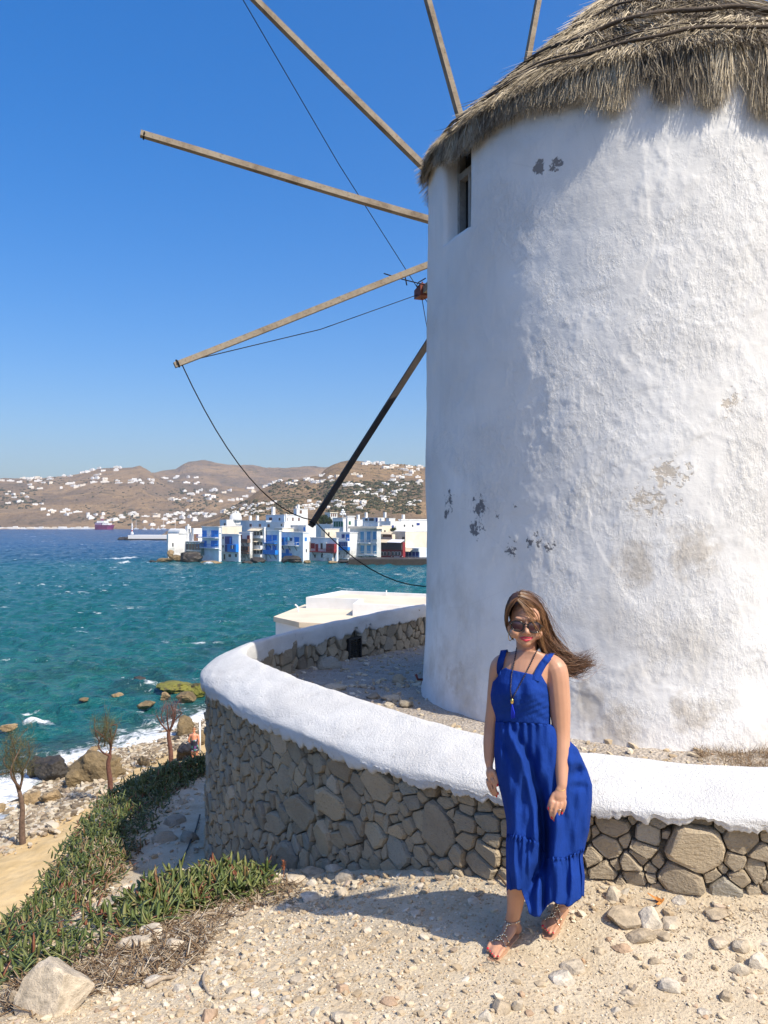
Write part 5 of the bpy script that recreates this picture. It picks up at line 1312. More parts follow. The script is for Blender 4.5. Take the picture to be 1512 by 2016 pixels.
# --- quay and rocks under the houses
q0, q1 = S(686, 1112), S(900, 1112); qb = MB(); qb.prism([(q0.x, q0.y), (q1.x, q1.y), (q1.x, q1.y + 14), (q0.x, q0.y + 14)], SEAZ - 1, SEAZ + 1.9); tag(qb.build('dark_quay', M['dark_rock']), 'dark wet quay wall under the grey and red waterfront houses', 'quay')
for i, (px, py, w, hh, m_, lab) in enumerate(((375, 1096, 46, 24, 'dark_rock', 'dark rock mass under the green framed veranda'), (415, 1107, 44, 6, 'tan_rock', 'flat brown ledge at the foot of the blue balcony house'), (345, 1100, 30, 14, 'shore_rock', 'brown rock below the chapel at the tip of the town'), (322, 1103, 34, 9, 'shore_rock', 'low brown reef running out left from the chapel'),
        (336, 1090, 14, 16, 'tan_rock', 'orange tan rock standing against the left wall of the chapel'), (300, 1105, 16, 4, 'dark_rock', 'last dark rock of the reef at the tip of the town'), (508, 1103, 32, 14, 'dark_rock', 'dark rock base under the house with cream awnings'), (575, 1102, 44, 17, 'dark_rock', 'dark rock under the blue box bay'),
        (604, 1106, 14, 8, 'shore_rock', 'brown rock at the foot of the plain white side wall'), (655, 1107, 18, 6, 'tan_rock', 'tan rock at the foot of the red balcony house'), (485, 1107, 24, 6, 'dark_rock', 'dark rock below the brown timber balconies'), (675, 1106, 26, 7, 'dark_rock', 'dark rock in the shade under the stilt house'))):
    c = P(px, py, 287 if py < 1098 else Dy(py + hh*.3)); W, H_ = w/FPX*c.y/2, hh/FPX*c.y/2
    o = link('rock', rock_mesh('rock', 80 + i, W*1.05, min(W, 5)*.9, H_*1.15, 3, .4, 8), M[m_]); o.location = c; tag(o, lab, 'rock', 'rocks under the waterfront houses')
# --- the streets behind: plain white blocks
def back(label, xl, xc, xr, yt, yb, d, mat='limewash', **kw): return House(label, xl, xc, xr, yt, yb, d, mat, name='town_house', group='white houses behind the waterfront', **kw)
h = back('domed white church with a bell arch rising behind the blue balcony house', 433, 446, 471, 1023, 1052, 322, cat='church')
c = h.mx() @ Vector((-1.5, 5.2, h.zt)); pr_ = [(2.5*math.cos(a_), .3 + 2.7*math.sin(a_)) for a_ in np.linspace(0, 1.52, 9)]
MB().lathe([(2.6, -.5)] + pr_ + [(.2, 3.3), (.02, 3.7)], c, 24).build('dome', M['limewash'], h.root, True)
tA, dA = h.side(464); tB, dB = h.side(473); z1_ = CAMZ - (1015 - HY)/FPX*dA; g_ = MB(); w_ = tB - tA
for lo, hi in (((-.8, tA, h.zt - 2), (.3, tA + w_*.3, z1_)), ((-.8, tB - w_*.3, h.zt - 2), (.3, tB, z1_)), ((-.8, tA + w_*.3, h.zt - 2), (.3, tB - w_*.3, h.zt + .5)), ((-.8, tA, z1_), (.3, tB, z1_ + .9)), ((-.6, tA + w_*.25, z1_ + .9), (.1, tB - w_*.25, z1_ + 1.6))): g_.box(lo, hi, h.mx())
g_.build('bell_arch', M['limewash'], h.root); h.b(441, 1030, 444, 1036, .1, 'window', 'brownp')
back('cream lit garden wall block right below the domed church', 434, 437, 476, 1036.5, 1058, 300, 'ochre').top(1035, 1036.5, .1)
h = back('long grey blue wall with two dark red doors right of the church', 470, 524, 534, 1025.5, 1048, 318, 'bluew')
for x in (491.5, 510): h.win(x, 1031.5, x + 4, 1038, 'redp')
h.top(1024.5, 1025.5, .15); h.chimney(486, 0); h.chimney(500, 0)
h = back('grey fronted white block with dark doorways above the blue balconies', 523.5, 559.5, 592, 1014.5, 1042, 326, 'bluew'); h.top(1013, 1014.5, .15); h.win(530, 1019, 535.5, 1025, 'redp'); h.win(548.5, 1019, 553, 1025, 'bluew')
for x in (563, 575, 587): h.swin(x, 1019, x + 3, 1025.5, 'brownp')
h.chimney(531, 0, 1.2, 3.5)
h = back('tallest white block of the town with a single brown doorway', 578, 584, 606, 1003, 1030, 345); h.swin(590, 1004.5, 594, 1011, 'brownp'); h.top(1001.5, 1003, .15); h.chimney(581, 0)
h = back('white house front with small brown window below the grey fronted block', 524, 560, 572, 1029, 1052, 304); h.win(553, 1031, 556.5, 1036, 'ochre'); h.b(527, 1032, 531, 1038, .1, 'door', 'brownp'); h.top(1028, 1029, .1); h.chimney(557, 0, .5, 3.4)
h = back('low tan roofed block above the broad blue bay house', 540, 556, 578, 1040, 1056, 297, 'ochre'); h.top(1039, 1040, .2)
h = back('white house with one deep blue window above the rocks house', 572, 602, 622, 1035, 1058, 300); h.b(603 - 5, 1038, 602 - 1, 1045, .15, 'shutter', 'blue'); h.top(1034, 1035, .15); h.b(574, 1041, 588, 1046, .1, 'opening', 'greyw')
h = back('long low white wall directly under the foot of the black sail pole', 608, 650, 660, 1033, 1052, 318); h.top(1032, 1033, .1)
h = back('cream block with flat roof behind the red balcony house', 632, 640, 668, 1042, 1068, 298, 'ochre'); h.top(1041, 1042, .15); h.swin(646, 1048, 648.5, 1055)
h = back('white house with a columned pergola above the dark trees', 640, 650, 664, 1010, 1030, 340); h.top(1008.5, 1010, .3, 'ochre')
for x in (651.5, 655.5, 659.5): h.swin(x, 1011, x + 2.5, 1017, 'brownp', 'opening')
h = back('white house with a row of green shutters', 655, 676, 681, 1020, 1045, 312); h.top(1019, 1020, .2)
for k in range(4): h.leaf(657.5 + k*4.7, 1027, 661 + k*4.7, 1037, 'greenp', 2)
h = back('white house with one green shutter under the clustered globe lamp', 681, 684, 698, 1017, 1045, 315); h.swin(686.5, 1026, 690.5, 1033, 'greenp', 'shutter'); h.top(1015.5, 1017, .3)
h = back('small grey roofed white block left of the cornice house', 697, 703, 714, 1024, 1042, 318); h.chimney(699, 0); h.top(1023, 1024, .1)
h = back('blue grey fronted block behind the cornice of the neoclassical house', 716, 744, 756, 1028.5, 1048, 312, 'bluew'); h.top(1027.5, 1028.5, .15)
h = back('white terrace house with brown and blue windows on the roof line', 713, 744, 757, 1019, 1036, 330); h.win(719, 1021, 724, 1025, 'brownp'); h.win(727, 1020, 736, 1025.5, 'brownp'); h.b(740.5, 1020, 743.5, 1027, .15, 'door', 'deepblue'); h.chimney(715, 0); h.chimney(752, 0)
h = back('white house with two deep blue doors right of the cornice house', 744, 769, 790, 1027, 1054, 308); h.swin(771, 1034, 775, 1043, 'deepblue', 'door'); h.swin(777, 1034, 781, 1043, 'greyw', 'door'); h.top(1026, 1027, .1)
h = back('low cream block in front of the two deep blue doors', 748, 752, 771, 1035, 1058, 299, 'ochre'); h.top(1034, 1035, .15); h.swin(756, 1044, 759, 1049)
h = back('small reed roofed terrace above the red restaurant', 752, 772, 778, 1052, 1070, 295, 'ochre'); h.awning(752, 1047, 774, 1052, 'cream', 1.5); h.b(754, 1053, 771, 1057, .12, 'opening', 'brownp')
h = back('white gabled store next to the windmill edge on the roof line', 760, 766, 778, 1021, 1036, 335); h.top(1020, 1021, .1)
h = back('large white house with small blue windows at the windmill edge', 785, 790, 850, 1024, 1052, 312); h.swin(820, 1029.5, 826, 1034, 'deepblue', 'shutter'); h.swin(795, 1033, 797.5, 1037); h.swin(811, 1033, 813.5, 1037); h.top(1022, 1024, .15); h.chimney(788, 0)
h = back('tall cream lit wall above the glass veranda at the right end', 770, 798, 846, 1047, 1082, 294, 'ochre'); h.top(1046, 1047, .1); h.b(792, 1057, 797, 1062, .1, 'window', 'pane_dark')
# globe lamp on the roofs
q = P(675, 1020, 311); lp = empty('globe_lamp', q); tag(lp, 'tall lamp post with a cluster of white globes above the roofs', 'lamp'); MB().tube([q + Vector((0, 0, -1.5)), q + Vector((0, 0, 2.6))], .14, 6).build('post', M['plain_white'], lp)
for k, (dx, dz) in enumerate(((-.75, 1.5), (.75, 1.5), (-.35, 2.3), (.4, 2.4), (0, 3.1), (0, 1.6))): MB().lathe([(.05, -.5), (.4, -.32), (.52, 0), (.4, .32), (.05, .5)], q + Vector((dx, (k % 2)*.5 - .2, dz)), 10).build('globe', M['plain_white'], lp, True)
# dark trees between the roofs
def bushy(name, label, base, hgt, rad, n, leaf, seed, mat, trunk='darkwood', group=None, cat='tree'):
    g = np.random.default_rng(seed); t = empty(name, base); tag(t, label, cat, group); b = Vector(base)
    br = MB(); br.tube([b, b + Vector((.05*rad, 0, hgt*.5)), b + Vector((-.1*rad, .1*rad, hgt*.8))], [rad*.12, rad*.08, rad*.03], 6)
    for k in range(5):
        a_ = k*1.3 + seed; br.tube([b + Vector((0, 0, hgt*.4)), b + Vector((math.cos(a_)*rad*.4, math.sin(a_)*rad*.4, hgt*.62)), b + Vector((math.cos(a_)*rad*.7, math.sin(a_)*rad*.7, hgt*.75))], [rad*.06, rad*.04, rad*.015], 4)
    br.build('trunk', M[trunk], t)
    cl = g.normal(0, 1, (24, 3)); cl /= np.linalg.norm(cl, axis=1)[:, None]; cl *= (g.random((24, 1))**.4); k = g.integers(0, 24, n)
    pt = cl[k]*np.array([rad*.8, rad*.8, hgt*.32]) + g.normal(0, .2, (n, 3))*rad + np.array([b.x, b.y, b.z + hgt*.66])
    dd = g.normal(0, 1, (n, 3)) + np.array([0, 0, .6]); dd /= np.linalg.norm(dd, axis=1)[:, None]
    V, F, T_ = blades(pt, dd, np.full(n, leaf), np.full(n, leaf*.45), g.normal(0, leaf*.1, (n, 3)), np.clip(g.random(n)*.6 + .4*g.random(24)[k], 0, 1), 2)
    o = link('crown', fast_mesh('crown', V, F, T_, sm=False), M[mat], t); o['kind'] = 'stuff'; return t
M['leaf_dark'] = (lambda t: t.base(t.ramp(t.attr(), [(0, (0.02, 0.033, 0.013)), (.6, (0.042, 0.06, 0.024)), (1, (0.075, 0.095, 0.035))]), .8, .2))(NT('dark_leaves'))
bushy('town_tree', 'larger dark round tree among the white roofs beside the black pole', P(637, 1042, 330), 5.6, 2.6, 2600, .55, 2, 'leaf_dark'); bushy('town_tree', 'narrow dark tree between the larger tree and the green shutters', P(649, 1040, 326), 4.2, 1.4, 1300, .5, 3, 'leaf_dark')
bushy('town_shrub', 'small green shrub below the two deep blue doors', P(774, 1048, 300), 1.6, 1.2, 500, .4, 4, 'leaf_dark', cat='shrub')

# ------------------------------------------------------------------ flat roofed building just beyond the far wall
fb = empty('flat_roofed_building', (-2, 60, -12)); tag(fb, 'flat roofed white building below the wall with a low parapet round its upper roof', 'building')
M['roof_white'] = simple('dusty_white_roof', (0.68, 0.58, 0.44), 0.9, 0.12, 0.4)
lowp = [(-7.9, 57.8), (-5.74, 54.6), (3, 51.5), (4, 66), (-6.5, 66.2)]; upp = [(-6.2, 63.4), (-2.4, 57.9), (3.6, 56.4), (4.2, 64), (-3.7, 69.2)]
MB().prism(lowp, -14, -5.35).build('lower_wall', M['limewash'], fb); MB().prism([(x*1.02 - .0, y) for x, y in lowp], -5.348, -5.0).build('lower_roof', M['roof_white'], fb)
upp = [(-6.24, 63.4), (-1.9, 61.8), (-2.3, 58.2), (3.6, 56.6), (4.2, 66.0), (-3.7, 69.4)]
MB().prism(upp, -4.998, -4.45).build('upper_wall', M['limewash'], fb)
def inset(poly, d):
    cx_ = sum(p[0] for p in poly)/len(poly); cy_ = sum(p[1] for p in poly)/len(poly); out = []
    for x, y in poly: v = Vector((cx_ - x, cy_ - y)); v = v*(d/v.length); out.append((x + v.x, y + v.y))
    return out
MB().prism(inset(upp, .3), -4.449, -4.40).build('upper_roof', M['roof_white'], fb)
rm = MB(); ins = inset(upp, .38); nn = len(upp)
for i in range(nn):
    j = (i + 1) % nn; rm.add([(upp[i][0], upp[i][1], -4.447), (upp[j][0], upp[j][1], -4.447), (ins[j][0], ins[j][1], -4.447), (ins[i][0], ins[i][1], -4.447), (upp[i][0], upp[i][1], -4.12), (upp[j][0], upp[j][1], -4.12), (ins[j][0], ins[j][1], -4.12), (ins[i][0], ins[i][1], -4.12)], [(3,2,1,0), (4,5,6,7), (0,1,5,4), (2,3,7,6)])
rm.build('parapet', M['limewash'], fb)
MB().tube([(-6.6, 61.0, -5.0), (-6.65, 61.0, -4.62), (-6.85, 61.0, -4.45)], .06, 7).build('vent_pipe', M['plain_white'], fb)
MB().tube([(0.2, 67.2, -4.3), (0.2, 67.2, -3.9)], .05, 7).build('vent_pipe', M['plain_white'], fb)
# ------------------------------------------------------------------ near ground: gravel, stones, plants
def ground_hit(px, py):
    d = (CAMZ + 0.15)*FPX/(py - HY)
    for _ in range(25):
        x = (px - CX)/FPX*d; z = gz(x, d); d2 = (CAMZ - z)*FPX/(py - HY); d = d*0.5 + d2*0.5
    return Vector(((px - CX)/FPX*d, d, gz((px - CX)/FPX*d, d)))
def scatter(n, x0, x1, y0, y1, seed, dens=None):
    g = np.random.default_rng(seed); out = np.zeros((0, 2))
    while len(out) < n:
        q = np.stack([g.uniform(x0, x1, 2*n), g.uniform(y0, y1, 2*n)], 1); k = q[:, 0] > np.interp(q[:, 1], [2.2, 3.2, 4.2, 5.0, 7.0], [-2.18, -2.28, -2.36, -2.47, -2.9])
        # keep off the wall and the terrace behind it
        k &= ((q[:, 0] - 2.6)**2 + (q[:, 1] - 7.7)**2 > 3.9**2) & ~((q[:, 0] > -1.5) & (q[:, 1] > 6.6))
        if dens is not None: k &= g.random(2*n) < dens(q[:, 0], q[:, 1])
        out = np.concatenate([out, q[k]])
    out = out[:n]; return np.stack([out[:, 0], out[:, 1], ground_z(out[:, 0], out[:, 1])], 1)
M['gravel'] = pebble_mat('pale_gravel', [(0.0, (0.38, 0.29, 0.185)), (0.35, (0.50, 0.40, 0.27)), (0.68, (0.59, 0.50, 0.36)), (0.88, (0.65, 0.58, 0.47)), (0.95, (0.45, 0.29, 0.17)), (1.0, (0.27, 0.225, 0.175))])
left_d = lambda x, y: np.clip(0.10 + 1.0*np.exp(-((x + 0.75)/0.75)**2) + 0.18*np.clip(vfbm(x*1.6, y*1.6, 3, 3) + .3, 0, 1), 0, 1)
near_d = lambda x, y: np.clip(1.25 - (y - 3)*0.28, 0.12, 1)
V, F, T_ = pebbles(4200, lambda n: scatter(n, -2.4, 0.5, 3.0, 6.2, 31, lambda x, y: left_d(x, y)*near_d(x, y)), 0.004, 0.026, 32, 0.6, 2.8)
tag(link('gravel', fast_mesh('gravel', V, F, T_, sm=False), M['gravel']), kind='stuff')
V, F, T_ = pebbles(26000, lambda n: scatter(n, -2.6, 2.9, 2.95, 6.0, 33, near_d), 0.002, 0.0085, 34, 0.7, 1.8)
tag(link('grit', fast_mesh('grit', V, F, T_, sm=False), M['gravel']), kind='stuff')
V, F, T_ = pebbles(650, lambda n: scatter(n, -2.4, 2.9, 3.0, 5.4, 35, lambda x, y: near_d(x, y)*np.clip(vfbm(x*1.2, y*1.2, 9, 3)*1.5 + .35, 0.05, 1)), 0.006, 0.026, 36, 0.6, 2.6)
tag(link('rubble', fast_mesh('rubble', V, F, T_, sm=False), M['gravel']), kind='stuff')
# rubble along the wall foot
def foot_pts(n):
    g = np.random.default_rng(41); s_ = g.uniform(s_lo, float(_ss[NOSE]), n); o_ = 0.22 + np.abs(g.normal(0, 0.12, n)); x, y = wall_at(s_, o_); return np.stack([x, y, ground_z(x, y)], 1)
V, F, T_ = pebbles(900, foot_pts, 0.006, 0.036, 42, 0.6, 2.8)
tag(link('wall_foot_rubble', fast_mesh('wall_foot_rubble', V, F, T_, sm=False), M['gravel']), kind='stuff')
V, F, T_ = pebbles(500, lambda n: scatter(n, -3.3, -1.9, 6.3, 12.5, 51), 0.008, 0.05, 52, 0.6, 3.0)
tag(link('slope_rubble', fast_mesh('slope_rubble', V, F, T_, sm=False), M['gravel']), kind='stuff')
def terr_pts(n):
    g = np.random.default_rng(43); s_ = g.uniform(6, WLEN - 1, n); o_ = -0.2 - g.random(n)*2.2; x, y = wall_at(s_, o_); return np.stack([x, y, terrace_z(x, y)], 1)
V, F, T_ = pebbles(1800, terr_pts, 0.008, 0.05, 44, 0.6, 2.5)
tag(link('terrace_gravel', fast_mesh('terrace_gravel', V, F, T_, sm=False), M['gravel']), kind='stuff')

M['pale_stone'] = rock_mat('pale_limestone', (0.56, 0.47, 0.35)); M['white_stone'] = rock_mat('chalky_white_stone', (0.58, 0.51, 0.41)); M['brown_stone'] = rock_mat('brown_schist', (0.43, 0.345, 0.24)); M['orange_stone'] = rock_mat('orange_stone', (0.46, 0.32, 0.21))
for mm in ('pale_stone', 'white_stone', 'brown_stone', 'orange_stone'):
    for n_ in M[mm].node_tree.nodes:
        if n_.type == 'TEX_NOISE': n_.inputs['Scale'].default_value *= 9
        if n_.type == 'BUMP': n_.inputs['Distance'].default_value = 0.012
GS = [(108, 1948, 158, 118, 'pale_stone', 'biggest pale boulder lying at the lower left beside the dead plants'), (30, 1965, 34, 40, 'brown_stone', 'brown stone tucked behind the biggest pale boulder'),
      (271, 1850, 74, 32, 'pale_stone', 'grey mottled stone in the dead plants below the green clump'), (347, 1856, 48, 28, 'pale_stone', 'flat pale stone right of the grey mottled stone'), (296, 1830, 40, 30, 'white_stone', 'white stone resting against the foot of the green clump'),
      (306, 1926, 42, 24, 'white_stone', 'white stone under the thick grey root'), (352, 1943, 28, 24, 'white_stone', 'white stone just right of the thick grey root end'), (412, 1995, 36, 28, 'orange_stone', 'orange stone at the bottom edge in the white gravel'), (283, 1911, 32, 22, 'brown_stone', 'dark stone below the curled root'),
      (616, 1761, 48, 26, 'white_stone', 'white wedge shaped stone at the end of the woman shadow'), (682, 1724, 48, 30, 'pale_stone', 'pale stone with dark side near the wall foot'), (584, 1728, 46, 20, 'pale_stone', 'pale flat stone next to the reddish plant stem'), (618, 1715, 58, 15, 'brown_stone', 'long grey slab at the wall foot left of centre'),
      (660, 1709, 40, 20, 'pale_stone', 'rounded pale stone leaning on the long grey slab'), (614, 1737, 28, 18, 'white_stone', 'small white stone between the wedge and the slab'), (674, 1755, 30, 22, 'pale_stone', 'tilted stone below the pale stone with dark side'),
      (674, 1998, 52, 20, 'pale_stone', 'flat tan stone at the bottom edge left of centre'), (584, 1926, 34, 22, 'pale_stone', 'grey stone in the middle of the left gravel'), (820, 1795, 24, 15, 'white_stone', 'small lone white stone above the middle of the shadow'), (765, 1970, 38, 18, 'orange_stone', 'pinkish stone at the bottom centre'), (674, 1946, 30, 20, 'orange_stone', 'brown and pink stone left of the yellow twig'),
      (1129, 1899, 46, 24, 'pale_stone', 'flat tan stone right of the woman front foot'), (1106, 1923, 54, 27, 'white_stone', 'pale stone just below the flat tan stone'), (1321, 1936, 46, 30, 'white_stone', 'pointed white stone alone on the right ground'), (988, 1978, 44, 30, 'brown_stone', 'dark brown block at the bottom below the woman'), (1019, 1976, 24, 32, 'pale_stone', 'tan stone touching the dark brown block'), (955, 1998, 32, 26, 'white_stone', 'white stone left of the dark brown block'),
      (1232, 1796, 80, 32, 'brown_stone', 'long tan slab on the right beside the white crust stone'), (1282, 1804, 52, 42, 'white_stone', 'crusty white stone at the end of the long tan slab'), (1262, 1838, 58, 22, 'brown_stone', 'jagged brown stone below the long tan slab'), (1302, 1838, 38, 14, 'brown_stone', 'flat reddish chip under the crusty white stone'), (1226, 1863, 40, 15, 'orange_stone', 'thin pink chip on the ground right of the back foot'),
      (1416, 1852, 46, 20, 'pale_stone', 'pale flat stone left of the pair at the right edge'), (1458, 1857, 42, 30, 'pale_stone', 'crumbly pale stone near the right edge'), (1492, 1888, 40, 34, 'white_stone', 'white stone at the right edge of the ground'), (1458, 1904, 38, 26, 'pale_stone', 'round pale stone left of the white edge stone'), (1206, 1758, 36, 32, 'pale_stone', 'upright pale stone right of the dress hem'), (1412, 1793, 52, 17, 'brown_stone', 'thin grey slab lying near the wall on the right'), (1323, 1813, 42, 22, 'pale_stone', 'pale stone right of the crusty white stone'),
      (1430, 1958, 28, 26, 'brown_stone', 'small grey stone on the lower right ground')]
for k, (px, py) in enumerate(((844, 1717), (934, 1773), (586, 1791), (678, 1876), (1213, 1986), (1248, 1973), (1236, 1953), (1100, 1985), (1180, 1870), (1360, 1880), (1385, 1990), (1290, 1890), (880, 1960), (560, 1965), (480, 1900), (455, 1950), (520, 1990), (720, 1830), (1480, 1960), (1340, 1770))):
    GS.append((px, py, 20 + (k*7 % 9), 11 + (k*5 % 6), ('pale_stone', 'white_stone', 'brown_stone')[k % 3], None))
for i, (px, py, w, h, m_, lab) in enumerate(GS):
    q = ground_hit(px, py + h*0.3); W, H_ = w/FPX*q.y, h/FPX*q.y
    if i == 0: me = rock_mesh('loose_stone', 77, W*.56, W*.42, H_*.62, 4, .14, 9)
    else: me = rock_mesh('loose_stone', 200 + i, W*.62, W*.48, H_*.66, 3, .16, 17)
    o = link('loose_stone', me, M[m_]); o.location = q + Vector((0, 0, H_*(.20 if i == 0 else .06))); o.rotation_euler = (0, 0, (i*0.7) % 1.0 - .5)
    tag(o, lab or 'small loose stone lying on the bare pale ground', 'stone', 'loose stones on the ground' if lab else 'small loose stones on the bare ground')

# --- ice plants
LT = []
for t_, w in ((0, .7), (.35, 1.0), (.75, .7)): LT += [(-w, 0, t_), (w, 0, t_), (0, -w*.8, t_)]
LT.append((0, 0, 1.0)); LT = np.array(LT)
LF4 = np.array([(a*3 + i, a*3 + (i+1) % 3, a*3 + 3 + (i+1) % 3, a*3 + 3 + i) for a in (0, 1) for i in range(3)]); LF3 = np.array([(6, 7, 9), (7, 8, 9), (8, 6, 9)])
def leaves(pos, dirs, L, W, curve, tint):
    n = len(pos); d = dirs/np.linalg.norm(dirs, axis=1)[:, None]; s_ = np.cross(d, np.array([0, 0, 1.0]) + 1e-3); s_ /= np.linalg.norm(s_, axis=1)[:, None] + 1e-9; u = np.cross(s_, d)
    t_ = LT[:, 2]
    V = pos[:, None] + d[:, None]*(L[:, None]*t_[None])[..., None] + s_[:, None]*(W[:, None]*LT[None, :, 0])[..., None] + u[:, None]*(W[:, None]*LT[None, :, 1] + (curve*L)[:, None]*(t_**2)[None])[..., None]
    o = np.arange(n)[:, None, None]*10
    return V.reshape(-1, 3), [(o + LF4[None]).reshape(-1, 4), (o + LF3[None]).reshape(-1, 3)], np.repeat(tint, 10)
def leaf_mat():
    t = NT('ice_plant_leaf'); p = t.pos()
    col = t.ramp(t.attr(), [(0.0, (0.045, 0.070, 0.018)), (0.35, (0.095, 0.130, 0.034)), (0.65, (0.165, 0.185, 0.060)), (0.82, (0.24, 0.235, 0.085)), (0.9, (0.23, 0.15, 0.07)), (1.0, (0.20, 0.075, 0.04))])
    return t.base(col, 0.5, 0.4)
M['ice_leaf'] = leaf_mat()
def clumps(centres, per, L0, seed, green=0.0, spread=0.05):
    g = np.random.default_rng(seed); n = len(centres)*per
    c = np.repeat(centres, per, 0); a = g.uniform(0, 6.28, n); el = np.clip(g.normal(.5, .5, n), -.3, 1.4)
    d = np.stack([np.cos(a)*np.cos(el), np.sin(a)*np.cos(el), np.sin(el)], 1)
    cl = np.repeat(g.normal(0.46 + green, 0.21, len(centres)), per)
    return leaves(c + g.normal(0, spread, (n, 3))*np.array([1, 1, .5]), d, L0*g.uniform(0.45, 1.4, n), L0*g.uniform(.09, .155, n), g.uniform(-.55, .3, n), np.clip(cl + g.normal(0, .12, n) + .4*(g.random(n) < .07), 0, 1))
def px_poly_pts(poly, n, seed):
    g = random.Random(seed); xs_ = [p[0] for p in poly]; ys_ = [p[1] for p in poly]; out = []
    while len(out) < n:
        x, y = g.uniform(min(xs_), max(xs_)), g.uniform(min(ys_), max(ys_)); ins_ = False
        for i in range(len(poly)):
            (ax_, ay_), (bx_, by_) = poly[i], poly[(i+1) % len(poly)]
            if (ay_ > y) != (by_ > y) and x < (bx_ - ax_)*(y - ay_)/(by_ - ay_) + ax_: ins_ = not ins_
        if ins_: out.append((x, y))
    return out
# front clump below the wall
fp = [(215, 1800), (300, 1745), (345, 1722), (430, 1712), (520, 1722), (545, 1745), (500, 1768), (420, 1780), (330, 1815), (262, 1842)]
cs = []
for px, py in px_poly_pts(fp, 185, 3):
    q = ground_hit(px, py); cs.append((q.x, q.y, q.z + .01))
V, F, T_ = clumps(np.array(cs), 10, .100, 7, 0.06, .05)
tag(link('ice_plant_clump', fast_mesh('ice_plant_clump', V, F, T_), M['ice_leaf']), kind='stuff')
# looser clumps running to the left edge
fp = [(-40, 1890), (60, 1840), (150, 1790), (230, 1800), (240, 1850), (160, 1900), (60, 1930), (-40, 1960)]
cs = []
for px, py in px_poly_pts(fp, 120, 5):
    q = ground_hit(px, py); cs.append((q.x, q.y, q.z + .01))
V, F, T_ = clumps(np.array(cs), 7, .075, 8, .04, .045)
tag(link('ice_plant_patch', fast_mesh('ice_plant_patch', V, F, T_), M['ice_leaf']), kind='stuff')
# thick hanging mat along the bank's edge
g = np.random.default_rng(12); sv = g.uniform(0, 1, 1900)
ei = 14 + sv*(len(_ed) - 1 - 14 - 26); i0 = ei.astype(int); fr_ = (ei - i0)[:, None]; pe = _ed[i0]*(1 - fr_) + _ed[i0 + 1]*fr_
nrm = _ed[i0 + 1] - _ed[i0]; nrm = np.stack([-nrm[:, 1], nrm[:, 0]], 1); nrm /= np.linalg.norm(nrm, axis=1)[:, None]
wid = np.interp(pe[:, 1], [3.2, 4.5, 6, 8, 10, 12, 13.5], [.1, .2, .35, .6, .85, .6, .5])
off = -g.random(1900)*wid + g.random(1900)**2*.35; pp = pe + nrm*off[:, None]; hz = ground_z(pp[:, 0], pp[:, 1])
mound = np.interp(pe[:, 1], [3.2, 5, 8, 11], [.03, .06, .16, .22])*np.clip(1 - np.abs(off + wid*.3)/(wid*.75), 0, 1)
cs = np.stack([pp[:, 0], pp[:, 1], hz + mound*g.random(1900)**.4], 1)
V, F, T_ = clumps(cs, 8, .088, 9, .02, .06)
tag(link('ice_plant_bank', fast_mesh('ice_plant_bank', V, F, T_), M['ice_leaf']), kind='stuff')
# soil-dark stems under the mat
# dead stems and litter
def litter_mat():
    t = NT('dead_plant_litter'); col = t.ramp(t.attr(), [(0, (0.10, 0.06, 0.035)), (.35, (0.23, 0.145, 0.08)), (.7, (0.38, 0.28, 0.175)), (1, (0.52, 0.44, 0.33))]); return t.base(col, .9, .1)
M['litter'] = litter_mat()
fp = [(-20, 1990), (40, 1925), (160, 1880), (260, 1835), (360, 1790), (470, 1755), (560, 1735), (612, 1748), (585, 1775), (480, 1800), (430, 1840), (390, 1900), (300, 1935), (170, 1965), (60, 2000)]
pts2 = px_poly_pts(fp, 2600, 9); n = len(pts2); xy = np.array([ground_hit(px, py)[:2] for px, py in pts2]); z = ground_z(xy[:, 0], xy[:, 1])
a = g.uniform(0, 6.28, n); el = np.abs(g.normal(.08, .22, n)); dd = np.stack([np.cos(a)*np.cos(el), np.sin(a)*np.cos(el), np.sin(el)], 1)
V, F, T_ = leaves(np.stack([xy[:, 0], xy[:, 1], z + g.uniform(0, .03, n)], 1), dd, g.uniform(.025, .12, n), g.uniform(.0014, .005, n), g.uniform(-.4, .3, n), np.clip(g.normal(.5, .27, n), 0, 1))
tag(link('dead_stems', fast_mesh('dead_stems', V, F, T_), M['litter']), kind='stuff')
# dry clumps on the lit side of the bank
k = np.where((cs[:, 1] > 5) & (cs[:, 1] < 8.5))[0]; k = g.choice(k, 200)
V, F, T_ = clumps(cs[k] + np.array([.06, 0, .0]), 8, .08, 15, .02, .06)
tag(link('dry_ice_plant', fast_mesh('dry_ice_plant', V, F, T_), M['litter']), kind='stuff')
# roots
M['root'] = simple('weathered_grey_root', (0.36, 0.29, 0.215), .9, .3, 30, .6, bscale=90)
for pts3, r_, lab in (([(288, 1948), (320, 1936), (345, 1922), (362, 1898), (370, 1880)], .011, 'thick curved grey root lying in the dead plants'), ([(285, 1895), (310, 1900), (335, 1890), (358, 1894), (366, 1884)], .012, 'dark gnarled root above the thick curved root'),
        ([(404, 1918), (400, 1940), (412, 1958), (424, 1968)], .008, 'curled pale root at the edge of the white gravel'), ([(375, 1812), (410, 1806), (440, 1800), (470, 1806), (490, 1800)], .010, 'long dry root running below the green clump'), ([(330, 1822), (360, 1816), (395, 1822), (430, 1812)], .006, 'thin dry root in front of the long root')):
    pp = [ground_hit(*q) + Vector((0, 0, r_*1.2 + .012*math.sin(i*2.1))) for i, q in enumerate(pts3)]; pp = catmull(pp, 5)
    tag(MB().tube(pp, [r_*(1 - .4*i/len(pp)) for i in range(len(pp))], 7).build('root', M['root'], None, True), lab, 'root', 'dry roots on the ground')
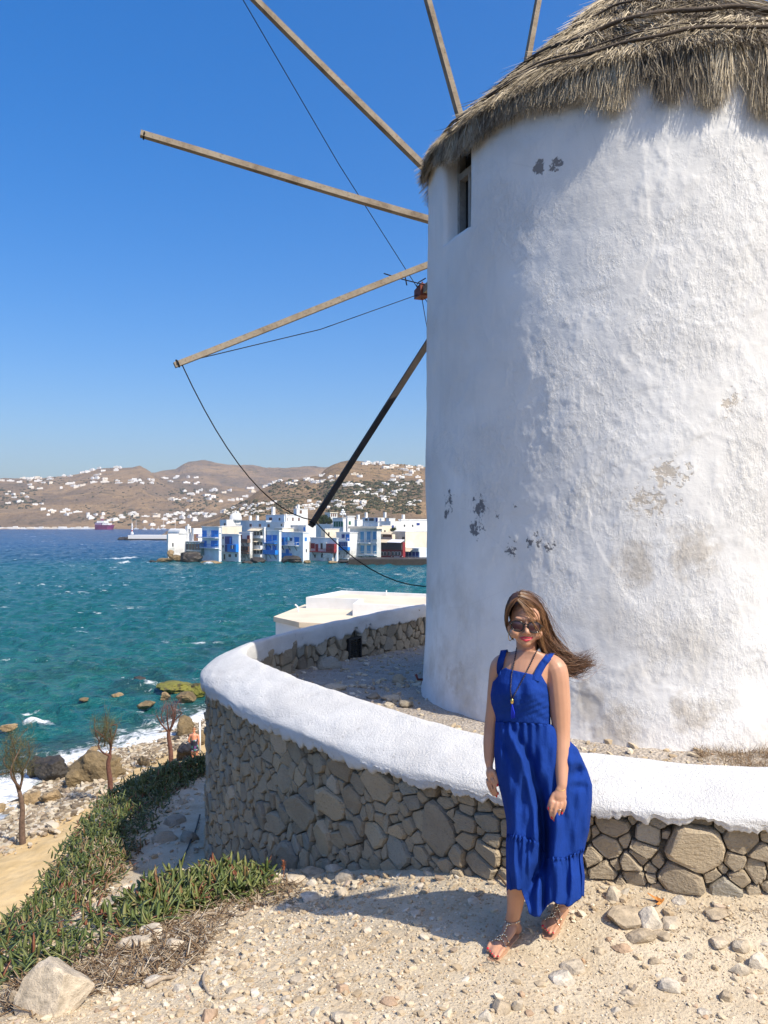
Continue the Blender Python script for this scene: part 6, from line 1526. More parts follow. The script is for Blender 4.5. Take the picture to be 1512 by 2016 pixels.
# reddish flower stalk at the wall foot
M['red_stalk'] = simple('reddish_dry_stalk', (0.27, 0.10, 0.05), .9, .4, 40)
for px, py, h, lab in ((558, 1722, .11, 'tall reddish seed stalk standing at the wall foot'), (482, 1726, .07, 'short reddish stalk in the green clump')):
    q = ground_hit(px, py + 6); st = empty('seed_stalk', q); tag(st, lab, 'plant'); MB().tube([q, q + Vector((.004, 0, h*.6))], .003, 5).build('stem', M['red_stalk'], st)
    gg = np.random.default_rng(int(px)); n = 26; V, F, T_ = leaves(np.array(q)[None] + np.stack([gg.normal(0, .004, n), gg.normal(0, .004, n), gg.uniform(h*.45, h, n)], 1), np.stack([gg.normal(0, .4, n), gg.normal(0, .4, n), np.ones(n)], 1), np.full(n, .025), np.full(n, .004), np.zeros(n), gg.random(n)*.3)
    link('seed_head', fast_mesh('seed_head', V, F, T_), M['red_stalk'], st)
# dry grass: along the wall foot on the right, and by the tower foot
def tufts(centres, per, L0, W0, seed):
    g = np.random.default_rng(seed); n = len(centres)*per; c = np.repeat(centres, per, 0); a = g.uniform(0, 6.28, n); el = np.clip(g.normal(.75, .4, n), .05, 1.5)
    d = np.stack([np.cos(a)*np.cos(el), np.sin(a)*np.cos(el), np.sin(el)], 1)
    return blades(c + g.normal(0, .012, (n, 3))*np.array([1, 1, 0]), d, L0*g.uniform(.4, 1.3, n), np.full(n, W0), np.stack([g.normal(0, .02, n), g.normal(0, .02, n), -g.uniform(0, .03, n)], 1), np.clip(g.normal(.6, .25, n), 0, 1), 2)
cs = []
for k_ in range(210):
    s_ = g.uniform(2.2, wall_sz(1150, 1700)[0]); x, y = [float(q) for q in wall_at(s_, .25 + abs(g.normal(0, .09)))]; cs.append((x, y, gz(x, y)))
V, F, T_ = tufts(np.array(cs), 9, .045, .0022, 3); tag(link('dry_grass', fast_mesh('dry_grass', V, F, T_, sm=False), M['litter']), kind='stuff')
cs = []
for k_ in range(240):
    a_ = na + g.uniform(.12, .75); r_ = 2.24 + abs(g.normal(0, .18)); x, y = TC.x + math.cos(a_)*r_, TC.y + math.sin(a_)*r_; cs.append((x, y, float(terrace_z(x, y))))
V, F, T_ = tufts(np.array(cs), 12, .09, .003, 4); tag(link('dry_grass_by_tower', fast_mesh('dry_grass_by_tower', V, F, T_, sm=False), M['litter']), kind='stuff')
# crumpled orange leaf
q = ground_hit(1300, 1778); gg = np.random.default_rng(2); n = 9; V, F, T_ = blades(np.tile(np.array(q), (n, 1)) + gg.normal(0, .007, (n, 3))*[1, 1, .3] + [0, 0, .01], gg.normal(0, 1, (n, 3))*[1, 1, .5], np.full(n, .024), np.full(n, .016), gg.normal(0, .01, (n, 3)), np.zeros(n), 3)
M['orange_leaf'] = simple('dry_orange_leaf', (0.50, 0.20, 0.045), .7, .3, 50); tag(link('dry_leaf', fast_mesh('dry_leaf', V, F, None, sm=False), M['orange_leaf']), 'crumpled orange dry leaf on the ground by the wall foot', 'leaf')
# loose sticks
M['stick'] = simple('dark_stick', (0.14, 0.09, 0.055), .9, .3, 30)
for a_, b__, r_, lab in (((972, 1722), (998, 1748), .006, 'dark stick leaning at the wall foot behind the woman'), ((962, 1897), (985, 1901), .003, 'short thin twig on the ground below the front sandal')):
    A, B_ = ground_hit(*a_), ground_hit(*b__); tag(MB().tube([A + Vector((0, 0, .03)), (A + B_)/2 + Vector((0, 0, .02)), B_ + Vector((0, 0, .01))], r_, 5).build('stick', M['stick']), lab, 'stick')
# rocks inside the terrace
for i, (px, py, w, h, lab) in enumerate(((650, 1305, 52, 30, 'rounded rock at the foot of the far wall inside the terrace'), (658, 1352, 44, 13, 'flat dark slab lying on the shaded terrace'), (785, 1336, 24, 22, 'dark pointed rock on the terrace near the tower'), (735, 1370, 30, 14, 'left dark rock of the heap at the tower foot'), (770, 1372, 40, 16, 'middle dark rock of the heap at the tower foot'), (800, 1385, 30, 16, 'right dark rock of the heap at the tower foot'), (762, 1388, 28, 12, 'front dark rock of the heap at the tower foot'))):
    d = (CAMZ - .25)*FPX/(py + h*.35 - HY)
    for _ in range(6): d = (CAMZ - float(terrace_z((px - CX)/FPX*d, d)))*FPX/(py + h*.35 - HY)
    x = (px - CX)/FPX*d; o = link('terrace_rock', rock_mesh('terrace_rock', 300 + i, w/FPX*d*.55, w/FPX*d*.5, h/FPX*d*.6, 3, .3, 9), M['stone']); o.location = (x, d, float(terrace_z(x, d)) + h/FPX*d*.2); tag(o, lab, 'rock', 'rocks on the terrace')
# rocks on the shaded slope by the wall corner
for i, (px, py, w, h, lab) in enumerate(((345, 1620, 44, 26, 'grey rock slab on the shaded slope left of the wall corner'), (325, 1655, 46, 24, 'rounded rock below the slab on the shaded slope'), (372, 1655, 36, 26, 'dark rock between the cable and the wall corner'), (300, 1612, 24, 12, 'small rock among the plants on the shaded slope'), (360, 1580, 20, 10, 'small pale rock high on the shaded slope'), (245, 1702, 14, 8, 'small white stone at the bottom of the shaded slope'))):
    q = ground_hit(px, py); W = w/FPX*q.y; o = link('slope_rock', rock_mesh('slope_rock', 330 + i, W*.55, W*.6, h/FPX*q.y*.7, 3, .25, 9), M['stone']); o.location = q; tag(o, lab, 'rock', 'rocks on the shaded slope')
# cable on the slope
pp = []
for k_ in range(13):
    t_ = k_/12; x, y = -2.30 + .50*t_ + .03*math.sin(t_*5), 9.9 - 3.75*t_; pp.append((x, y, gz(x, y) + .03))
M['cable'] = NT('black_cable').base((.012, .012, .013), .6, .3)
tag(MB().tube(pp, .010, 6).build('black_cable', M['cable'], None, True), 'black cable running down the shaded slope from the wall corner', 'cable')

# ------------------------------------------------------------------ young trees on the beach
M['bark_red'] = simple('reddish_dark_bark', (0.12, 0.055, 0.04), .9, .35, 8, .6, bscale=30); M['bark_grey'] = simple('grey_brown_bark', (0.13, 0.085, 0.06), .9, .35, 8, .6, bscale=30)
M['needle'] = (lambda t: t.base(t.ramp(t.attr(), [(0, (0.05, 0.058, 0.026)), (.5, (0.10, 0.095, 0.042)), (1, (0.17, 0.14, 0.07))]), .9, .1))(NT('thin_needle_foliage'))
M['red_twig'] = (lambda t: t.base(t.ramp(t.attr(), [(0, (0.10, 0.05, 0.045)), (1, (0.20, 0.11, 0.09))]), .9, .1))(NT('bare_red_twigs'))
def on_beach(px, py):
    q = S(px, py, -11.5)
    for _ in range(12): q = S(px, py, beach_z(q.x, q.y))
    return q
def young_tree(label, base, trunk, limbs, crown, n, bark, leafm, seed, L, W, up):
    """trunk and limbs as photo pixels at the tree's own distance; crown = ellipse (cx, cy, rx, ry)."""
    q = on_beach(*base); d = q.y; g = np.random.default_rng(seed); t = empty('tamarisk_tree', q); tag(t, label, 'tree', 'young trees along the beach path')
    w = lambda px, py, dy=0: P(px, py, d) + Vector((0, dy, 0)); tp = [w(*p) for p in trunk]; tp[0] = q - Vector((0, 0, .1)); tp = catmull(tp, 5)
    MB().tube(tp, [.15*(1 - .45*i/len(tp)) for i in range(len(tp))], 8).build('trunk', M[bark], t, True)
    tips = []
    for k, lb in enumerate(limbs):
        pp = [w(p[0], p[1], (0 if i == 0 else g.normal(0, .35)*i)) for i, p in enumerate(lb)]; pp = catmull(pp, 4); r0 = .06 if k < 4 else .035
        MB().tube(pp, [r0*(1 - .75*i/len(pp)) for i in range(len(pp))], 6).build('branch', M[bark], t, True); tips += pp[len(pp)//2:]
    cx_, cy_, rx, ry = crown; k = d/FPX; c = w(cx_, cy_); u = g.normal(0, 1, (n, 3)); u /= np.linalg.norm(u, axis=1)[:, None]; u *= g.random((n, 1))**.5
    pt = np.array(c)[None] + u*np.array([rx*k, rx*k*.8, ry*k]); tp_ = np.array([x[:] for x in tips]); m = g.random(n) < .45; j = g.integers(0, len(tp_), n)
    pt[m] = tp_[j[m]] + g.normal(0, .12, (m.sum(), 3))
    dd = np.stack([g.normal(0, .5, n) + .25*u[:, 0], g.normal(0, .5, n), up + g.normal(0, .4, n)], 1); dd /= np.linalg.norm(dd, axis=1)[:, None]
    V, F, T_ = blades(pt, dd, L*g.uniform(.5, 1.5, n), np.full(n, W), g.normal(0, L*.12, (n, 3)), np.clip(.5 + .25*u[:, 2] + g.normal(0, .25, n), 0, 1), 2)
    o = link('crown', fast_mesh('crown', V, F, T_, sm=False), M[leafm], t); o['kind'] = 'stuff'; return t
young_tree('bushy young tree with a grey trunk nearest to the left edge', (45, 1662), [(45, 1662), (43, 1625), (44, 1590), (38, 1558)], [[(38, 1558), (25, 1530), (15, 1505)], [(38, 1558), (42, 1530), (50, 1505)], [(37, 1560), (30, 1520), (28, 1480)], [(40, 1552), (36, 1510), (44, 1470)], [(30, 1520), (14, 1490), (8, 1460)], [(44, 1520), (56, 1490), (60, 1455)], [(36, 1510), (30, 1470), (30, 1440)]], (28, 1498, 44, 44), 2200, 'bark_grey', 'needle', 3, .34, .012, .5)
young_tree('slim young tree with a dark red trunk and wispy olive crown in the middle', (217, 1577), [(217, 1577), (217, 1540), (213, 1505), (217, 1488)], [[(217, 1488), (205, 1478), (196, 1462), (190, 1440)], [(217, 1490), (212, 1465), (205, 1425)], [(216, 1488), (220, 1460), (222, 1430)], [(214, 1490), (218, 1468), (230, 1440)], [(196, 1462), (186, 1440), (184, 1415)], [(205, 1470), (202, 1440), (204, 1405)], [(220, 1460), (228, 1430), (230, 1418)]], (206, 1448, 24, 34), 1300, 'bark_red', 'needle', 4, .36, .011, .8)
young_tree('bare reddish young tree without leaves nearest to the wall corner', (337, 1515), [(337, 1515), (336, 1480), (332, 1450), (333, 1440)], [[(333, 1442), (322, 1425), (318, 1400)], [(333, 1442), (330, 1415), (327, 1390)], [(333, 1442), (338, 1415), (336, 1386)], [(333, 1440), (345, 1418), (350, 1392)], [(322, 1425), (315, 1410), (314, 1395)], [(345, 1418), (356, 1405), (360, 1390)], [(338, 1415), (344, 1400), (344, 1385)]], (335, 1412, 21, 25), 420, 'bark_red', 'red_twig', 5, .42, .014, 1.3)
# white post by the wall corner
q = on_beach(394, 1484); tag(MB().tube([q - Vector((0, 0, .2)), q + Vector((-.02, 0, 2.15))], .055, 8).build('white_post', M['plain_white'], None, True), 'thin white post on the beach path beside the bather', 'post')
# ------------------------------------------------------------------ people
from mathutils.bvhtree import BVHTree
D0 = 3.72; K = D0/FPX
def skin_mat(name, c):
    t = NT(name); p = t.pos(); a = t.noise(p, 9, 4, .55); f = t.noise(p, 160, 3, .6)
    col = t.ramp(a, [(.3, tuple(x*.90 for x in c)), (.7, tuple(min(1, x*1.08) for x in c))]); t.bump(f, .12, .002)
    t.b.inputs['Subsurface Weight'].default_value = .08; t.b.inputs['Subsurface Radius'].default_value = (.012, .005, .003); t.b.inputs['Subsurface Scale'].default_value = .5
    return t.base(col, .42, .4)
M['skin'] = skin_mat('sunlit_skin', (.52, .275, .172)); M['lips'] = simple('red_lips', (.55, .045, .075), .3, .08, 60, spec=.5); M['nail'] = NT('red_nail_polish').base((.62, .012, .03), .2, .6)
class Body:
    def __init__(s): s.bm = bmesh.new()
    def ell(s, c, r, rot=None):
        m = Matrix.Translation(Vector(c)) @ (rot.to_4x4() if rot else Matrix()) @ Matrix.Diagonal((r[0], r[1], r[2], 1)); bmesh.ops.create_icosphere(s.bm, subdivisions=3, radius=1.0, matrix=m); return s
    def limb(s, pts, rad, flat=None, n=14, sub=6):
        """Tapered limb through pts; flat = (axis vector, factor) squashes the section along that axis."""
        q = catmull(pts, sub); k = len(pts); rr = [float(np.interp(i/sub, range(k), rad)) for i in range(len(q))]
        b = MB(); b.tube(q, rr, n, True)
        vs = []
        for i in range(len(q)):
            for j in range(n):
                v = Vector(b.v[i*n + j])
                if flat: d = v - q[i]; ax_ = flat[0]; v = v - ax_*(d.dot(ax_)*(1 - flat[1]))
                vs.append(s.bm.verts.new(v))
        for f in b.f: s.bm.faces.new([vs[i] for i in f])
        for i in (0, -1):
            r = rr[i]; bmesh.ops.create_icosphere(s.bm, subdivisions=2, radius=r*.97, matrix=Matrix.Translation(q[i]) @ (Matrix.Scale(flat[1], 4, flat[0]) if flat else Matrix()))
        return s
    def loft(s, rings):
        n = len(rings[0]); vs = [[s.bm.verts.new(p) for p in r] for r in rings]
        for a, b in zip(vs[:-1], vs[1:]):
            for j in range(n): s.bm.faces.new((a[j], a[(j+1) % n], b[(j+1) % n], b[j]))
        s.bm.faces.new(list(reversed(vs[0]))); s.bm.faces.new(vs[-1]); return s
    def skin(s, name, voxel, mats, parent, it=4, fac=.5):
        bmesh.ops.recalc_face_normals(s.bm, faces=s.bm.faces[:])
        me = bpy.data.meshes.new(name + '_rough'); s.bm.to_mesh(me); s.bm.free(); tmp = bpy.data.objects.new('tmp', me); COL.objects.link(tmp)
        r = tmp.modifiers.new('r', 'REMESH'); r.mode = 'VOXEL'; r.voxel_size = voxel; r.adaptivity = 0
        sm = tmp.modifiers.new('s', 'SMOOTH'); sm.factor = fac; sm.iterations = it
        bpy.context.view_layer.update(); dg = bpy.context.evaluated_depsgraph_get(); out = bpy.data.meshes.new_from_object(tmp.evaluated_get(dg)); out.name = name
        bpy.data.objects.remove(tmp); bpy.data.meshes.remove(me); smooth(out); out.materials.clear()
        return link(name, out, mats, parent)
def W(px, py, dy=0.0): return P(px, py, D0 + dy)
person = empty('person', (.66, 3.72, gz(.66, 3.72))); tag(person, 'woman in a long royal blue dress and dark sunglasses standing before the curved wall', 'person')
B_ = Body()
# head, neck
hc = W(1034, 1216); roll = Matrix.Rotation(math.radians(3), 3, 'Y')
B_.ell(W(1034, 1213, .012), (.071, .094, .094), roll); B_.ell(W(1035, 1243, -.028), (.0585, .070, .066), roll); B_.ell(W(1035, 1264, -.066), (.026, .026, .022)); B_.ell(W(1035.5, 1256, -.070), (.036, .026, .024))
B_.ell(W(1014, 1246, -.045), (.026, .036, .026)); B_.ell(W(1057, 1248, -.045), (.026, .036, .026)); B_.ell(W(1035, 1218, -.074), (.052, .022, .016), roll)
B_.limb([W(1036, 1226, -.088), W(1036.8, 1236, -.101), W(1037.4, 1244.5, -.114)], [.008, .0095, .0125]); B_.ell(W(1031.5, 1246.5, -.098), (.009, .012, .008)); B_.ell(W(1042.5, 1247, -.098), (.009, .012, .008))
B_.ell(W(1003, 1235, .012), (.010, .018, .030)); B_.ell(W(1066, 1238, .012), (.010, .018, .030))
B_.limb([W(1037, 1250, .02), W(1036, 1280, .012), W(1034, 1306, .022), W(1033, 1330, .02)], [.052, .047, .051, .07])
# torso
def ring(cx, py, hw, df, db, n=28, yaw=0.0):
    out = []
    for j in range(n):
        a = 2*math.pi*j/n; c, s_ = math.cos(a), math.sin(a); out.append(W(cx + hw*c, py, -(df if s_ > 0 else db)*s_ - yaw*c))
    return out
B_.loft([ring(*r, yaw=.045) for r in ((1035, 1281, 22, .05, .05), (1036, 1288, 40, .055, .06), (1037, 1298, 52, .062, .075), (1034, 1320, 53, .082, .085), (1029, 1350, 50, .098, .085), (1025, 1390, 46, .09, .08), (1028, 1425, 40, .075, .07), (1034, 1470, 40, .07, .07))])
# arms
xa = Vector((1, 0, 0))
B_.limb([W(1076, 1300, -.02), W(1094, 1318, -.05), W(1100, 1360, -.06), W(1103, 1400, -.065), W(1105, 1440, -.07), W(1106, 1480, -.09), W(1106, 1520, -.122), W(1106, 1548, -.145)], [.038, .054, .0515, .048, .041, .0365, .029, .0225])
B_.limb([W(1002, 1298, .03), W(984, 1312, .05), W(978, 1350, .065), W(973, 1395, .07), W(968, 1430, .07), W(964, 1465, .05), W(963, 1500, .03)], [.038, .045, .042, .039, .036, .031, .0215])
def hand(wrist, palm, palm_r, fingers, thumb, r=.0082):
    B_.limb([wrist, wrist.lerp(palm, .5), palm], [.0205, palm_r[0]*.80, palm_r[0]*.92], (Vector((0, 1, 0)), .62)); B_.ell(palm, palm_r)
    for f in fingers: B_.limb(f, [r*1.12, r, r*.92, r*.78][:len(f)], n=8, sub=3)
    B_.limb(thumb, [r*1.5, r*1.2, r*.95], n=8, sub=3)
hy = -.150
hand(W(1106, 1548, hy), W(1101.5, 1568, hy - .003), (.033, .0145, .032),
     [[W(1088, 1579, hy-.012), W(1084.5, 1590, hy-.014), W(1083.5, 1601, hy-.006), W(1086, 1610.5, hy+.004)], [W(1096.5, 1582, hy-.016), W(1093, 1595, hy-.02), W(1091, 1606, hy-.012), W(1091.5, 1616, hy)],
      [W(1105, 1582, hy-.014), W(1102, 1594, hy-.017), W(1099, 1604, hy-.008), W(1097.5, 1612, hy+.006)], [W(1112.5, 1578.5, hy-.008), W(1111, 1588, hy-.01), W(1108.5, 1596, hy-.003), W(1106, 1602, hy+.008)]],
     [W(1091, 1564, hy), W(1083.5, 1577, hy-.004), W(1079.5, 1592, hy+.002)])
hy = .02
hand(W(963, 1500, hy), W(965, 1522, hy - .005), (.020, .027, .034),
     [[W(969, 1535, hy-.03), W(973.5, 1547, hy-.036), W(976, 1556, hy-.03), W(980, 1563, hy-.02)], [W(965, 1538, hy-.012), W(969, 1552, hy-.016), W(973, 1561, hy-.012), W(978, 1568, hy-.004)],
      [W(962, 1538, hy+.008), W(964.5, 1551, hy+.006), W(968, 1560, hy+.006), W(973, 1566, hy+.01)], [W(959.5, 1535, hy+.026), W(961, 1545, hy+.026), W(964, 1553, hy+.026), W(968, 1559, hy+.026)]],
     [W(971, 1518, hy-.03), W(977, 1531, hy-.042), W(979, 1546, hy-.044)])
# legs and feet
g0, g1 = gz(.55, 3.68), gz(.82, 3.80)
A0 = Vector((.607, 3.765, .095 + g0)); B_.limb([W(1030, 1460, .02), W(1026, 1560, -.02), W(1021, 1650, -.05), W(1018, 1700, -.03), W(1016.5, 1755, .0), W(1012, 1795, .03), A0], [.060, .050, .042, .044, .044, .035, .032])
h0, b0, t0_ = Vector((.635, 3.80, .036 + g0)), Vector((.535, 3.672, .030 + g0)), Vector((.493, 3.612, .020 + g0))
B_.limb([A0, h0], [.031, .028]); B_.limb([A0 + Vector((-.01, -.02, -.02)), (h0 + b0)/2 + Vector((0, -.01, .025)), b0, t0_ + Vector((.01, .012, .004))], [.034, .032, .030, .017], (Vector((0, 0, 1)), .62))
fd = (t0_ - h0).normalized(); fs = Vector((fd.y, -fd.x, 0)).normalized()
TOES = []
for k_ in range(5):
    u = (k_ - 2)*.0165; p0 = b0 + fs*u*1.05 + fd*.018; p1 = t0_ + fs*u + fd*(-.004 + .016 - .011*abs(k_ - .9)) + Vector((0, 0, -.004)); r_ = (.0092, .0088, .0086, .009, .0125)[k_]; B_.limb([p0, (p0 + p1)/2 + Vector((0, 0, .004)), p1], [r_*1.05, r_, r_*.9], n=8, sub=3); TOES.append((p1, r_))
A1 = Vector((.868, 3.875, .105 + g1)); B_.limb([W(1050, 1460, .04), W(1068, 1540, .07), W(1085, 1640, .10), W(1096, 1710, .12), W(1103, 1760, .135), A1 + Vector((0, 0, .05)), A1], [.060, .055, .050, .048, .042, .034, .031])
h1, b1, t1_ = Vector((.905, 3.93, .070 + g1)), Vector((.808, 3.808, .030 + g1)), Vector((.776, 3.762, .020 + g1))
B_.limb([A1, h1], [.030, .027]); B_.limb([A1 + Vector((-.01, -.02, -.02)), (h1 + b1)/2 + Vector((0, -.01, .022)), b1, t1_ + Vector((.01, .012, .004))], [.034, .031, .030, .017], (Vector((0, 0, 1)), .62))
fd1 = (t1_ - h1); fd1.z = 0; fd1.normalize(); fs1 = Vector((fd1.y, -fd1.x, 0)).normalized(); TOES1 = []
for k_ in range(5):
    u = (k_ - 2)*.0165; p0 = b1 + fs1*u*1.05 + fd1*.015; p1 = t1_ + fs1*u + fd1*(.014 - .011*abs(k_ - .9 if True else 0)) + Vector((0, 0, -.004)); r_ = (.0092, .0088, .0086, .009, .0125)[k_]; B_.limb([p0, (p0 + p1)/2 + Vector((0, 0, .004)), p1], [r_*1.05, r_, r_*.9], n=8, sub=3); TOES1.append((p1, r_))
body = B_.skin('body', .0042, M['skin'], person)
BVH = BVHTree.FromPolygons([v.co[:] for v in body.data.vertices], [p.vertices[:] for p in body.data.polygons])
EYE = Vector((0, 0, CAMZ))
def on_body(px, py, off=.003, dflt=-.09):
    d = (P(px, py, 3.0) - EYE).normalized(); h = BVH.ray_cast(EYE, d)[0]
    return h - d*off if h is not None else W(px, py, dflt)
def near_body(p, off=.004):
    h, n_, i_, d_ = BVH.find_nearest(Vector(p)); return h + n_*off
# lips, chin line
lp = MB(); up_ = [(1022.5, 1254.2, .0018), (1028, 1255.2, .0040), (1033, 1254.6, .0048), (1036, 1255.4, .0045), (1039, 1254.8, .0048), (1044, 1255.4, .004), (1049, 1254.4, .0018)]
lo_ = [(1023, 1255.2, .0015), (1029, 1259.0, .0045), (1036, 1261.0, .0062), (1043, 1259.2, .0045), (1048.6, 1255.4, .0015)]
for q in (up_, lo_): lp.tube([on_body(a, b, -.001) for a, b, r in q], [r for a, b, r in q], 8)
lp.build('lips', M['lips'], person, True)
# --- sunglasses
M['black_frame'] = NT('black_acetate').base((.012, .010, .010), .18, .6); M['lens'] = (lambda t: t.base(t.ramp(t.math('ADD', t.rng(t.n('SeparateXYZ').outputs[2], 0, 1), 0.0), [(0, (.05, .022, .026)), (1, (.03, .014, .017))]), .06, .7))(NT('dark_brown_lens'))
gl = empty('sunglasses', (0, 0, 0)); gl.parent = person; gl.location = -person.location
dyg = -.112
def rim(cx, cy, sgn):
    out = []
    for k_ in range(28):
        a = 2*math.pi*k_/28; c, s_ = math.cos(a), math.sin(a); x = 12.0*math.copysign(abs(c)**.95, c); y = 10.8*math.copysign(abs(s_)**.95, s_)
        if s_ > 0: y *= .92; x += sgn*1.6*max(0, sgn*c)*s_; y += 1.2*max(0, sgn*c)*s_
        out.append(W(cx + x, cy - y + x*.09, dyg + .014*abs((cx + x - 1035)/26)**2))
    return out
for cx, cy, sg in ((1019, 1232.3, -1), (1051.5, 1234.8, 1)):
    r_ = rim(cx, cy, sg); fr_o = MB().tube(r_ + r_[:2], .0032, 6, False).build('frame', M['black_frame'], gl, True); fr_o.location = (0, 0, 0)
    c = sum((Vector(v) for v in r_), Vector())/len(r_) + Vector((0, -.004, 0)); n = len(r_)
    inner = [v.lerp(c, .5) + Vector((0, -.003, 0)) for v in r_]
    back_ = [v + Vector((0, .003, 0)) for v in r_]
    l_ = MB().add(r_ + inner + [c - Vector((0, .001, 0))] + back_, [(i, (i+1) % n, n + (i+1) % n, n + i) for i in range(n)] + [(n + i, n + (i+1) % n, 2*n) for i in range(n)] + [tuple(2*n + 1 + i for i in range(n))]).build('lens', M['lens'], gl, True); l_.location = (0, 0, 0)
b_ = MB(); b_.tube([W(1031, 1229.5, dyg + .002), W(1035.5, 1228.4, dyg - .004), W(1040, 1230.5, dyg + .002)], .0033, 6); b_.tube([W(1007, 1227, dyg + .010), W(1004, 1229, -.06), W(1002, 1232, .02)], .003, 6); b_.tube([W(1064, 1231, dyg + .010), W(1067, 1233, -.06), W(1068, 1236, .02)], .003, 6)
o = b_.build('bridge_and_temples', M['black_frame'], gl, True); o.location = (0, 0, 0)
# --- hair
def hair_mat():
    t = NT('brown_hair'); col = t.ramp(t.attr(), [(0, (.040, .020, .011)), (.45, (.110, .047, .021)), (.8, (.21, .105, .046)), (1, (.36, .19, .080))]); t.b.inputs['Anisotropic'].default_value = .4; return t.base(col, .38, .5)
M['hair'] = hair_mat()
def tubes(paths, r0, tint, ns=4, taper=.8):
    """paths (n, m, 3): thin tubes along each; r0 (n,)."""
    n, m, _ = paths.shape; d = np.gradient(paths, axis=1); d /= np.linalg.norm(d, axis=2)[..., None] + 1e-9
    ref = np.array([.3, -.8, .5]); s_ = np.cross(d, ref); s_ /= np.linalg.norm(s_, axis=2)[..., None] + 1e-9; u = np.cross(s_, d)
    rr = r0[:, None]*(1 - taper*np.linspace(0, 1, m)[None]**1.5)
    a = np.arange(ns)*2*math.pi/ns
    V = paths[:, :, None] + rr[..., None, None]*(s_[:, :, None]*np.cos(a)[None, None, :, None] + u[:, :, None]*np.sin(a)[None, None, :, None])
    i = np.arange(m - 1)[:, None]; j = np.arange(ns)[None]; f = np.stack([i*ns + j, i*ns + (j+1) % ns, (i+1)*ns + (j+1) % ns, (i+1)*ns + j], -1).reshape(-1, 4)
    return V.reshape(-1, 3), (np.arange(n)[:, None, None]*m*ns + f[None]).reshape(-1, 4), np.repeat(tint, m*ns)
def fam(c0, c1, n, seed, r, wob=.006, cut=(.8, 1.0), tmu=.45, m=18, spread_end=1.0):
    """n strands between guide curves c0 and c1 (photo px, py, dy)."""
    g = np.random.default_rng(seed); A = np.array([v[:] for v in catmull([W(*q) for q in c0], 6)]); C = np.array([v[:] for v in catmull([W(*q) for q in c1], 6)])
    rs = lambda Q: np.stack([np.interp(np.linspace(0, 1, m), np.linspace(0, 1, len(Q)), Q[:, k]) for k in range(3)], 1)
    A, C = rs(A), rs(C); f = g.random(n); t = np.linspace(0, 1, m)
    pth = A[None]*(1 - f)[:, None, None] + C[None]*f[:, None, None]
    ph = g.uniform(0, 6.28, (n, 3)); fr = g.uniform(1.2, 3.2, (n, 3)); amp = wob*(.25 + 1.3*t[None, :, None]**1.3*spread_end)
    pth = pth + amp*np.sin(fr[:, None]*t[None, :, None]*6.28*.6 + ph[:, None]) + g.normal(0, wob*.35, (n, 1, 3))
    e = g.uniform(*cut, n); pth = np.stack([np.stack([np.interp(t*e[i], t, pth[i, :, k]) for k in range(3)], 1) for i in range(n)])
    return tubes(pth, np.full(n, r)*g.uniform(.7, 1.3, n), np.clip(g.normal(tmu, .2, n) + .25*(g.random(n) < .12), 0, 1))
G = []
top = lambda x, y, d: (x, y, d)
# right side: from the parting over the head and away with the wind
gA = [(1021, 1177, -.074), (1044, 1186, -.064), (1061, 1204, -.034), (1069, 1232, -.004), (1075, 1262, .005), (1084, 1290, .0), (1106, 1313, -.005), (1136, 1318, -.02), (1168, 1305, 0)]
gB = [(1026, 1168, -.03), (1046, 1174, -.02), (1063, 1192, .0), (1076, 1222, .02), (1088, 1252, .02), (1106, 1274, .02), (1124, 1292, .02), (1146, 1300, .03), (1172, 1303, .04)]
gC = [(1024, 1170, .03), (1044, 1178, .07), (1060, 1205, .09), (1066, 1240, .08), (1068, 1272, .06), (1080, 1300, .04), (1104, 1318, .03), (1130, 1327, .02), (1158, 1314, .02)]
gF = [(1019, 1182, -.086), (1030, 1198, -.104), (1042, 1216, -.116), (1054, 1234, -.118), (1063, 1250, -.100), (1068, 1272, -.075), (1078, 1296, -.07), (1100, 1310, -.05), (1124, 1312, -.03)]
G.append(fam(gA, gB, 60, 1, .0085, .010, (.55, .98), .36)); G.append(fam(gB, gC, 46, 2, .009, .010, (.55, 1), .30)); G.append(fam(gA, gC, 40, 3, .009, .012, (.5, .95), .28))
G.append(fam(gA, gB, 520, 4, .0016, .010, (.6, 1.0), .52)); G.append(fam(gB, gC, 220, 5, .0016, .012, (.6, 1.0), .42)); G.append(fam(gF, gA, 45, 6, .0014, .007, (.5, .95), .80)); G.append(fam(gA, gC, 160, 7, .0015, .02, (.7, 1.0), .45))
gW = [(1060, 1230, -.02), (1085, 1262, 0), (1110, 1285, 0), (1130, 1296, 0), (1150, 1294, .02), (1170, 1286, .03)]; gW2 = [(1066, 1270, -.03), (1090, 1306, -.02), (1115, 1322, 0), (1135, 1325, 0), (1158, 1312, 0), (1188, 1302, .02)]
G.append(fam(gW, gW2, 170, 8, .0012, .026, (.7, 1.0), .45)); G.append(fam([(1030, 1164, -.02), (1052, 1172, 0), (1072, 1192, .0), (1090, 1230, .0), (1112, 1262, .0), (1140, 1280, .0)], gB, 26, 18, .0009, .022, (.6, 1.0), .45))
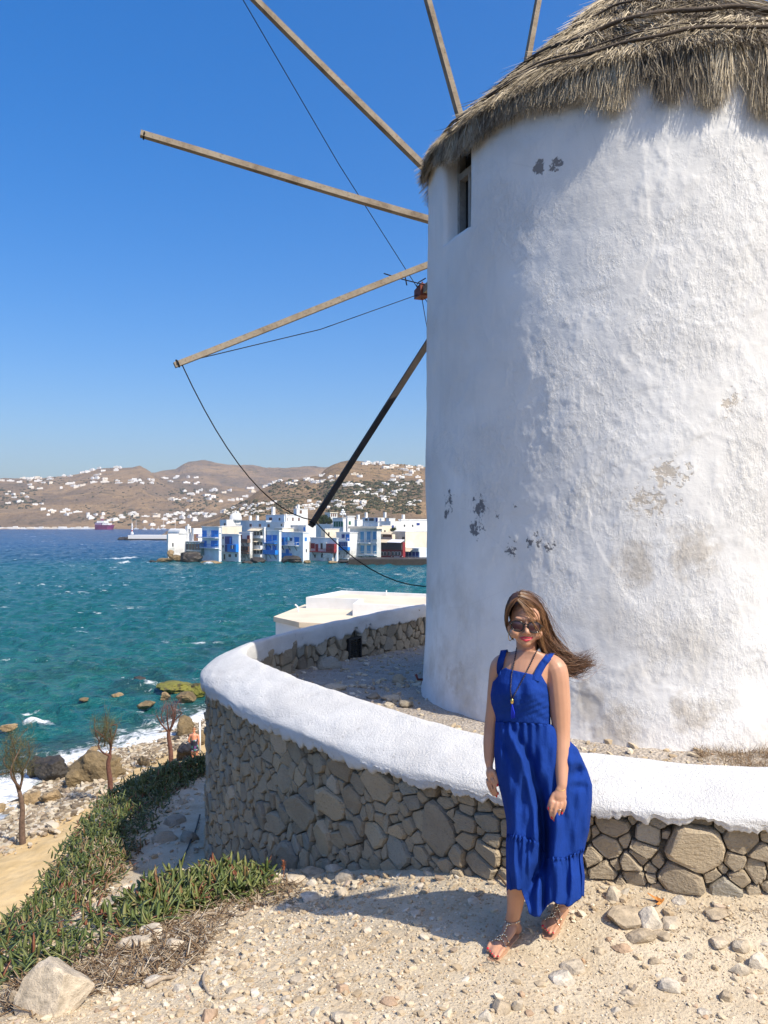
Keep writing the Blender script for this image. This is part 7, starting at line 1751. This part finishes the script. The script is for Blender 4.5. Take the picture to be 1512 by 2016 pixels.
# left side, tucked behind the ear
gD = [(1020, 1177, -.080), (1006, 1186, -.07), (998, 1204, -.045), (996, 1222, -.01), (999, 1240, .03), (1010, 1258, .06)]
gE = [(1026, 1167, -.02), (1010, 1173, .0), (999, 1192, .03), (996, 1215, .05), (1000, 1240, .07), (1012, 1262, .08)]
G.append(fam(gD, gE, 44, 9, .0085, .004, (.85, 1), .25, 12, .2)); G.append(fam(gD, gE, 260, 10, .0014, .004, (.85, 1), .36, 12, .3)); G.append(fam([(1020, 1178, -.084), (1014, 1185, -.088), (1005, 1198, -.074), (1001, 1212, -.05), (1000, 1226, -.02)], gD[:5], 60, 11, .0016, .003, (.9, 1), .38, 12, .3))
Vh, Fh, Th, off = [], [], [], 0
for V, F, T_ in G: Vh.append(V); Fh.append(F + off); Th.append(T_); off += len(V)
hair = link('hair', fast_mesh('hair', np.concatenate(Vh), np.concatenate(Fh), np.concatenate(Th)), M['hair'], person)
hcap = Body(); hcap.ell(W(1034.5, 1207, .030), (.080, .088, .088)); hcap.ell(W(1034, 1228, .06), (.074, .07, .085)); hcap.ell(W(1046, 1250, .06), (.055, .05, .09))
hcap.skin('scalp_hair', .008, M['hair'], person)
# --- dress
def cloth_mat():
    t = NT('royal_blue_cotton'); p = t.pos(); a = t.noise(p, 6, 5, .6); f = t.noise(t.mapping(p, (1, 1, .4)), 26, 5, .6)
    col = t.ramp(a, [(.3, (.007, .034, .195)), (.7, (.010, .045, .265))]); t.bump(t.math('ADD', t.math('ADD', f, t.math('MULTIPLY', t.noise(t.mapping(p, (1, 1, .6), rot=(.3, .5, 0)), 55, 4, .6), .5)), t.math('MULTIPLY', t.noise(p, 420, 2), .15)), .65, .012)
    return t.base(col, .88, .12)
M['cloth'] = cloth_mat()
NT_ = 176; TH = np.linspace(0, 2*math.pi, NT_ + 1)[:-1]; cT, sT = np.cos(TH), np.sin(TH)
def wv(px, py, dy): d = D0 + dy; return np.stack([(px - CX)/FPX*d, d + 0*px, CAMZ - (py - HY)/FPX*d], -1)
ip = lambda v, tab: np.interp(v, [a for a, _ in tab], [b for _, b in tab])
# bodice
Lb = [(1290, 982), (1318, 978), (1345, 969), (1368, 965.5), (1385, 967), (1410, 975), (1428, 976)]; Rb = [(1290, 1080), (1320, 1078), (1345, 1078), (1365, 1081), (1385, 1083), (1410, 1084), (1428, 1084)]
DFb = [(1290, .078), (1318, .096), (1345, .124), (1366, .134), (1385, .126), (1405, .108), (1428, .098)]; DBb = [(1290, .09), (1350, .095), (1400, .09), (1428, .088)]
xs_top = np.array([960, 972, 979, 987.5, 989, 1049, 1050.5, 1063, 1078, 1090]); ys_top = np.array([1352, 1338, 1318, 1314, 1316.5, 1328.5, 1327, 1328, 1353, 1356])
rows = []
xmid = 1022 + 54*cT; ytop = np.where(sT > -.05, np.interp(xmid, xs_top, ys_top), 1338.0)
for v in np.linspace(0, 1, 40):
    py = ytop*(1 - v) + (1421 + (xmid - 976)*.06)*v; l, r = ip(py, Lb), ip(py, Rb); cx, hw = (l + r)/2, (r - l)/2; px = cx + hw*cT
    df = ip(py, DFb); bust = np.exp(-((py - 1362)/24)**2)*(np.exp(-((px - 1000)/19)**2) + np.exp(-((px - 1052)/19)**2))*.022 - .014*np.exp(-((py - 1362)/24)**2)*np.exp(-((px - 1026)/9)**2)
    rad = np.where(sT > 0, (df + bust*np.maximum(sT, 0)), ip(py, DBb))
    wr = .0022*np.sin(px*.22 + py*.55)*np.exp(-((py - 1395)/18)**2) + .0025*np.sin((py*.30 - px*.14))*np.exp(-((px - 1070)/16)**2)*(sT > 0)
    rows.append(wv(px, py, -rad*sT - .045*cT + .0 - wr))
V = np.array(rows).reshape(-1, 3); dress = link('dress', fast_mesh('dress', V, grid_faces(40, NT_, True)), M['cloth'], person)
dress.modifiers.new('thick', 'SOLIDIFY').thickness = .003
dress_bvh = BVHTree.FromPolygons([v.co[:] for v in dress.data.vertices], [p.vertices[:] for p in dress.data.polygons])
def on_front(px, py, off=.006):  # nearest of skin and dress
    d = (P(px, py, 3.0) - EYE).normalized(); hs = [h for h in (BVH.ray_cast(EYE, d)[0], dress_bvh.ray_cast(EYE, d)[0]) if h is not None]
    return (min(hs, key=lambda v: v.y) - d*off) if hs else W(px, py, -.14)
# straps
def strap(pts, w, name='strap'):
    q = catmull([Vector(p) for p in pts], 8); L, R_ = [], []
    for i, p in enumerate(q):
        d = (q[min(i+1, len(q)-1)] - q[max(i-1, 0)]).normalized(); n_ = BVH.find_nearest(p)[1]; s_ = d.cross(n_).normalized(); L.append(p - s_*w/2); R_.append(p + s_*w/2)
    n = len(q); me = fast_mesh(name, [v[:] for v in L + R_], np.array([(i, i+1, n+i+1, n+i) for i in range(n-1)])); o = link(name, me, M['cloth'], dress); o.location = (0, 0, 0); s_ = o.modifiers.new('thick', 'SOLIDIFY'); s_.thickness = .004; s_.offset = 0
def strap_pts(front, topy, backx):
    pts = [on_body(x, y, .010) for x, y in front]; tp = near_body(W(topy[0], topy[1], topy[2]), .013); return pts + [tp] + [near_body(W(x, y, d), .013) for x, y, d in backx]
strap([on_front(983.5, 1330, .001), on_front(984, 1322, .002)] + strap_pts([(985.5, 1304), (989, 1292)], (993, 1284, .03), [(996, 1292, .09), (1000, 1320, .115), (1002, 1345, .13)]), .031)
strap([on_front(1055, 1340, .001), on_front(1057.5, 1331, .003)] + strap_pts([(1063, 1318), (1070, 1306), (1077, 1297)], (1082, 1291, -.01), [(1078, 1298, .06), (1070, 1320, .075), (1062, 1345, .08)]), .033)
# skirt: waist to the gathered seam, then the flounce
Ls = [(1420, 975), (1440, 974), (1480, 972.5), (1527, 976), (1570, 988), (1625, 999), (1656, 996), (1708, 996), (1760, 998), (1810, 1000)]
Rs = [(1420, 1085), (1440, 1102), (1457, 1120), (1473, 1137), (1517, 1157), (1545, 1166), (1575, 1166), (1635, 1160), (1687, 1147), (1725, 1151), (1770, 1149), (1810, 1138)]
seam_x = [990, 1000, 1030, 1058, 1068, 1080, 1092, 1115, 1150]; seam_y = [1643, 1645, 1650, 1660, 1672, 1692, 1690, 1692, 1674]
hem_x = [992, 1000, 1028, 1034, 1042, 1055, 1066, 1078, 1090, 1120, 1134, 1144]; hem_y = [1750, 1752, 1752, 1778, 1796, 1806, 1806, 1782, 1776, 1785, 1778, 1764]
def skirt_row(py, px_n, front, v, fl):
    """py per column; px_n in -1..1; returns coordinates."""
    l, r = ip(py, Ls), ip(py, Rs); cx, hw = (l + r)/2, (r - l)/2; px = cx + hw*px_n
    base = .098 + .055*np.clip((py - 1421)/180, 0, 1)
    dep = np.where(front, base, base*1.05)
    s_ = np.sqrt(np.maximum(1 - px_n**2, 0))**.8
    z = np.where(front, -dep*s_, dep*s_) - .045*np.clip(1 - (py - 1421)/200, 0, 1)*px_n
    fr = front*1.0; g_ = np.clip((py - 1425)/60, 0, 1)
    # leg pushing forward on the left, a deep valley beside it, the blown sail of cloth on the right
    fold = -.040*np.exp(-((px - ip(py, [(1430, 1000), (1560, 1012), (1700, 1012)]))/26)**2)*g_
    ridge = ip(py, [(1425, 996), (1500, 1030), (1600, 1054), (1660, 1058)]); fold += -.040*np.exp(-((px - ridge)/8)**2)*g_ + .042*np.exp(-((px - ridge - 14)/9)**2)*g_ + .02*np.exp(-((px - ridge + 22)/7)**2)*g_*np.clip((1600 - py)/80, 0, 1)
    val = np.exp(-((px - ip(py, [(1500, 1060), (1640, 1070), (1700, 1064), (1760, 1040)]))/12)**2)*np.clip((py - 1520)/80, 0, 1); fold += .11*val*np.clip((1790 - py)/70, 0, 1)
    fold += -.020*np.exp(-((px - 1096)/10)**2)*np.clip((py - 1560)/60, 0, 1) + .022*np.exp(-((px - 1112)/9)**2)*np.clip((py - 1540)/70, 0, 1)*np.clip((1700 - py)/50, 0, 1)
    fold += .035*np.exp(-((px - 1140)/16)**2 - ((py - 1520 - (px - 1140)*-.25)/9)**2) - .02*np.exp(-((px - 1135)/20)**2 - ((py - 1500)/9)**2) + .02*np.exp(-((px - 1140)/14)**2 - ((py - 1549)/7)**2)
    fold += .009*np.sin(px*.42 + py*.012)*np.exp(-(py - 1424)/38)*1.0 + .0075*np.sin(px*.13 + 1.7 + py*.014)*g_ + .0045*np.sin(px*.31 + py*.03)*g_ + .003*np.sin(px*.23 - py*.06)*g_
    edge = np.clip(s_*2.2, 0, 1)
    z = z + fold*fr*edge + (1 - fr)*edge*.012*np.sin(px*.16)*g_
    return px, z
px_n = cT; front = sT >= 0
xw = 1030 + 54*cT
rows = []; seam_pts = None
lS, rS = ip(np.array(seam_y).mean(), Ls), ip(np.array(seam_y).mean(), Rs); xsm = (lS + rS)/2 + (rS - lS)/2*cT; yseam = np.where(front, np.interp(xsm, seam_x, seam_y), 1668.)
NR = 56
for v in np.linspace(0, 1, NR):
    py = (1420 + (xw - 976)*.06)*(1 - v) + yseam*v; px, z = skirt_row(py, px_n, front, v, False)
    gath = .004*np.sin(TH*64)*np.exp(-((1 - v)/.035)**2); rows.append(wv(px, py, z + gath*front))
sk = link('skirt', fast_mesh('skirt', np.array(rows).reshape(-1, 3), grid_faces(NR, NT_, True)), M['cloth'], dress); sk.location = (0, 0, 0); sk.modifiers.new('thick', 'SOLIDIFY').thickness = .003
NF2 = 352; TH2 = np.linspace(0, 2*math.pi, NF2 + 1)[:-1]; c2, s2 = np.cos(TH2), np.sin(TH2); f2 = s2 >= 0
xs2 = (lS + rS)/2 + (rS - lS)/2*c2; ys2 = np.where(f2, np.interp(xs2, seam_x, seam_y), 1668.)
lH, rH = 998., 1148.; xh = (lH + rH)/2 + (rH - lH)/2*c2; yh = np.where(f2, np.interp(xh, hem_x, hem_y), 1762.) + 1.2*np.sin(TH2*17)
rows = []; NR2 = 30
gph = np.cumsum(rng.uniform(.6, 1.5, NF2)); gph = gph/gph[-1]*2*math.pi
for v in np.linspace(0, 1, NR2):
    py = (ys2 - 3)*(1 - v) + yh*v; px, z = skirt_row(py, c2, f2, v, True)
    px = px*(1 - v*.0) ; g1_ = .0075*np.sin(gph*46)*np.exp(-v*5.0); g2_ = .013*np.sin(gph*15 + .6*np.sin(gph*5))*v**.8*(1 - .3*v); g3_ = .006*np.sin(gph*27 + 2)*np.clip(v*2, 0, 1)*np.exp(-v*1.3)
    frill = -.010*np.exp(-((v - .03)/.03)**2)*(1 + np.sin(gph*58))
    sg = np.where(f2, 1, -1); z = z - sg*(.006*np.clip(v*12, 0, 1) + .018*v) + sg*(g1_ + g2_ + g3_ + frill); rows.append(wv(px + 1.2*np.sin(gph*19)*v, py + 1.1*np.sin(gph*52)*np.exp(-v*30), z))
fl_ = link('flounce', fast_mesh('flounce', np.array(rows).reshape(-1, 3), grid_faces(NR2, NF2, True)), M['cloth'], dress); fl_.location = (0, 0, 0); fl_.modifiers.new('thick', 'SOLIDIFY').thickness = .003
# --- necklace, earrings, ring, sandals
M['bead'] = NT('dark_bead').base((.03, .02, .03), .25, .6); M['gold'] = NT('gold_metal').base((.75, .52, .16), .28, .5, 1.0); M['tassel'] = NT('bright_blue_tassel').base((.01, .04, .62), .6, .3)
nk = empty('necklace', (0, 0, 0)); nk.parent = person; nk.location = -person.location
def strand_pts(tab, n): ys_ = np.linspace(tab[0][1], tab[-1][1], n); return [on_front(float(np.interp(y, [b for _, b in tab], [a for a, _ in tab])), float(y), .005) for y in ys_]
bd = MB()
for tab in ([(1017, 1276), (1012, 1306), (1007, 1330), (1005, 1360), (1007, 1374)], [(1056, 1283), (1046, 1304), (1033, 1330), (1019, 1356), (1009, 1375)]):
    pp = strand_pts(tab, 30); bd.tube(pp, .0014, 4)
    for q in pp: bd.lathe([(.0006, -.0034), (.0030, -.0018), (.0034, 0), (.0030, .0018), (.0006, .0034)], q, 6)
o = bd.build('bead_string', M['bead'], nk, True); o.location = (0, 0, 0)
q = on_front(1008.2, 1381, .008); o = MB().lathe([(.001, .016), (.006, .010), (.0085, .002), (.007, -.007), (.002, -.013)], q, 10).build('gold_bead', M['gold'], nk, True); o.location = (0, 0, 0)
ts = MB()
for k_ in range(16):
    a = k_*2.4; r_ = .004 + .006*((k_*7 % 5)/5); e_ = on_front(1009.5 + 3.2*math.cos(a) + (k_ % 5)*.7, 1424 + (k_*5 % 7), .007)
    ts.tube([q + Vector((0, 0, -.013)), q.lerp(e_, .5) + Vector((math.cos(a)*r_*.6, -.004, 0)), e_], [.0022, .0026, .0016], 4)
o = ts.build('tassel', M['tassel'], nk, True); o.location = (0, 0, 0)
er = MB(); er.tube([W(1004.3 + 3.6*math.cos(a), 1252 - 9.5*math.sin(a), -.005 + .012*math.cos(a)) for a in np.linspace(0, 2*math.pi, 21)], .0017, 5, False); er.build('earring', M['gold'], person, True)
rg = on_body(1101.5, 1594, .001); rm_ = MB(); rm_.tube([rg + Vector((math.cos(a)*.0095, math.sin(a)*.0095 + .008, .003*math.cos(a))) for a in np.linspace(0, 2*math.pi, 15)], .0016, 5, False); rm_.lathe([(.001, -.003), (.0035, 0), (.001, .003)], rg + Vector((.003, -.002, 0)), 6); M['silver'] = NT('silver_metal').base((.8, .8, .8), .2, .5, 1.0); rm_.build('ring', M['silver'], person, True)
br_ = MB(); br_.tube([on_body(1093 + i*2.6, 1552 + 5*math.sin(i*.35), .001) for i in range(10)], .0009, 4); br_.build('bracelet', M['gold'], person, True)
nl = MB()
for px, py in ((1086.5, 1609.5), (1091.5, 1614.5), (1098, 1610.5), (1106.5, 1600.5), (1080, 1591.5), (979.5, 1545.5), (980.5, 1562), (978, 1567)):
    c = on_body(px, py, .0005); nl.lathe([(.0004, -.0075), (.0036, -.005), (.0042, .001), (.003, .006), (.0004, .0075)], c, 8)
nl.build('fingernails', M['nail'], person, True)
M['sandal'] = simple('tan_leather_sandal', (.50, .31, .20), .5, .12, 40); M['stud'] = NT('pale_gold_stud').base((.85, .72, .50), .25, .5, 1.0)
def sandal(heel, ball, tip, ankle, fd, fs, toes, lab):
    s_ = empty('sandal', (0, 0, 0)); s_.parent = person; s_.location = -person.location
    out = []
    for t, wl, wr in ((0, .006, .006), (.05, .020, .020), (.3, .022, .021), (.55, .029, .026), (.78, .040, .037), (.93, .034, .028), (1.0, .014, .012)):
        out.append((t, wl, wr))
    V = []; L = (tip - heel)
    c = lambda t: heel.lerp(ball, t/.75) if t < .75 else ball.lerp(tip + fd*.022, (t - .75)/.25)
    top_, bot_ = [], []
    for t, wl, wr in out:
        p = c(t); zt = max(float(p.z) - .025, gz(p.x, p.y) + .008) if t < .7 else gz(p.x, p.y) + .007
        top_.append((p - fs*wl, zt)); 
    left = [Vector((p.x, p.y, z)) for p, z in top_]; right = []
    for (t, wl, wr) in out:
        p = c(t) + fs*wr; zt = max(float(c(t).z) - .025, gz(p.x, p.y) + .008) if t < .7 else gz(p.x, p.y) + .007; right.append(Vector((p.x, p.y, zt)))
    n = len(out); vs = left + right + [v - Vector((0, 0, .009)) for v in left] + [v - Vector((0, 0, .009)) for v in right]
    fs_ = [(i, i+1, n+i+1, n+i) for i in range(n-1)] + [(2*n+i, 3*n+i, 3*n+i+1, 2*n+i+1) for i in range(n-1)] + [(i, 2*n+i, 2*n+i+1, i+1) for i in range(n-1)] + [(n+i, n+i+1, 3*n+i+1, 3*n+i) for i in range(n-1)] + [(0, n, 3*n, 2*n), (n-1, 3*n-1, 4*n-1, 2*n-1)]
    o = MB().add(vs, fs_).build('sole', M['sandal'], s_); o.location = (0, 0, 0)
    sd = MB(); st = MB()
    def band(pts, w=.0042, studs=5):
        pp = catmull([near_body(p, .0025) for p in pts], 4); pp = [near_body(p, .0025) for p in pp]; sd.tube(pp, w, 5)
        for k_ in range(studs):
            i = int((k_ + .5)/studs*(len(pp) - 1)); st.lathe([(.0045, -.003), (.0040, .001), (.0005, .0055)], pp[i] + Vector((0, -.003, .002)), 6)
    up = Vector((0, 0, .06)); b = ball
    band([b - fs*.05 + fd*.012, b - fs*.025 + up + fd*.012, b + up*.9 + fd*.014, b + fs*.03 + up*.7 + fd*.01, b + fs*.05 + fd*.004], .0045, 7)
    band([b - fs*.05 - fd*.022, b - fs*.022 + up - fd*.018, b + up - fd*.012, b + fs*.03 + up*.7 - fd*.006, b + fs*.05 - fd*.0], .0045, 7)
    band([b + up + fd*.014, b + up - fd*.03, ankle - fd*.0 + fd*.05 + Vector((0, 0, -.01)), ankle + fd*.04 + Vector((0, 0, .004))], .0042, 6)
    a_ = ankle + Vector((0, 0, .004)); band([a_ + fd*.05, a_ + fs*.05 + fd*.01, a_ - fd*.05, a_ - fs*.05 + fd*.01, a_ + fd*.05], .0045, 10)
    band([a_ - fd*.05, heel - fd*.05 + Vector((0, 0, .02))], .006, 2); band([a_ + fs*.04 - fd*.02, heel + fs*.04 + fd*.03], .0045, 3)
    o = sd.build('straps', M['sandal'], s_, True); o.location = (0, 0, 0); o = st.build('studs', M['stud'], s_, True); o.location = (0, 0, 0); o['kind'] = 'stuff'
    tn = MB()
    for p, r_ in toes:
        q = near_body(p + fd*r_*.55 + Vector((0, -.003, r_)), .0004); tn.lathe([(.0004, -r_*.30), (r_*.46, -r_*.2), (r_*.5, .0), (r_*.3, r_*.28), (.0004, r_*.32)], q, 8)
    o = tn.build('toenails', M['nail'], s_, True); o.location = (0, 0, 0)
sandal(h0, b0, t0_, A0, fd, fs, TOES, ''); sandal(h1, b1, t1_, A1, fd1, fs1, TOES1, '')

# ------------------------------------------------------------------ the bather on the beach path
q = on_beach(384, 1498); bp_ = empty('person', q); tag(bp_, 'sunburnt bather in a dark flowered swim dress seen from behind on the beach path', 'person')
d = q.y; k = d/FPX; u = lambda px, py, dy=0: P(px, py, d) + Vector((0, dy, q.z - P(384, 1498, d).z))
M['sunburn'] = skin_mat('sunburnt_skin', (.60, .26, .155)); M['ginger'] = simple('ginger_hair', (.30, .14, .07), .7, .3, 8)
b2 = Body(); b2.ell(u(382, 1438), (.085, .10, .115)); b2.limb([u(382, 1442), u(382.5, 1449)], [.06, .085])
b2.limb([u(374.5, 1448), u(382, 1447.5), u(389.5, 1448)], [.075, .11, .075]); b2.limb([u(382, 1448), u(382.5, 1458), u(383, 1466), u(383.5, 1474)], [.16, .165, .175, .19])
b2.limb([u(374, 1449), u(371.5, 1458), u(376, 1465, .1)], [.06, .05, .04]); b2.limb([u(390, 1449), u(391.5, 1459), u(389, 1467, .1)], [.06, .05, .04])
b2.limb([u(379.5, 1470), u(379.5, 1484), u(380.5, 1495), u(380.5, 1497.5)], [.105, .075, .045, .045]); b2.limb([u(387.5, 1470), u(388, 1484), u(388, 1494), u(388.5, 1496.5)], [.105, .075, .045, .045])
b2.ell(u(380, 1497, -.04), (.05, .12, .035)); b2.ell(u(388.5, 1496.5, -.04), (.05, .12, .035)); b2.skin('body', .018, M['sunburn'], bp_)
def flower_mat():
    t = NT('dark_flowered_fabric'); p = t.pos(); v = t.voro(p, 11, 'F1', 'Color'); s_ = t.n('SeparateColor'); t.lk(v, s_.inputs[0])
    return t.base(t.ramp(s_.outputs[0], [(0, (.02, .022, .035)), (.5, (.03, .03, .05)), (.68, (.10, .05, .16)), (.8, (.05, .20, .16)), (.92, (.35, .30, .38))], 'CONSTANT'), .8, .2)
M['flowers'] = flower_mat(); b3 = Body(); b3.limb([u(382.6, 1456.5), u(383, 1464), u(383.5, 1470)], [.175, .185, .20]); b3.loft([[u(383.5 + 7.6*math.cos(a), 1469, .2*math.sin(a)) for a in np.linspace(0, 6.283, 15)[:-1]], [u(383.8 + 8.4*math.cos(a), 1478, .23*math.sin(a)) for a in np.linspace(0, 6.283, 15)[:-1]]]); b3.limb([u(377.5, 1457), u(376.5, 1449)], [.03, .028]); b3.limb([u(388, 1457), u(388.5, 1449)], [.03, .028]); b3.skin('swim_dress', .02, M['flowers'], bp_, 2)
b4 = Body(); b4.ell(u(382, 1436, .02), (.10, .12, .115)); b4.skin('hair', .02, M['ginger'], bp_, 2)
M['dark_towel'] = simple('dark_towel', (.022, .024, .034), .9, .4, 6); b5 = Body(); b5.ell(u(366, 1474), (.30, .25, .22)); b5.ell(u(372, 1470), (.22, .2, .2)); b5.ell(u(359, 1478), (.22, .2, .16)); o = b5.skin('beach_bag', .035, M['dark_towel'], None, 3); tag(o, 'dark blue beach bag and towel heaped on the rocks beside the bather', 'bag')
# ------------------------------------------------------------------ the air: pale even haze over the bay
hz_b = MB().box((-3200, -60, SEAZ - 4), (3200, 3600, 320)); hz_m = bpy.data.materials.new('sea_haze'); hz_m.use_nodes = True; hn = hz_m.node_tree
hn.nodes.remove(hn.nodes['Principled BSDF']); pv = hn.nodes.new('ShaderNodeVolumePrincipled'); pv.inputs['Color'].default_value = (0.80, 0.88, 1.0, 1); pv.inputs['Density'].default_value = 0.00013; pv.inputs['Anisotropy'].default_value = 0.2
hn.links.new(pv.outputs[0], hn.nodes['Material Output'].inputs['Volume'])
hzo = hz_b.build('haze', hz_m); tag(hzo, kind='stuff')
SC.cycles.volume_bounces = 0
